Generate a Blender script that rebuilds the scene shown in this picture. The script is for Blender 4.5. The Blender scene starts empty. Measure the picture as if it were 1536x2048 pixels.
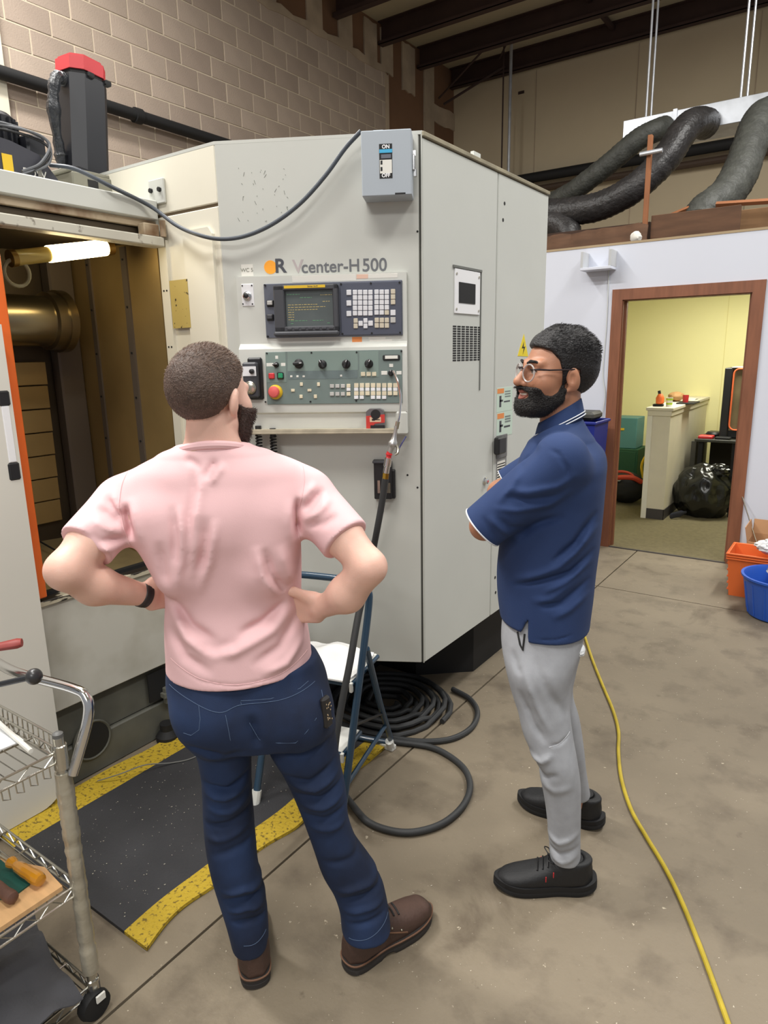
import bpy, bmesh, math, random
import numpy as np
from mathutils import Matrix, Vector, Euler
R = math.radians
random.seed(4)
sc = bpy.context.scene
COL = sc.collection

# ------------------------------------------------------------------ camera
YAW, PITCH, ROLL, FPX, EYE = R(35.128), R(13.0536), R(1.0577), 1355.9, 1.633
fw = Vector((-math.sin(YAW)*math.cos(PITCH), math.cos(YAW)*math.cos(PITCH), -math.sin(PITCH)))
rt0 = Vector((math.cos(YAW), math.sin(YAW), 0)); up0 = rt0.cross(fw)
rt = rt0*math.cos(ROLL) - up0*math.sin(ROLL); up = up0*math.cos(ROLL) + rt0*math.sin(ROLL)
cd = bpy.data.cameras.new('camera'); cam = bpy.data.objects.new('camera', cd); COL.objects.link(cam)
cd.sensor_fit = 'VERTICAL'; cd.sensor_height = 36.0; cd.lens = FPX/2048*36.0
cd.clip_start = 0.05; cd.clip_end = 100
cam.matrix_world = Matrix(((rt.x, up.x, -fw.x, 0), (rt.y, up.y, -fw.y, 0), (rt.z, up.z, -fw.z, EYE), (0, 0, 0, 1)))
sc.camera = cam
EYEP = Vector((0, 0, EYE))

# ------------------------------------------------------------------ world, light, exposure
sc.view_settings.view_transform = 'Standard'; sc.view_settings.look = 'None'
sc.view_settings.gamma = 1.0; sc.view_settings.use_curve_mapping = False
sc.view_settings.exposure = 0.0
w = bpy.data.worlds.new('hall_air'); sc.world = w; w.use_nodes = True
w.node_tree.nodes['Background'].inputs[0].default_value = (0.93, 0.95, 1.0, 1)
w.node_tree.nodes['Background'].inputs[1].default_value = 0.34
def area(name, loc, size, power, color, rot=(0, 0, 0)):
    l = bpy.data.lights.new(name, 'AREA'); l.shape = 'RECTANGLE'; l.size, l.size_y = size
    l.energy = power; l.color = color
    o = bpy.data.objects.new(name, l); o.location = loc; o.rotation_euler = rot; COL.objects.link(o); return o
LW = (1.0, 0.985, 0.95)
area('hall_tube_and_fill', (-0.9, -0.3, 5.4), (2.4, 0.35), 128, LW)
area('hall_tube_and_fill', (1.4, 2.2, 5.4), (0.35, 2.4), 120, LW)
area('hall_tube_and_fill', (-4.0, 0.7, 5.75), (2.4, 0.35), 270, LW)
area('hall_tube_and_fill', (-4.7, 2.5, 6.05), (0.35, 2.4), 160, LW)  # unseen fill lamp, added to brighten the block wall
area('hall_tube_and_fill', (0.6, 5.6, 5.75), (0.35, 2.4), 215, LW)  # added lamp out of view that lifts the dim far wall
area('hall_tube_and_fill', (0.6, -3.4, 4.6), (2.4, 0.35), 190, LW)
area('office_ceiling_light', (-1.0, 7.3, 2.38), (1.1, 0.5), 52, (1.0, 0.98, 0.84))

# ------------------------------------------------------------------ image pixel helpers (pixels cast back onto assumed planes)
def ray(px, py): return fw + rt*((px-768)/FPX) - up*((py-1024)/FPX)
def fl(px, py, z=0.0):
    d = ray(px, py); return EYEP + d*((z-EYE)/d.z)
def axp(px, py, i, c):
    d = ray(px, py); return EYEP + d*((c-EYEP[i])/d[i])
def pln(px, py, p, n):
    d = ray(px, py); return EYEP + d*((Vector(p)-EYEP).dot(n)/d.dot(n))

# ------------------------------------------------------------------ materials
def s2l(c):
    return tuple((v/12.92 if v <= .04045 else ((v+.055)/1.055)**2.4) for v in c)
def C8(r, g, b): return s2l((r/255, g/255, b/255))
MATS = {}
def mat(name, col, rough=0.6, metal=0.0, var=0.0, vscale=8.0, bump=0.0, bscale=60.0, spec=0.5, emit=None, estr=0.0,
        trans=0.0, coat=0.0, col2=None, thr=None, detail=4.0, stretch=None, alpha=None, sheen=0.0, sss=0.0):
    if name in MATS: return MATS[name]
    m = bpy.data.materials.new(name); m.use_nodes = True; nt = m.node_tree; b = nt.nodes['Principled BSDF']
    b.inputs['Base Color'].default_value = (*col, 1); b.inputs['Roughness'].default_value = rough
    b.inputs['Metallic'].default_value = metal; b.inputs['Specular IOR Level'].default_value = spec
    if trans: b.inputs['Transmission Weight'].default_value = trans
    if coat: b.inputs['Coat Weight'].default_value = coat
    if sheen: b.inputs['Sheen Weight'].default_value = sheen
    if sss:
        b.inputs['Subsurface Weight'].default_value = sss; b.inputs['Subsurface Radius'].default_value = (.012, .005, .003); b.inputs['Subsurface Scale'].default_value = 1.0
    if emit is not None:
        b.inputs['Emission Color'].default_value = (*emit, 1); b.inputs['Emission Strength'].default_value = estr
    if alpha is not None: b.inputs['Alpha'].default_value = alpha
    def coords(scale):
        tc = nt.nodes.new('ShaderNodeTexCoord'); mp = nt.nodes.new('ShaderNodeMapping')
        if stretch: mp.inputs['Scale'].default_value = stretch
        nt.links.new(tc.outputs['Object'], mp.inputs[0])
        n = nt.nodes.new('ShaderNodeTexNoise'); n.inputs['Scale'].default_value = scale; n.inputs['Detail'].default_value = detail
        nt.links.new(mp.outputs[0], n.inputs['Vector']); return n
    if var or col2 is not None:
        n = coords(vscale); r = nt.nodes.new('ShaderNodeValToRGB')
        c2 = col2 if col2 is not None else tuple(max(0, v*(1-var)) for v in col)
        c1 = col if col2 is not None else tuple(min(1, v*(1+var)) for v in col)
        lo, hi = thr if thr else (.35, .65)
        r.color_ramp.elements[0].position = lo; r.color_ramp.elements[0].color = (*c2, 1)
        r.color_ramp.elements[1].position = hi; r.color_ramp.elements[1].color = (*c1, 1)
        nt.links.new(n.outputs[0], r.inputs[0]); nt.links.new(r.outputs[0], b.inputs['Base Color'])
    if bump:
        n2 = coords(bscale); bp = nt.nodes.new('ShaderNodeBump'); bp.inputs['Strength'].default_value = bump; bp.inputs['Distance'].default_value = .01
        nt.links.new(n2.outputs[0], bp.inputs['Height']); nt.links.new(bp.outputs[0], b.inputs['Normal'])
    MATS[name] = m; return m

# ------------------------------------------------------------------ mesh builder
WM = {}
def wmat(o):
    return WM.get(o.name, Matrix())
class MB:
    def __init__(s): s.v = []; s.f = []; s.mi = []
    def add(s, vs, fs, mi=0, M=None):
        n = len(s.v)
        for p in vs:
            p = Vector(p); s.v.append(M @ p if M else p)
        for f in fs: s.f.append(tuple(i+n for i in f)); s.mi.append(mi)
        return s
    def box(s, c, sz, bev=0.0, M=None, mi=0, seg=1):
        x, y, z = sz[0]/2, sz[1]/2, sz[2]/2; c = Vector(c)
        if bev <= 0:
            vs = [c+Vector((i*x, j*y, k*z)) for k in (-1, 1) for j in (-1, 1) for i in (-1, 1)]
            return s.add(vs, [(0, 2, 3, 1), (4, 5, 7, 6), (0, 1, 5, 4), (2, 6, 7, 3), (0, 4, 6, 2), (1, 3, 7, 5)], mi, M)
        bm = bmesh.new(); bmesh.ops.create_cube(bm, size=1.0)
        for v in bm.verts: v.co = Vector((v.co.x*sz[0], v.co.y*sz[1], v.co.z*sz[2]))
        bmesh.ops.bevel(bm, geom=list(bm.edges), offset=min(bev, .49*min(sz)), segments=seg, affect='EDGES', profile=.5)
        bm.verts.index_update()
        s.add([v.co+c for v in bm.verts], [[v.index for v in f.verts] for f in bm.faces], mi, M); bm.free(); return s
    def b2(s, lo, hi, bev=0.0, mi=0, M=None):
        lo = Vector(lo); hi = Vector(hi)
        a = Vector((min(lo.x, hi.x), min(lo.y, hi.y), min(lo.z, hi.z))); b = Vector((max(lo.x, hi.x), max(lo.y, hi.y), max(lo.z, hi.z)))
        return s.box((a+b)/2, b-a, bev, M, mi)
    def tube(s, pts, r, n=10, closed=False, mi=0, M=None, cap=True, flat=1.0, upv=None):
        pts = [Vector(p) for p in pts]; m = len(pts)
        rs = r if isinstance(r, (list, tuple)) else [r]*m
        prev = None; rings = []
        for i in range(m):
            a = pts[(i-1) % m] if (closed or i) else pts[0]; b = pts[(i+1) % m] if (closed or i < m-1) else pts[-1]
            t = (b-a); t = t.normalized() if t.length > 1e-9 else Vector((0, 0, 1))
            if prev is None:
                u = upv if upv is not None else (Vector((0, 0, 1)) if abs(t.z) < .9 else Vector((1, 0, 0)))
                prev = (Vector(u) - t*Vector(u).dot(t)).normalized()
            else:
                prev = prev - t*prev.dot(t); prev = prev.normalized() if prev.length > 1e-6 else t.orthogonal().normalized()
            q = t.cross(prev)
            rings.append([pts[i]+(prev*math.cos(2*math.pi*k/n)*flat+q*math.sin(2*math.pi*k/n))*rs[i] for k in range(n)])
        vs = [p for rr in rings for p in rr]; fs = []
        for i in range(m if closed else m-1):
            j = (i+1) % m
            for k in range(n): fs.append((i*n+k, i*n+(k+1) % n, j*n+(k+1) % n, j*n+k))
        if cap and not closed:
            fs.append(tuple(range(n-1, -1, -1))); fs.append(tuple((m-1)*n+k for k in range(n)))
        return s.add(vs, fs, mi, M)
    def cyl(s, a, b, r, r2=None, n=16, mi=0, M=None):
        return s.tube([a, b], [r, r if r2 is None else r2], n, mi=mi, M=M)
    def lathe(s, prof, n=20, M=None, mi=0, cap=True):
        vs = []; fs = []; m = len(prof)
        for (r, z) in prof:
            for k in range(n): vs.append((r*math.cos(2*math.pi*k/n), r*math.sin(2*math.pi*k/n), z))
        for i in range(m-1):
            for k in range(n): fs.append((i*n+k, i*n+(k+1) % n, (i+1)*n+(k+1) % n, (i+1)*n+k))
        if cap: fs.append(tuple(range(n-1, -1, -1))); fs.append(tuple((m-1)*n+k for k in range(n)))
        return s.add(vs, fs, mi, M)
    def prism(s, poly, h, M=None, mi=0, z0=0.0):
        n = len(poly); vs = [(x, y, z0) for x, y in poly]+[(x, y, z0+h) for x, y in poly]
        fs = [tuple(range(n-1, -1, -1)), tuple(range(n, 2*n))]+[(i, (i+1) % n, n+(i+1) % n, n+i) for i in range(n)]
        return s.add(vs, fs, mi, M)
    def ell(s, c, r, n=16, m=10, M=None, mi=0):
        c = Vector(c); r = r if isinstance(r, (list, tuple)) else (r, r, r)
        vs = [c+Vector((0, 0, -r[2]))]; fs = []
        for i in range(1, m):
            t = math.pi*i/m
            for k in range(n):
                p = 2*math.pi*k/n; vs.append(c+Vector((r[0]*math.sin(t)*math.cos(p), r[1]*math.sin(t)*math.sin(p), -r[2]*math.cos(t))))
        vs.append(c+Vector((0, 0, r[2]))); L = len(vs)-1
        for k in range(n):
            fs.append((0, 1+(k+1) % n, 1+k)); fs.append((L, 1+(m-2)*n+k, 1+(m-2)*n+(k+1) % n))
            for i in range(m-2): fs.append((1+i*n+k, 1+i*n+(k+1) % n, 1+(i+1)*n+(k+1) % n, 1+(i+1)*n+k))
        return s.add(vs, fs, mi, M)
    def grid(s, P, mi=0, M=None, thick=0.0, tdir=None):
        """P[i][j] of points -> sheet, optionally with a real thickness"""
        a = len(P); b = len(P[0]); vs = [Vector(p) for r in P for p in r]
        fs = [(i*b+j, (i+1)*b+j, (i+1)*b+j+1, i*b+j+1) for i in range(a-1) for j in range(b-1)]
        if thick:
            d = Vector(tdir or (0, 0, -1))*thick; N = len(vs); vs += [v+d for v in vs]
            fs += [tuple(k+N for k in reversed(f)) for f in fs]
            edge = [i*b for i in range(a)]+[(a-1)*b+j for j in range(1, b)]+[i*b+b-1 for i in range(a-2, -1, -1)]+[j for j in range(b-2, 0, -1)]
            for k in range(len(edge)):
                p, q = edge[k], edge[(k+1) % len(edge)]; fs.append((q, p, p+N, q+N))
        return s.add(vs, fs, mi, M)
    def build(s, name, m, parent=None, local=False, smooth=35, loc=None):
        """link as ONE mesh object; vertices are given in world space unless local"""
        me = bpy.data.meshes.new(name)
        if parent is not None:
            I = Matrix() if local else wmat(parent).inverted(); W = wmat(parent)
        else:
            if loc is None and not local:
                xs = [v.x for v in s.v]; ys = [v.y for v in s.v]; zs = [v.z for v in s.v]
                loc = Vector(((min(xs)+max(xs))/2, (min(ys)+max(ys))/2, min(zs)))
            W = Matrix.Translation(loc or (0, 0, 0)); I = Matrix() if local else W.inverted()
        me.from_pydata([I @ v for v in s.v], [], s.f)
        ms = m if isinstance(m, (list, tuple)) else [m]
        for x in ms: me.materials.append(x)
        me.polygons.foreach_set('material_index', s.mi)
        if smooth is not None:
            me.polygons.foreach_set('use_smooth', [True]*len(s.f)); me.update(); me.set_sharp_from_angle(angle=R(smooth))
        bm = bmesh.new(); bm.from_mesh(me); bmesh.ops.recalc_face_normals(bm, faces=bm.faces); bm.to_mesh(me); bm.free()
        me.update()
        o = bpy.data.objects.new(name, me); COL.objects.link(o)
        if parent is not None: o.parent = parent
        else: o.matrix_world = W
        WM[o.name] = W
        return o
def tag(o, label=None, cat=None, group=None, kind=None):
    if label: o['label'] = label
    if cat: o['category'] = cat
    if group: o['group'] = group
    if kind: o['kind'] = kind
    return o
def thing(name, label, cat, loc=(0, 0, 0), rz=0.0, group=None, M=None):
    o = bpy.data.objects.new(name, None); o.empty_display_size = .1; COL.objects.link(o)
    W = M if M is not None else Matrix.Translation(loc) @ Matrix.Rotation(rz, 4, 'Z')
    o.matrix_world = W; WM[o.name] = W
    return tag(o, label, cat, group)
def struct(name, mb, m, parent=None, **k):
    o = mb.build(name, m, parent, **k)
    if parent is None: o['kind'] = 'structure'
    return o
def dup_tree(o, parent=None, W=None):
    c = o.copy(); COL.objects.link(c)
    if parent is not None: c.parent = parent
    for ch in [x for x in bpy.data.objects if x.parent == o]: dup_tree(ch, c)
    return c
def frame(o, x, y, z):
    """matrix from an origin and three axes"""
    x = Vector(x).normalized(); y = Vector(y).normalized(); z = Vector(z).normalized(); o = Vector(o)
    return Matrix(((x.x, y.x, z.x, o.x), (x.y, y.y, z.y, o.y), (x.z, y.z, z.z, o.z), (0, 0, 0, 1)))
def spline(pts, n=8, closed=False):
    """Catmull-Rom through the points"""
    P = [Vector(p) for p in pts]; out = []; m = len(P)
    for i in range(m if closed else m-1):
        a = P[(i-1) % m] if (closed or i) else P[0]*2-P[1]; b = P[i]; c = P[(i+1) % m]
        d = P[(i+2) % m] if (closed or i+2 < m) else P[-1]*2-P[-2]
        for k in range(n):
            t = k/n; out.append(.5*((2*b)+(c-a)*t+(2*a-5*b+4*c-d)*t*t+(3*b-a-3*c+d)*t**3))
    if not closed: out.append(P[-1])
    return out
def text(name, body, size, m, M, parent, ext=0.0006, align='CENTER', sx=1.0, bold=0.0):
    cu = bpy.data.curves.new(name, 'FONT'); cu.body = body; cu.size = size; cu.extrude = ext; cu.align_x = align; cu.align_y = 'CENTER'; cu.offset = bold
    t = bpy.data.objects.new(name, cu); COL.objects.link(t)
    dg = bpy.context.evaluated_depsgraph_get(); me = bpy.data.meshes.new_from_object(t.evaluated_get(dg))
    bpy.data.objects.remove(t); bpy.data.curves.remove(cu)
    me.materials.clear(); me.materials.append(m); me.name = name
    o = bpy.data.objects.new(name, me); COL.objects.link(o)
    W = M @ Matrix.Diagonal((sx, 1, 1, 1))
    if parent is not None:
        me.transform(wmat(parent).inverted() @ W); o.parent = parent; WM[o.name] = wmat(parent)
    else: o.matrix_world = W
    return o
# ================================================================== SETTING
def ramp_mix(nt, fac_out, a, b, blend='MIX'):
    m = nt.nodes.new('ShaderNodeMix'); m.data_type = 'RGBA'; m.blend_type = blend
    nt.links.new(fac_out, m.inputs[0])
    for s, v in ((6, a), (7, b)):
        if isinstance(v, tuple): m.inputs[s].default_value = (*v, 1)
        else: nt.links.new(v, m.inputs[s])
    return m.outputs[2]
def noise(nt, scale, lo, hi, detail=5, stretch=None, rough=.6, dist=0.0):
    tc = nt.nodes.new('ShaderNodeTexCoord'); mp = nt.nodes.new('ShaderNodeMapping')
    if stretch: mp.inputs['Scale'].default_value = stretch
    n = nt.nodes.new('ShaderNodeTexNoise'); n.inputs['Scale'].default_value = scale; n.inputs['Detail'].default_value = detail
    n.inputs['Roughness'].default_value = rough; n.inputs['Distortion'].default_value = dist
    r = nt.nodes.new('ShaderNodeMapRange'); r.inputs[1].default_value = lo; r.inputs[2].default_value = hi
    nt.links.new(tc.outputs['Object'], mp.inputs[0]); nt.links.new(mp.outputs[0], n.inputs['Vector']); nt.links.new(n.outputs[0], r.inputs[0])
    return r.outputs[0]
def concrete_floor():
    m = bpy.data.materials.new('concrete'); m.use_nodes = True; nt = m.node_tree; b = nt.nodes['Principled BSDF']
    c = ramp_mix(nt, noise(nt, .9, .3, .7, 6), C8(115, 104, 87), C8(134, 122, 103))
    c = ramp_mix(nt, noise(nt, 5, .5, .72, 8), c, C8(101, 90, 75))
    c = ramp_mix(nt, noise(nt, 2.2, .60, .72, 6, dist=.6), c, C8(92, 80, 65))
    c = ramp_mix(nt, noise(nt, 13, .66, .74, 6), c, C8(104, 92, 77))
    c = ramp_mix(nt, noise(nt, 36, .70, .75, 3), c, C8(186, 174, 152))
    c = ramp_mix(nt, noise(nt, 90, .72, .76, 2), c, C8(200, 190, 172))
    nt.links.new(c, b.inputs['Base Color']); b.inputs['Roughness'].default_value = .62
    bp = nt.nodes.new('ShaderNodeBump'); bp.inputs['Strength'].default_value = .15; bp.inputs['Distance'].default_value = .01
    nt.links.new(noise(nt, 60, .2, .8, 6), bp.inputs['Height']); nt.links.new(bp.outputs[0], b.inputs['Normal'])
    return m
M_floor = concrete_floor()
M_gap = mat('joint_dirt', C8(38, 32, 27), .95, var=.5, vscale=60, bump=.5, bscale=120)
M_carpet = mat('office_carpet', C8(112, 103, 76), .95, var=.10, vscale=30, bump=.4, bscale=300)
M_block = mat('grey_block', C8(172, 155, 140), .9, var=.07, vscale=1.6, bump=.25, bscale=70)
M_block2 = mat('grey_block_pale', C8(178, 161, 146), .9, var=.07, vscale=1.9, bump=.25, bscale=70)
M_block3 = mat('grey_block_warm', C8(166, 149, 135), .9, var=.08, vscale=1.3, bump=.25, bscale=70)
M_mortar = mat('mortar', C8(208, 194, 171), .95, var=.06, vscale=5)
M_cream = mat('cream_paint', C8(222, 214, 194), .7, var=.05, vscale=2)
M_farwall = mat('far_wall_paint', C8(204, 189, 160), .9, var=.05, vscale=.8)
M_brownboard = mat('brown_board', C8(122, 90, 66), .9, var=.10, vscale=1.5)
M_mud = mat('joint_compound', C8(176, 158, 136), .9, var=.16, vscale=2.5)
M_deck = mat('roof_deck', C8(182, 170, 142), .9, var=.08, vscale=.7)
M_beam = mat('dark_red_steel', C8(62, 44, 40), .7, var=.15, vscale=2)
M_white = mat('white_wall', C8(213, 217, 229), .55, var=.012, vscale=1.2)
M_trim = mat('brown_trim', C8(132, 84, 60), .5, var=.14, vscale=6, stretch=(4, 4, .5), bump=.05)
M_yellow = mat('yellow_wall', C8(236, 229, 172), .75, var=.02, vscale=1)
M_dkplastic = mat('cove_base', C8(66, 62, 62), .5)
M_ply = mat('weathered_wood', C8(96, 68, 48), .8, var=.2, vscale=3, stretch=(1, 6, 6))
M_ply_dk = mat('dark_weathered_wood', C8(62, 43, 32), .85, var=.25, vscale=3, stretch=(1, 6, 6))
M_orangewood = mat('orange_wood', C8(150, 96, 60), .7, var=.12, vscale=4)

# floor: slabs with real saw-cut joints
fe = bpy.data.objects.new('floor', None); COL.objects.link(fe); fe['kind'] = 'structure'; WM['floor'] = Matrix()
JX = -1.402; g = .0045
def slab(x0, x1, y0, y1): struct('slab', MB().b2((x0, y0, -.12), (x1, y1, 0)), M_floor, fe)
slab(JX+g, 5.5, -4, 4.62-g); slab(JX+g, 5.5, 4.62+g, 5.685)
slab(-8, JX-g, -4, 4.62-g); slab(-8, JX-g, 4.62+g, 5.685); slab(-8, -3.2, 5.685, 11.3)
struct('joint_filler', MB().b2((-8, -4, -.13), (5.5, 5.685, -.011)), M_gap, fe)
fo = struct('floor_office', MB().b2((-3.2, 5.66, -.12), (3, 9.3, .004)), M_carpet)
struct('trim_1', MB().b2((-1.64, 5.655, 0), (-.735, 5.675, .007)), M_dkplastic)

# block wall on the left, every block a piece
BX = -6.2; CH, CW = .2032, .4064; zp, yp = 4.400, 4.496
wl = struct('wall_left', MB().b2((BX-.25, -4, 0), (BX-.003, 9.04, 5.63)), M_mortar)
blk = MB().box((0, 0, 0), (.03, CW-.012, CH-.012), .003)
protos = []
def put_block(y, z, cut=None):
    k = random.choice((M_block, M_block, M_block2, M_block3))
    if cut is None:
        for o0, kk in protos:
            if kk is k: o = o0.copy(); COL.objects.link(o); o.name = 'concrete_block'; break
        else:
            o = blk.build('concrete_block', k, wl, local=True); protos.append((o, k))
    else:
        o = MB().box((0, 0, 0), (.03, cut-.012, CH-.012), .003).build('concrete_block', k, wl, local=True)
    L = Vector((BX-.015+random.uniform(0, .003), y, z)); o.parent = wl; o.location = wmat(wl).inverted() @ L
nb = 0
stuffb = MB()
for r in range(-30, 7):
    zc = zp - CH/2 + r*CH
    if zc+CH/2 > 5.68 or zc < .1: continue
    off = 0 if r % 2 == 0 else CW/2
    for c in range(-20, 12):
        y0 = yp + c*CW + off; yc = y0+CW/2
        if yc < -3.5 or y0 > 9.03: continue
        seen = zc > 3.1 and yc > 2.2 and (zc > 3.45 or yc < 5) and zc < 5.0+(yc-2.9)*.5
        if y0+CW > 9.04:
            if seen: put_block((y0+9.04)/2, zc, 9.04-y0)
            continue
        if seen: put_block(yc, zc); nb += 1
        else: stuffb.box((BX-.015, yc, zc), (.03, CW-.012, CH-.012), mi=0)
o = stuffb.build('concrete_block', M_block, wl); o['kind'] = 'stuff'
struct('trim_2', MB().b2((BX, 3.27, 0), (BX+.05, 3.40, 5.6), .004), M_cream)
# bare brown wallboard beside and above the blocks, with taped joints
wb2 = struct('wall_left_upper', MB().b2((BX-.25, -4, 5.63), (BX-.02, 9.04, 6.2)).b2((BX-.25, 9.04, 0), (BX-.02, 11.2, 6.2)), M_brownboard)
jm = MB()
def mud(y0, y1, z0, z1, n=10):
    rr = random.Random(int(y0*100+z0*10))
    top = [(y0+(y1-y0)*i/n) for i in range(n+1)]
    lo = [[(BX+.004, y, z0+rr.uniform(-.03, .03)*(0 < i < n)) for i, y in enumerate(top)], [(BX+.004, y, z1+rr.uniform(-.03, .03)*(0 < i < n)) for i, y in enumerate(top)]]
    jm.grid(lo, thick=.022, tdir=(-1, 0, 0))
mud(9.04, 9.13, 0, 5.6, 3)
mud(10.12, 10.42, 0, 6.15, 4); mud(10.42, 11.1, 5.30, 5.55, 4)
for y in (6.5, 7.35, 7.98, 8.55, 8.95): mud(y, y+.30, 5.60, 6.15, 3)
jx = jm; jm = MB(); mud(6.0, 9.04, 5.60, 5.68, 14); jx.add([v+Vector((.006, 0, 0)) for v in jm.v], jm.f); jm = jx; mud(9.5, 9.85, 5.5, 6.15, 4)
o = jm.build('joint_compound', M_mud, wb2)
# far wall, roof deck, roof beams
wb = struct('wall_back', MB().b2((-6.4, 11.1, 0), (5.5, 11.3, 6.3)), M_farwall)
for x in (-4.75, -3.2, -1.65): MB().b2((x-.006, 11.094, 0), (x+.006, 11.1, 5.9)).build('panel_seam', M_mud, wb)
MB().b2((-5.05, 11.09, 5.62), (-4.95, 11.1, 5.66)).build('patch', M_beam, wb)
ce = struct('ceiling', MB().b2((-6.4, -4, 6.2), (5.5, 11.3, 6.3)), M_deck)
for y in (11.0, 10.0, 8.97, 7.95, 6.93, 5.9, 4.9): # roof beams: C purlins along X
    m_ = MB(); z0 = 5.9
    m_.b2((-6.2, y-.012, z0), (5.5, y+.012, 6.2)); m_.b2((-6.2, y-.09, z0), (5.5, y+.012, z0+.012)); m_.b2((-6.2, y-.09, 6.185), (5.5, y+.012, 6.198))
    m_.b2((-6.2, y-.09, z0), (5.5, y-.078, z0+.05))
    o = m_.build('roof_beam', M_beam, ce)
for x in (-3.55, -1.2, 1.3):
    MB().b2((x-.025, 4.9, 6.10), (x+.025, 11.0, 6.16)).build('cross_brace', M_beam, ce)
MB().tube([(-6.1, 10.55, 5.55), (-5.2, 10.9, 6.0)], .02, 6).tube([(-6.1, 10.4, 5.6), (-5.0, 10.0, 6.0)], .015, 6).tube([(-5.15, 10.6, 6.0), (-4.6, 10.0, 6.15)], .012, 6).build('knee_brace', M_beam, ce)
# distant walls behind the viewer are left open to the rest of the hall

# white partition with the office doorway
PY = 5.665
wo = MB(); X0, X1, ZD, ZT = -1.655, -.722, 2.032, 2.44
wo.b2((-3.1, PY, 0), (X0, PY+.115, ZT)).b2((X1, PY, 0), (3.0, PY+.115, ZT)).b2((X0, PY, ZD), (X1, PY+.115, ZT))
wof = struct('wall_office', wo, M_white)
MB().b2((-3.1, PY-.004, ZT-.005), (3.0, PY+.12, ZT+.012)).build('top_plate', mat('raw_edge', C8(170, 150, 120), .9), wof)
for x in (-1.775, -.35): MB().b2((x-.002, PY-.0015, 2.1), (x+.002, PY, ZT-.01)).build('board_seam', mat('seam_line', C8(200, 202, 212), .6), wof)
dr = bpy.data.objects.new('door_1', None); COL.objects.link(dr); dr['kind'] = 'structure'; WM['door_1'] = Matrix()
cw = .082
def casing(poly): return MB().prism(poly, .016, frame((0, PY-.016, 0), (1, 0, 0), (0, 0, 1), (0, -1, 0)) @ Matrix.Translation((0, 0, -.016)))
struct('casing', casing([(X0+.012, 0), (X0+.012-cw, 0), (X0+.012-cw, ZD-.012+cw), (X0+.012, ZD-.012)]), M_trim, dr)
struct('casing', casing([(X1-.012, 0), (X1-.012, ZD-.012), (X1-.012+cw, ZD-.012+cw), (X1-.012+cw, 0)]), M_trim, dr)
struct('casing', casing([(X0+.012, ZD-.012), (X0+.012-cw, ZD-.012+cw), (X1-.012+cw, ZD-.012+cw), (X1-.012, ZD-.012)]), M_trim, dr)
struct('jamb', MB().b2((X0, PY-.002, 0), (X0+.018, PY+.117, ZD)).b2((X0+.018, PY+.045, 0), (X0+.032, PY+.08, ZD-.018)), M_trim, dr)
struct('jamb', MB().b2((X1-.018, PY-.002, 0), (X1, PY+.117, ZD)).b2((X1-.032, PY+.045, 0), (X1-.018, PY+.08, ZD-.018)), M_trim, dr)
struct('jamb', MB().b2((X0, PY-.002, ZD-.018), (X1, PY+.117, ZD)), M_trim, dr)

# the office behind: yellow walls, low ceiling, half wall
YB = 8.66
struct('wall_office_back', MB().b2((-3.1, YB, 0), (3, YB+.1, 2.44)), M_yellow)
struct('wall_office_left', MB().b2((-3.1, PY+.115, 0), (-3.0, YB, 2.44)), M_yellow)
struct('wall_office_right', MB().b2((1.2, PY+.115, 0), (1.3, YB, 2.44)), M_yellow)
struct('ceiling_office', MB().b2((-3.1, PY+.12, 2.42), (3.0, YB+.1, 2.45)), mat('office_ceiling', C8(225, 222, 205), .9))
struct('trim_3', MB().b2((-1.352, YB-.004, 0), (-1.346, YB, 2.42)), mat('yellow_seam', C8(222, 212, 150), .8))
HX0, HX1, HY = -1.69, -1.475, 6.86
zc_ = axp(1316, 815, 1, HY).z
M_hw = mat('half_wall_paint', C8(216, 208, 186), .7, var=.02)
hw = struct('wall_half', MB().b2((HX0+.035, HY, 0), (HX1-.005, YB, zc_-.075)), M_hw)
MB().b2((HX0-.015, HY-.02, zc_-.03), (HX1+.02, YB, zc_), .004).build('cap', M_hw, hw)
MB().b2((HX0, HY-.012, zc_-.08), (HX1+.006, YB, zc_-.03), .003).build('cap_moulding', M_hw, hw)
MB().b2((HX0, HY-.014, 0), (HX0+.05, HY+.05, zc_-.08), .003).build('corner_board', mat('white_trim_board', C8(226, 222, 208), .6), hw)
MB().b2((HX0+.05, HY-.006, .004), (HX1, HY, .105)).b2((HX1-.005, HY-.006, .004), (HX1+.002, YB, .105)).build('baseboard', M_dkplastic, hw)
# ================================================================== THE MACHINE
M_mach = mat('machine_paint', C8(199, 200, 193), .5, var=.03, vscale=2.0)
M_side = mat('machine_paint_side', C8(199, 201, 195), .5, var=.025, vscale=2.0)
M_creampaint = mat('machine_cream_paint', C8(226, 221, 204), .5, var=.03, vscale=2.5)
M_rail = mat('worn_grey_rail', C8(196, 192, 178), .5, col2=C8(84, 70, 55), thr=(.30, .40), vscale=24, detail=6)
M_stain = mat('stained_beige', C8(176, 158, 132), .6, col2=C8(116, 86, 58), thr=(.35, .55), vscale=7, detail=6)
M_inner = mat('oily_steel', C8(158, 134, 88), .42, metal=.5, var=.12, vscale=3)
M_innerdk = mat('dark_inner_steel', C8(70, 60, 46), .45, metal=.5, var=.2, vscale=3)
M_strip = mat('grey_strip', C8(104, 94, 84), .5, metal=.3)
M_steel = mat('bright_steel', C8(190, 185, 170), .25, metal=1.0)
M_orange = mat('orange_paint', C8(226, 104, 34), .45, var=.06, vscale=5)
M_base = mat('grey_green_casting', C8(92, 92, 84), .6, var=.18, vscale=6)
M_black = mat('black_plastic', C8(30, 30, 32), .45)
M_blackm = mat('matte_black', C8(24, 24, 25), .7)
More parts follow.
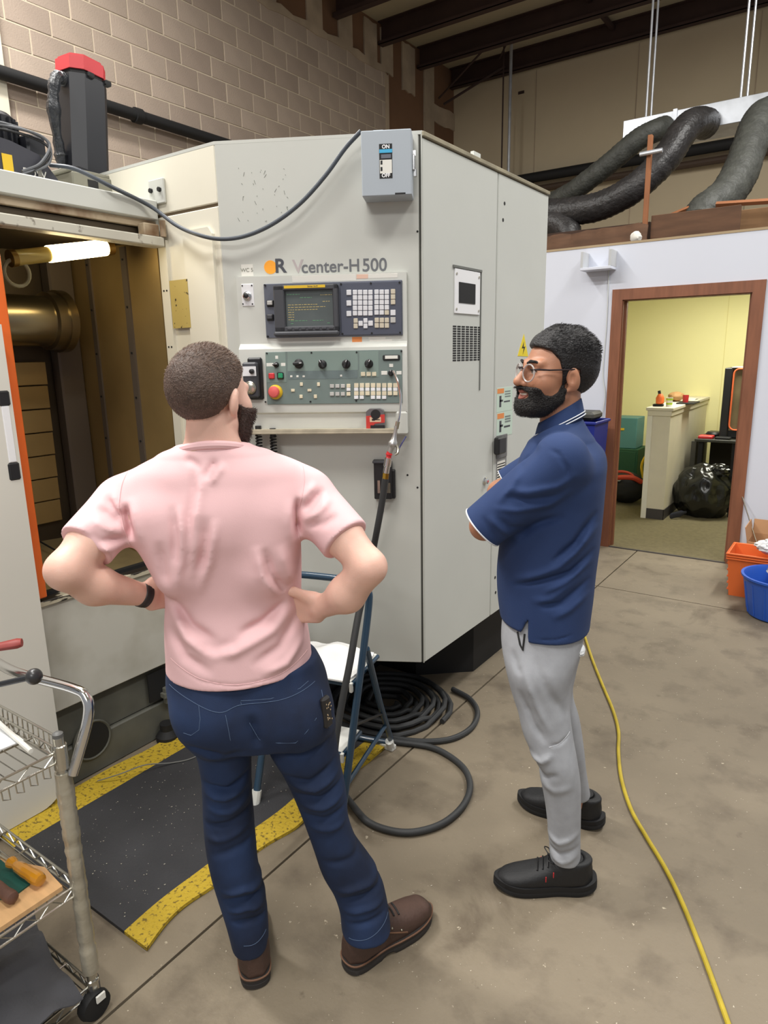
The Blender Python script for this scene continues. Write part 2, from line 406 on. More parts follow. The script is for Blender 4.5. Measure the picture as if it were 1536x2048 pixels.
M_gap2 = mat('seam_dark', C8(70, 70, 64), .8)
M_slate = mat('slate_panel', C8(96, 100, 112), .5)
M_slate2 = mat('slate_keyboard', C8(78, 82, 97), .5)
M_bez = mat('screen_bezel', C8(66, 67, 72), .5)
M_green = mat('grey_green_panel', C8(112, 126, 122), .55)
M_green2 = mat('grey_green_panel_pale', C8(124, 141, 134), .55)
M_key = mat('key_white', C8(222, 222, 226), .5)
M_keyg = mat('key_grey', C8(190, 188, 184), .5)
M_keyb = mat('key_beige', C8(206, 196, 176), .5)
M_keyc = mat('key_cream', C8(226, 214, 186), .5)
M_chrome = mat('chrome', C8(215, 215, 215), .18, metal=1.0)
M_whiteplate = mat('white_plate', C8(236, 236, 238), .45)
M_red = mat('signal_red', C8(206, 52, 56), .4)
M_estop = mat('estop_red', C8(222, 96, 92), .45)
M_yel = mat('signal_yellow', C8(226, 186, 40), .5)
M_grn = mat('button_green', C8(40, 150, 104), .4)
M_label = mat('label_white', C8(226, 224, 216), .6)
M_ink = mat('dark_ink', C8(66, 68, 74), .6)
M_lbl_or = mat('label_orange', C8(226, 140, 76), .6)

MROOT = (-2.2, 2.5, 0)
mc = thing('machining_center', 'large off-white metal cutting machine with a control console and an orange edged sliding door', 'machine', MROOT)
XF = -2.36          # front face of the work enclosure
YC = 1.86           # cream cheek beside the opening
CO = Vector((-2.031, 1.86, 0)); ca = Vector((.875, .485, 0)).normalized(); cin = Vector((-ca.y, ca.x, 0))
FC = frame(CO, ca, cin, (0, 0, 1))          # console frame: x along the face, -y out of it, z up
CL = .752                                    # console width
CR = CO + ca*CL                              # right front corner
XS = CR.x; YE = 3.40; ZB, ZT_ = .38, 2.387
def con(px, py, d=0.0):
    p = pln(px, py, CO - cin*d, cin); q = FC.inverted() @ p; return q.x, q.z
def cbox(mb, a0, a1, z0, z1, d0, d1, bev=0.0, mi=0): return mb.b2((a0, -d0, z0), (a1, -d1, z1), bev, mi, FC)
def mp(name, mb, m, parent=mc, **k): return mb.build(name, m, parent, **k)

# cabinet bodies
mp('console_panel', cbox(cbox(MB(), 0, CL-.012, ZB, ZT_, 0, -.03, .003), CL-.004, CL, ZB, ZT_, 0, -.03), M_mach)
mp('corner_seam', cbox(MB(), CL-.013, CL-.003, ZB+.001, ZT_-.002, -.004, -.02), M_gap2)
mp('cabinet_core', MB().prism([(-3.1, YC+.02), (CO.x, YC+.02), (XS-.03, CR.y+.02), (XS-.03, YE), (-3.1, YE)], ZT_-ZB-.02, Matrix.Translation((0, 0, ZB+.01))), M_blackm)
mp('cabinet_top', MB().prism([(-3.1, YC), (CO.x, YC), (CR.x, CR.y), (XS, YE), (-3.1, YE)], .012, Matrix.Translation((0, 0, ZT_-.004))), M_mach)
ys = 2.839
mp('side_door', MB().b2((XS-.03, CR.y+.004, ZB), (XS, ys-.004, ZT_-.012), .004), M_side)
sd2 = mp('side_door', MB().b2((XS-.03, ys+.004, ZB), (XS, YE, ZT_-.012), .004), M_side)
mp('top_trim', MB().b2((XS-.02, CR.y, ZT_-.010), (XS+.008, YE, ZT_+.006), .002), mat('aged_trim', C8(150, 142, 120), .5, var=.2))
mp('lifting_bracket', MB().b2((XS-.06, 2.70, ZT_), (XS-.045, 2.76, ZT_+.05)).b2((XS-.1, 2.745, ZT_), (XS-.045, 2.76, ZT_+.03)), M_side)
# cream cheek (faces the operator) with groove
mp('cheek_panel', MB().b2((-3.1, YC, ZB), (CO.x, YC+.02, 2.178), .003), M_creampaint)
mp('cheek_panel', MB().b2((-3.1, YC, 2.190), (CO.x, YC+.02, ZT_), .003), M_creampaint)
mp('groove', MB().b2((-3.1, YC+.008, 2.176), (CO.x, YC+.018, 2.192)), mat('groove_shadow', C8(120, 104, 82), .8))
mp('raised_cover', MB().prism([(XF+.135, .5), (XF+.30, .5), (XF+.30, 2.085), (XF+.28, 2.11), (XF+.155, 2.11), (XF+.135, 2.085)], .014, frame((0, YC, 0), (1, 0, 0), (0, 0, 1), (0, -1, 0))), M_creampaint)
mp('edge_strip', MB().b2((XF-.02, YC-.012, .76), (XF+.028, YC, 2.09)), M_creampaint)
sc_ = MB()
for z in (1.24, 1.46, 1.68, 1.90):
    for x in (-.006, .012): sc_.cyl((XF+x, YC-.014, z), (XF+x, YC-.010, z), .004, n=6)
mp('screws', sc_, M_blackm)['kind'] = 'stuff'
def onY(px, py, Y): return axp(px, py, 1, Y)
a_, b_ = onY(340, 562, YC-.012), onY(383, 655, YC-.012)
yl = mp('maintenance_label', MB().b2((a_.x, YC-.016, b_.z), (b_.x, YC-.012, a_.z)), mat('yellowed_label', C8(190, 168, 96), .6, col2=C8(60, 50, 30), thr=(.33, .37), vscale=38, detail=2))
# low bolted plate on the beam end
a_, b_ = onY(296, 362, YC-.01), onY(330, 405, YC-.01)
bp_ = mp('end_plate', MB().b2((a_.x, YC-.012, b_.z), (b_.x, YC-.0, a_.z), .003), M_mach)
for px, py in ((303, 382), (320, 379)):
    p = onY(px, py, YC-.012); mp('bolt', MB().cyl((p.x, YC-.022, p.z), (p.x, YC-.01, p.z), .009, n=6), M_blackm, bp_)

# enclosure: base casting, lower panel, sill, interior
mp('base', MB().b2((-3.4, -.6, 0.0), (XF-.02, YC+.5, .16), .006).b2((-3.4, -.6, .16), (XF-.035, YC+.5, .34), .006), M_base)
mp('base_foot_shade', MB().b2((-3.3, 1.9, 0), (-1.98, 2.75, .375)), M_blackm); mp('base_foot_shade', MB().prism([(-3.3, 2.75), (-1.75, 2.75), (-1.52, 2.95), (-1.52, 3.35), (-3.3, 3.35)], .37), M_blackm)  # machine base, its black blocks extended to stand in for shade under the cabinet
h0 = axp(185, 1485, 0, XF-.02)
def disc(mb, c, r, ax_, t=.006, n=24): return mb.cyl(Vector(c), Vector(c)+Vector(ax_)*t, r, n=n)
mp('base_hole', disc(MB(), (XF-.022, h0.y, .15), .075, (1, 0, 0)), M_blackm)
mp('hole_rim', MB().tube([(XF-.018, h0.y+.078*math.cos(t), .15+.078*math.sin(t)) for t in [k*2*math.pi/24 for k in range(24)]], .006, 6, closed=True), M_base)
p = axp(315, 1395, 0, XF-.03); mp('base_pocket', MB().b2((XF-.02, p.y-.05, .185), (XF-.013, p.y+.2, .315)), M_blackm)
mp('leveling_bolt', MB().cyl((XF+.0, p.y+.03, .16), (XF+.0, p.y+.03, .23), .018, n=6).cyl((XF, p.y+.03, .19), (XF, p.y+.03, .21), .03, n=6), M_base)
p = axp(330, 1470, 0, XF); mp('leveling_pad', MB().lathe([(.05, 0), (.05, .025), (.03, .05), (.03, .08)], 14, Matrix.Translation((XF+.02, p.y, 0))), M_blackm)
mp('lower_panel', MB().b2((XF-.03, -.6, .339), (XF, YC+.01, .768), .004), mat('machine_lower_paint', C8(196, 194, 184), .5, col2=C8(168, 164, 150), thr=(.28, .5), vscale=3))
mp('lower_panel', MB().b2((XF-.03, YC+.01, .38), (CO.x, YC+.04, .768), .004), M_mach)
mp('sill', MB().b2((XF-.07, -.6, .764), (XF+.012, YC-.012, .786), .003), mat('chipped_sill', C8(190, 182, 160), .5, col2=C8(40, 34, 28), thr=(.46, .5), vscale=16, stretch=(.6, .6, 3)))
mp('sill_track', MB().b2((XF-.06, -.6, .786), (XF-.035, YC-.012, .800)), M_blackm)
XB = -3.06
mp('interior_wall', MB().b2((XB, YC-.014, .5), (XF-.025, YC-.008, 2.1)), M_inner)
for px, py, w_ in ((247, 500, .018), (179, 544, .014)):
    p = onY(px, py, YC-.014)
    so = mp('wall_strip', MB().b2((p.x-w_, YC-.022, .8), (p.x+w_, YC-.014, 2.09)), M_strip)
    sb_ = MB()
    for k in range(7): sb_.cyl((p.x, YC-.026, .9+k*.19), (p.x, YC-.02, .9+k*.19), .0045, n=6)
    mp('strip_bolts', sb_, M_blackm, so)['kind'] = 'stuff'
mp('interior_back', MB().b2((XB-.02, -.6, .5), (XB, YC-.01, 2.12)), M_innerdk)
mp('corner_column', MB().b2((XB, YC-.13, .6), (XB+.07, YC-.014, 2.1), .008), M_strip)
for k in range(7): # telescopic way cover
    z0 = .90+k*.105
    mp('way_cover_plate', MB().b2((XB, 1.32, z0), (XB+.018+.004*k, 1.68, z0+.100), .002), M_inner)
sp = mp('spindle_housing', MB().lathe([(.10, -.5), (.105, -.49), (.105, -.05), (.122, -.045), (.122, 0), (.132, .0), (.132, .035)], 32, frame((-2.93, 1.70, 1.80), (1, 0, 0), (0, 0, -1), (0, 1, 0))), mat('turned_steel', C8(150, 138, 112), .28, metal=.95))
mp('interior_floor', MB().add([(XB, -.6, .96), (XB, YC-.014, .80), (XF-.06, YC-.014, .70), (XF-.06, -.6, .70)], [(0, 1, 2, 3)]), mat('oily_floor_plate', C8(150, 134, 98), .45, metal=.4, var=.2, vscale=4))
for y in (1.28, 1.56): mp('floor_seam', MB().tube([(XB+.02, y-.05, .93-(y+.6)*.03), (XF-.06, y, .705)], .004, 6), M_blackm)
mp('coolant_box', MB().b2((XB, 1.2, .85), (XB+.14, 1.5, .98), .02), M_inner)
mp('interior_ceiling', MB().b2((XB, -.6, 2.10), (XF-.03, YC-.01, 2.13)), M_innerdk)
# overhead fascia and door rail
mp('fascia', MB().b2((XF-.06, -.6, 2.165), (XF, YC-.012, 2.238), .004), M_mach)
mp('recess_strip', MB().b2((XF-.07, -.6, 2.135), (XF-.018, YC-.012, 2.163), .002), M_stain)
mp('recess_back', MB().b2((XF-.09, -.6, 2.09), (XF-.06, YC-.012, 2.165)), M_stain)
mp('door_rail', MB().b2((XF-.03, -.6, 2.062), (XF+.035, YC-.02, 2.098), .004), M_rail)
p = axp(318, 460, 0, XF+.01)
mp('rail_end_block', MB().b2((XF-.02, YC-.10, 2.098), (XF+.022, YC-.03, 2.145), .004).cyl((XF+.03, YC-.02, 2.10), (XF+.03, YC-.02, 2.16), .012, n=10), M_stain)
mp('enclosure_top', MB().b2((-3.4, -.6, 2.14), (XF-.02, YC, 2.225)), M_mach)
# work lamp
lp0, lp1 = axp(30, 516, 0, -2.52), axp(222, 494, 0, -2.52)
d_ = (lp1-lp0).normalized()
lamp = mp('work_lamp', MB().cyl(lp0, lp0+(lp1-lp0)*.32, .027, n=18), mat('lamp_end_tube', C8(190, 168, 90), .3))
mp('lamp_glass', MB().cyl(lp0+(lp1-lp0)*.32, lp0+(lp1-lp0)*.93, .030, n=18), mat('lamp_glow', (1, .86, .55), .3, emit=(1, .80, .42), estr=14.0), lamp)
mp('lamp_cap', MB().cyl(lp0+(lp1-lp0)*.93, lp1, .031, n=18), mat('lamp_brass', C8(150, 118, 60), .35, metal=.8), lamp); mp('lamp_cap', MB().cyl(lp0-d_*.02, lp0, .03, n=18), MATS['lamp_brass'], lamp)
lc = lp0+Vector((0, -.0, -.05)); mp('lamp_cable', MB().tube([lc+Vector((0, .045*math.cos(t), .045*math.sin(t))) for t in [k*2*math.pi/20 for k in range(20)]], .007, 8, closed=True), mat('lamp_cable_grey', C8(150, 144, 110), .5), lamp)
# sliding door: orange leading edge, white grab handle, rounded white skin
dor = mp('sliding_door', MB().b2((XF-.02, .3, .80), (XF+.02, 1.20, 2.06), .004), M_orange)
hp0, hp1 = axp(15, 800, 0, XF+.06), axp(28, 955, 0, XF+.06)
yh = 1.12
dh = mp('door_handle', MB().b2((XF+.045, yh-.02, 1.30), (XF+.075, yh+.02, 1.50), .01), M_whiteplate, dor)
mp('handle_end', MB().b2((XF+.02, yh-.022, 1.49), (XF+.077, yh+.022, 1.545), .008), M_black, dor); mp('handle_end', MB().b2((XF+.02, yh-.022, 1.245), (XF+.077, yh+.022, 1.31), .008), M_black, dor)
sk = [(.3, .03)]+[(1.145-.10+.10*math.sin(t), .03+.10-.10*math.cos(t)) for t in [k*math.pi/16 for k in range(9)]]+[(1.145, 1.75), (.3, 1.75)]
mp('door_skin', MB().prism(sk, .06, frame((XF+.012, 0, 0), (0, 1, 0), (0, 0, 1), (1, 0, 0))), mat('door_white', C8(216, 213, 203), .45, var=.015, vscale=3), smooth=50)

# ---------------------------------------------------------------- console
prof = [(0, 1.925), (.022, 1.925), (.022, 1.682), (.045, 1.662), (.060, 1.440), (.058, 1.425), (.045, 1.418), (.045, 1.362), (0, 1.362)]
pb = MB()
A0, A1 = .058, .695
pb.prism([(d, z) for d, z in prof], A1-A0, FC @ frame((A0, 0, 0), (0, -1, 0), (0, 0, 1), (1, 0, 0)))
consl = mp('control_box', pb, mat('console_paint', C8(208, 209, 202), .5, var=.02, vscale=3))
mp('tray_lip', cbox(cbox(MB(), A0+.04, .652, 1.347, 1.362, .0, .105, .003), A0+.04, .652, 1.357, 1.366, .097, .105), mat('tray_edge', C8(190, 180, 158), .5, var=.15, vscale=20), consl)
mp('side_skirt', cbox(MB(), .652, A1, 1.338, 1.425, 0, .065, .006), consl.data.materials[0], consl)
def cpanel(name, x0, y0, x1, y1, d, t, m, parent, bev=.002):
    a, z = con(x0, y0, d+t); b, zz = con(x1, y1, d+t); return mp(name, cbox(MB(), a, b, zz, z, d, d+t, bev), m, parent)
# CRT and keyboard unit
scr = mp('display_unit', cbox(MB(), .163, .679, 1.702, 1.897, .02, .030, .002), M_slate, consl)
bezl = mp('screen_bezel', cbox(cbox(cbox(cbox(cbox(MB(), .205, .246, 1.722, 1.888, .03, .056, .004), .425, .445, 1.722, 1.888, .03, .056, .004), .205, .445, 1.868, 1.888, .03, .056, .004), .205, .445, 1.722, 1.742, .03, .056, .004), .2, .446, 1.706, 1.724, .03, .064, .006), M_bez, scr)
mp('screen', cbox(MB(), .246, .425, 1.742, 1.868, .03, .038), mat('screen_glass', C8(86, 92, 92), .25, var=.08, vscale=14, emit=C8(96, 104, 100), estr=.12), bezl)
mp('screen_band', cbox(MB(), .247, .40, 1.876, 1.886, .056, .0575), M_yel, bezl)
def ctext(name, s, px, py, d, size, m, parent, align='CENTER', sx=1.0, bold=0.0):
    a, z = con(px, py, d)
    return text(name, s, size, m, FC @ frame((a, -d, z), (1, 0, 0), (0, 0, 1), (0, -1, 0)), parent, align=align, sx=sx, bold=bold)
# rows of small readouts on the screen
M_sg = mat('screen_green', C8(96, 140, 104), .4, emit=C8(96, 150, 110), estr=.2); M_sy = mat('screen_yellow', C8(178, 160, 106), .4, emit=C8(180, 160, 100), estr=.2)
sl = MB(); sl2 = MB(); rr = random.Random(3)
def dash(mb, a0, a1, z, h=.0022): mb.b2((a0, -.0384, z-h/2), (a1, -.0388, z+h/2), 0, 0, FC)
def words(mb, a0, a1, z):
    a = a0
    while a < a1:
        w_ = rr.uniform(.004, .013); dash(mb, a, min(a+w_, a1), z); a += w_+.003
words(sl, .252, .30, 1.856); words(sl2, .378, .42, 1.852); words(sl, .30, .345, 1.844)
words(sl2, .385, .412, 1.829)
for k in range(7):
    z = 1.819-k*.0088; words(sl2, .254, .276, z)
    if k < 3: words(sl2, .280, .345+.03*(k % 2)+.02, z)
words(sl, .262, .325, 1.762); words(sl, .345, .385, 1.762); words(sl, .262, .272, 1.752); words(sl, .40, .41, 1.752)
mp('screen_text', sl, M_sg, bezl)['kind'] = 'stuff'; mp('screen_text', sl2, M_sy, bezl)['kind'] = 'stuff'
ctext('band_text', 'Series 16-M', 625, 572.5, .0576, .008, M_ink, bezl)
for k in range(7): mp('soft_key', cbox(MB(), .252+k*.026, .270+k*.026, 1.729, 1.736, .056, .059, .001), M_bez, bezl)
for py in (607, 635):
    a, z = con(541, py, .03); kb = mp('power_button', cbox(MB(), a-.014, a+.014, z-.012, z+.012, .03, .036, .003), M_black, scr)
    mp('button_cap', cbox(MB(), a-.010, a+.010, z-.006, z+.009, .036, .043, .002), M_keyg if py < 620 else M_bez, kb)
kbp = mp('keyboard', cbox(MB(), .450, .676, 1.706, 1.893, .03, .034, .002), M_slate2, scr)
def key(px0, py0, px1, py1, m, name='key', parent=kbp, d=.034, t=.004):
    a, z = con(px0, py0, d+t); b, zz = con(px1, py1, d+t); return mp(name, cbox(MB(), a, b, zz, z, d, d+t, .0012), m, parent)
def zk(x, y): return 450+x/3.84, 500+y/3.84     # enlarged console crop coordinates to image pixels
def keys(x0, y0, x1, y1, nx, ny, m, gx=2.5, mfn=None, **k):
    for j in range(ny):
        for i in range(nx):
            a = x0+(x1-x0)*i/nx; b = x0+(x1-x0)*(i+1)/nx; c = y0+(y1-y0)*j/ny; d = y0+(y1-y0)*(j+1)/ny
            key(*zk(a+gx, c+gx), *zk(b-gx, d-gx), mfn(i, j) if mfn else m, **k)
keys(978, 304, 1136, 506, 4, 5, M_key); keys(1144, 302, 1262, 500, 3, 5, M_key, mfn=lambda i, j: M_keyb if (j == 4 and i == 2) else M_key)
for y in (306, 388, 468): key(*zk(932, y), *zk(970, y+40), M_key)
keys(1270, 298, 1310, 420, 1, 3, M_keyb); key(*zk(1270, 460), *zk(1310, 502), M_key); key(*zk(1270, 516), *zk(1310, 558), M_keyg)
keys(984, 522, 1022, 604, 1, 2, M_keyb); key(*zk(1024, 545), *zk(1058, 583), M_key); keys(1060, 522, 1097, 604, 1, 2, M_key); key(*zk(1099, 543), *zk(1136, 582), M_key)
keys(1146, 518, 1262, 600, 3, 2, M_keyb)
sw = MB()
for a, z in ((.170, 1.892), (.170, 1.708), (.455, 1.888), (.565, 1.888), (.670, 1.888), (.455, 1.712), (.565, 1.712), (.670, 1.712)):
    sw.cyl(FC @ Vector((a, -.030, z)), FC @ Vector((a, -.0375, z)), .0035, n=8)
mp('unit_screws', sw, M_blackm, scr)['kind'] = 'stuff'
# operator panel on the sloped face
sl_ = Vector((0, -.060+.045, 1.440-1.662)).normalized()      # down the slope, console frame
oz = -sl_; oy = Vector((1, 0, 0)).cross(oz)*-1
FO = FC @ frame((0, -.045, 1.662), (1, 0, 0), Vector((0, 0, 0)) + oz.cross(Vector((1, 0, 0))), oz)   # -y out, z up the slope
FOi = FO.inverted(); o_n = (FO.to_3x3() @ Vector((0, -1, 0))).normalized(); o_p = FO.translation
def ocon(px, py, d=0.0):
    q = FOi @ pln(px, py, o_p + o_n*d, o_n); return q.x, q.z
def obox(mb, a0, a1, z0, z1, d0, d1, bev=0.0): return mb.b2((a0, -d0, z0), (a1, -d1, z1), bev, 0, FO)
def opan(name, x0, y0, x1, y1, d, t, m, parent, bev=.001):
    a, z = ocon(x0, y0, d+t); b, zz = ocon(x1, y1, d+t); return mp(name, obox(MB(), a, b, zz, z, d, d+t, bev), m, parent)
def zo(x, y): return 480+x/4.0421, 700+y/4.04
op = opan('operator_panel', 530.5, 704.2, 804.7, 806, 0, .005, M_green, consl)
opan('panel_field', *zo(205, 20), *zo(376, 260), .005, .0008, M_green2, op)
opan('panel_field', *zo(382, 14), *zo(955, 163), .005, .0008, M_green2, op)
opan('panel_field', *zo(963, 12), *zo(1122, 218), .005, .0008, M_green2, op)
opan('panel_field', *zo(385, 170), *zo(950, 230), .005, .0006, mat('field_slate', C8(104, 118, 118), .55), op)
def okeys(lst, m, d=.005, t=.005):
    for (x0, y0, x1, y1) in lst: opan('button', *zo(x0, y0), *zo(x1, y1), d, t, m, op)
def knob(px, py, r, ang, name='selector_knob'):
    a, z = ocon(px, py, .012); T = FO @ Matrix.Translation((a, 0, z))
    k = mp(name, MB().lathe([(r*1.15, 0), (r*1.15, .004), (r, .005), (r*.95, .014), (r*.7, .016)], 16, T @ frame((0, -.005, 0), (1, 0, 0), (0, 0, 1), (0, -1, 0))), M_black, op)
    m_ = MB().box((0, -.024, 0), (r*.75, .018, r*2.3), .003, T @ Matrix.Rotation(ang, 4, 'Y')); mp('knob_grip', m_, M_black, k)
    mp('pointer', MB().box((0, -.034, r*.75), (r*.16, .001, r*.6), 0, T @ Matrix.Rotation(ang, 4, 'Y')), M_whiteplate, k)
knob(*zo(473, 110), .0155, R(85)); knob(*zo(665, 115), .014, R(-25)); knob(*zo(857, 113), .014, R(20)); knob(*zo(1040, 110), .014, R(30))
knob(*zo(291, 118), .009, R(80)); knob(*zo(1220, 185), .0095, R(0), 'key_switch')
okeys([(284, 46, 309, 72), (213, 105, 270, 132), (330, 104, 368, 130), (1206, 112, 1238, 138), (1142, 170, 1190, 200), (1264, 170, 1306, 198)], M_label, t=.001)
opan('stop_button', *zo(228, 186), *zo(277, 232), .005, .010, M_red, op, .003)
gb = opan('start_button', *zo(296, 180), *zo(352, 236), .005, .008, M_black, op, .003); opan('button_cap', *zo(305, 187), *zo(345, 228), .013, .006, M_grn, gb, .003)
a, z = ocon(*zo(288, 340), .006); T = FO @ frame((a, -.005, z), (1, 0, 0), (0, 0, 1), (0, -1, 0))
es = mp('emergency_stop', MB().lathe([(.0275, 0), (.0275, .006), (.024, .012), (.020, .014)], 24, T), M_yel, op)
mp('mushroom_head', MB().lathe([(.012, .012), (.012, .020), (.0205, .022), (.0215, .030), (.018, .036), (.008, .0385)], 24, T), M_estop, es)
okeys([(405+c, 205, 424+c, 221) for c in (0, 50, 100)]+[(808, 200, 826, 216)], M_label, t=.002)
okeys([(484, 262, 508, 290), (412, 315, 442, 337), (545, 315, 577, 335), (480, 362, 506, 390), (622, 262, 646, 292), (596, 360, 622, 390)], M_keyc, t=.004)
okeys([(977+c, 178, 1012+c, 210) for c in (0, 45, 89)], M_keyc)
okeys([(726+44*i, 276, 760+44*i, 306) for i in range(3)]+[(726+44*i, 340, 760+44*i, 370) for i in range(3)], M_keyg)
okeys([(861, 274, 893, 304), (861, 340, 893, 370)], M_keyc); okeys([(861, 306, 893, 331)], M_whiteplate)
for i in range(8):
    x = 922+45.2*i
    okeys([(x, 268, x+36, 303), (x, 334, x+36, 366)], M_keyc); okeys([(x, 305, x+34, 331)], M_whiteplate)
    if i in (0, 1, 3, 4, 5): okeys([(x, 369, x+34, 396)], M_whiteplate)
hm = opan('hour_meter', *zo(1153, 40), *zo(1293, 82), .005, .006, M_black, op, .003); opan('meter_face', *zo(1172, 46), *zo(1275, 70), .011, .001, M_label, hm)
sw = MB()
for x, y in ((218, 27), (578, 22), (943, 18), (1305, 10), (207, 420), (570, 417), (940, 410), (1300, 414)):
    a, z = ocon(*zo(x, y), .005); sw.cyl(FO @ Vector((a, -.005, z)), FO @ Vector((a, -.0075, z)), .0035, n=8)
mp('panel_screws', sw, M_blackm, op)['kind'] = 'stuff'
# small plate with push knob, dymo and paper labels
kp = cpanel('knob_plate', 482, 568, 509, 612, .022, .003, M_whiteplate, consl)
a, z = con(494, 592, .03); mp('push_knob', MB().lathe([(.017, 0), (.017, .004), (.013, .005), (.013, .012), (.010, .014)], 18, FC @ frame((a, -.025, z), (1, 0, 0), (0, 0, 1), (0, -1, 0))), M_chrome, kp)
mp('knob_centre', MB().lathe([(.009, .012), (.009, .022), (.006, .024)], 14, FC @ frame((a, -.025, z), (1, 0, 0), (0, 0, 1), (0, -1, 0))), M_black, kp)
ps = MB()
for px, py in ((484.5, 571.5), (503.5, 571), (486, 608), (505, 608)):
    a, z = con(px, py, .025); ps.cyl(FC @ Vector((a, -.025, z)), FC @ Vector((a, -.027, z)), .0028, n=8)
mp('plate_screws', ps, M_black, kp)['kind'] = 'stuff'
cpanel('paper_label', 584, 552, 712, 561, .022, .0006, M_label, consl); cpanel('paper_label', 713, 549, 736, 557, .022, .0008, mat('label_pink', C8(228, 190, 170), .6), consl); cpanel('paper_label', 736, 548, 795, 555, .022, .0006, M_label, consl)
cpanel('paper_label', 704, 674, 724, 685, .022, .0008, M_lbl_or, consl)
cpanel('paper_label', 737, 674, 771, 678, .022, .0006, M_label, consl); cpanel('paper_label', 739, 679.5, 784, 684.5, .022, .0006, M_label, consl)
a, z = con(482, 529); b, zz = con(507, 552); tp = mp('tape_tag', cbox(MB(), a, b, zz, z, 0, .0006), M_label)
ctext('tag_text', 'WC 5', 494, 540.5, .0008, .019, mat('pencil', C8(120, 122, 110), .7), tp)
# logo and model lettering printed on the face
M_lo = mat('logo_orange', C8(250, 166, 44), .5); M_lk = mat('logo_charcoal', C8(72, 74, 82), .5); M_lv = mat('faded_letter', C8(180, 170, 170), .5)
a, z = con(541, 534.5); mp('logo_disc', MB().cyl(FC @ Vector((a, 0, z)), FC @ Vector((a, -.0012, z)), .0242, n=36), M_lo)
ctext('logo_letter', 'R', 560.5, 533, .0006, .069, M_lk, mc, sx=1.05, bold=.0016)
ctext('model_lettering', 'V', 596, 534, .0006, .066, M_lv, mc, bold=.001)
ctext('model_lettering', 'center-H', 661, 533.5, .0006, .062, mat('letter_grey', C8(104, 106, 110), .5), mc, sx=.97, bold=.0008)
ctext('model_lettering', '500', 749, 531, .0006, .064, MATS['letter_grey'], mc, sx=.97, bold=.0008)
# scratches on the upper face
rs = random.Random(8); sm = MB()
for k in range(34):
    px, py = rs.uniform(470, 585), rs.uniform(335, 445); a, z = con(px, py); l = rs.choice((.003, .004, .006, .014)); t = rs.uniform(.6, 2.2)
    sm.box((a, -.0004, z), (.0016, .0006, l), 0, FC @ Matrix.Translation((a, 0, z)) @ Matrix.Rotation(rs.uniform(-.7, .7), 4, 'Y') @ Matrix.Translation((-a, 0, -z)))
o = mp('scratches', sm, mat('scratch_grey', C8(128, 130, 122), .7)); o['kind'] = 'stuff'
hs = MB()
for px, py in ((835, 463), (815, 950), (835, 975)): a, z = con(px, py); hs.cyl(FC @ Vector((a, 0, z)), FC @ Vector((a, -.0012, z)), .004, n=10)
mp('screw_holes', hs, M_blackm)['kind'] = 'stuff'
# disconnect switch box
dbx = mp('disconnect_box', cbox(MB(), .549, .721, 2.167, 2.374, .0, .10, .003), mat('box_blue_grey', C8(166, 174, 182), .45))
def dpan(name, x0, y0, x1, y1, m, parent=dbx, d=.10, t=.001): return cpanel(name, x0, y0, x1, y1, d, t, m, parent, .0003)
lb = dpan('switch_label', 758, 288, 785, 356, M_blackm)
dpan('label_band', 758.5, 299, 784.5, 305, mat('label_cyan', C8(60, 170, 214), .5), lb, .101); dpan('label_window', 762, 309, 782, 316, M_slate, lb, .101); dpan('label_paper', 759.5, 320, 784, 346, M_label, lb, .101)
dpan('label_mark', 761, 321, 765, 329, M_blackm, lb, .1015); dpan('label_mark', 761, 334, 765, 342, M_blackm, lb, .1015)
ctext('label_text', 'ON', 771.5, 293.5, .1016, .0165, M_whiteplate, lb, bold=.0006); ctext('label_text', 'OFF', 772, 351, .1016, .0165, M_whiteplate, lb, bold=.0006)
dpan('box_slot', 790, 385.5, 811, 388, M_blackm)
mp('box_hasp', cbox(cbox(cbox(MB(), .721, .733, 2.30, 2.318, .04, .055), .721, .730, 2.255, 2.305, .035, .06, .002), .723, .735, 2.235, 2.262, .04, .05, .002), M_chrome, dbx)
mp('box_hub', cbox(MB(), .585, .625, 2.374, 2.384, .03, .07, .004), dbx.data.materials[0], dbx)
# hand wheel pendant
pd = mp('pendant_holder', cbox(MB(), .095, .150, 1.475, 1.632, .05, .07, .006), M_black, consl)
mp('pendant', cbox(MB(), .085, .140, 1.485, 1.615, .07, .105, .006), M_bez, pd); mp('pendant_top_plate', cbox(MB(), .087, .138, 1.565, 1.600, .105, .108), M_whiteplate, pd)
mp('pendant_dial', MB().lathe([(.024, 0), (.024, .008), (.018, .012)], 24, FC @ frame((.112, -.105, 1.522), (1, 0, 0), (0, 0, 1), (0, -1, 0))), M_steel, pd)
mp('pendant_knob', MB().lathe([(.009, 0), (.009, .012), (.006, .014)], 12, FC @ frame((.124, -.108, 1.582), (1, 0, 0), (0, 0, 1), (0, -1, 0))), M_black, pd)
for (a, z0, z1) in ((.118, 1.345, 1.19), (.175, 1.335, 1.18)):
    n_ = 110; pts = [FC @ Vector((a+.011*math.cos(k*.75), -.055+.011*math.sin(k*.75), z0+(z1-z0)*k/n_)) for k in range(n_+1)]
    cc = mp('coiled_cord', MB().tube(pts, .0035, 6), M_black, consl)
    mp('cord_plug', MB().cyl(FC @ Vector((a, -.055, z0-.005)), FC @ Vector((a, -.055, z0+.03)), .012, n=12), M_black, cc)
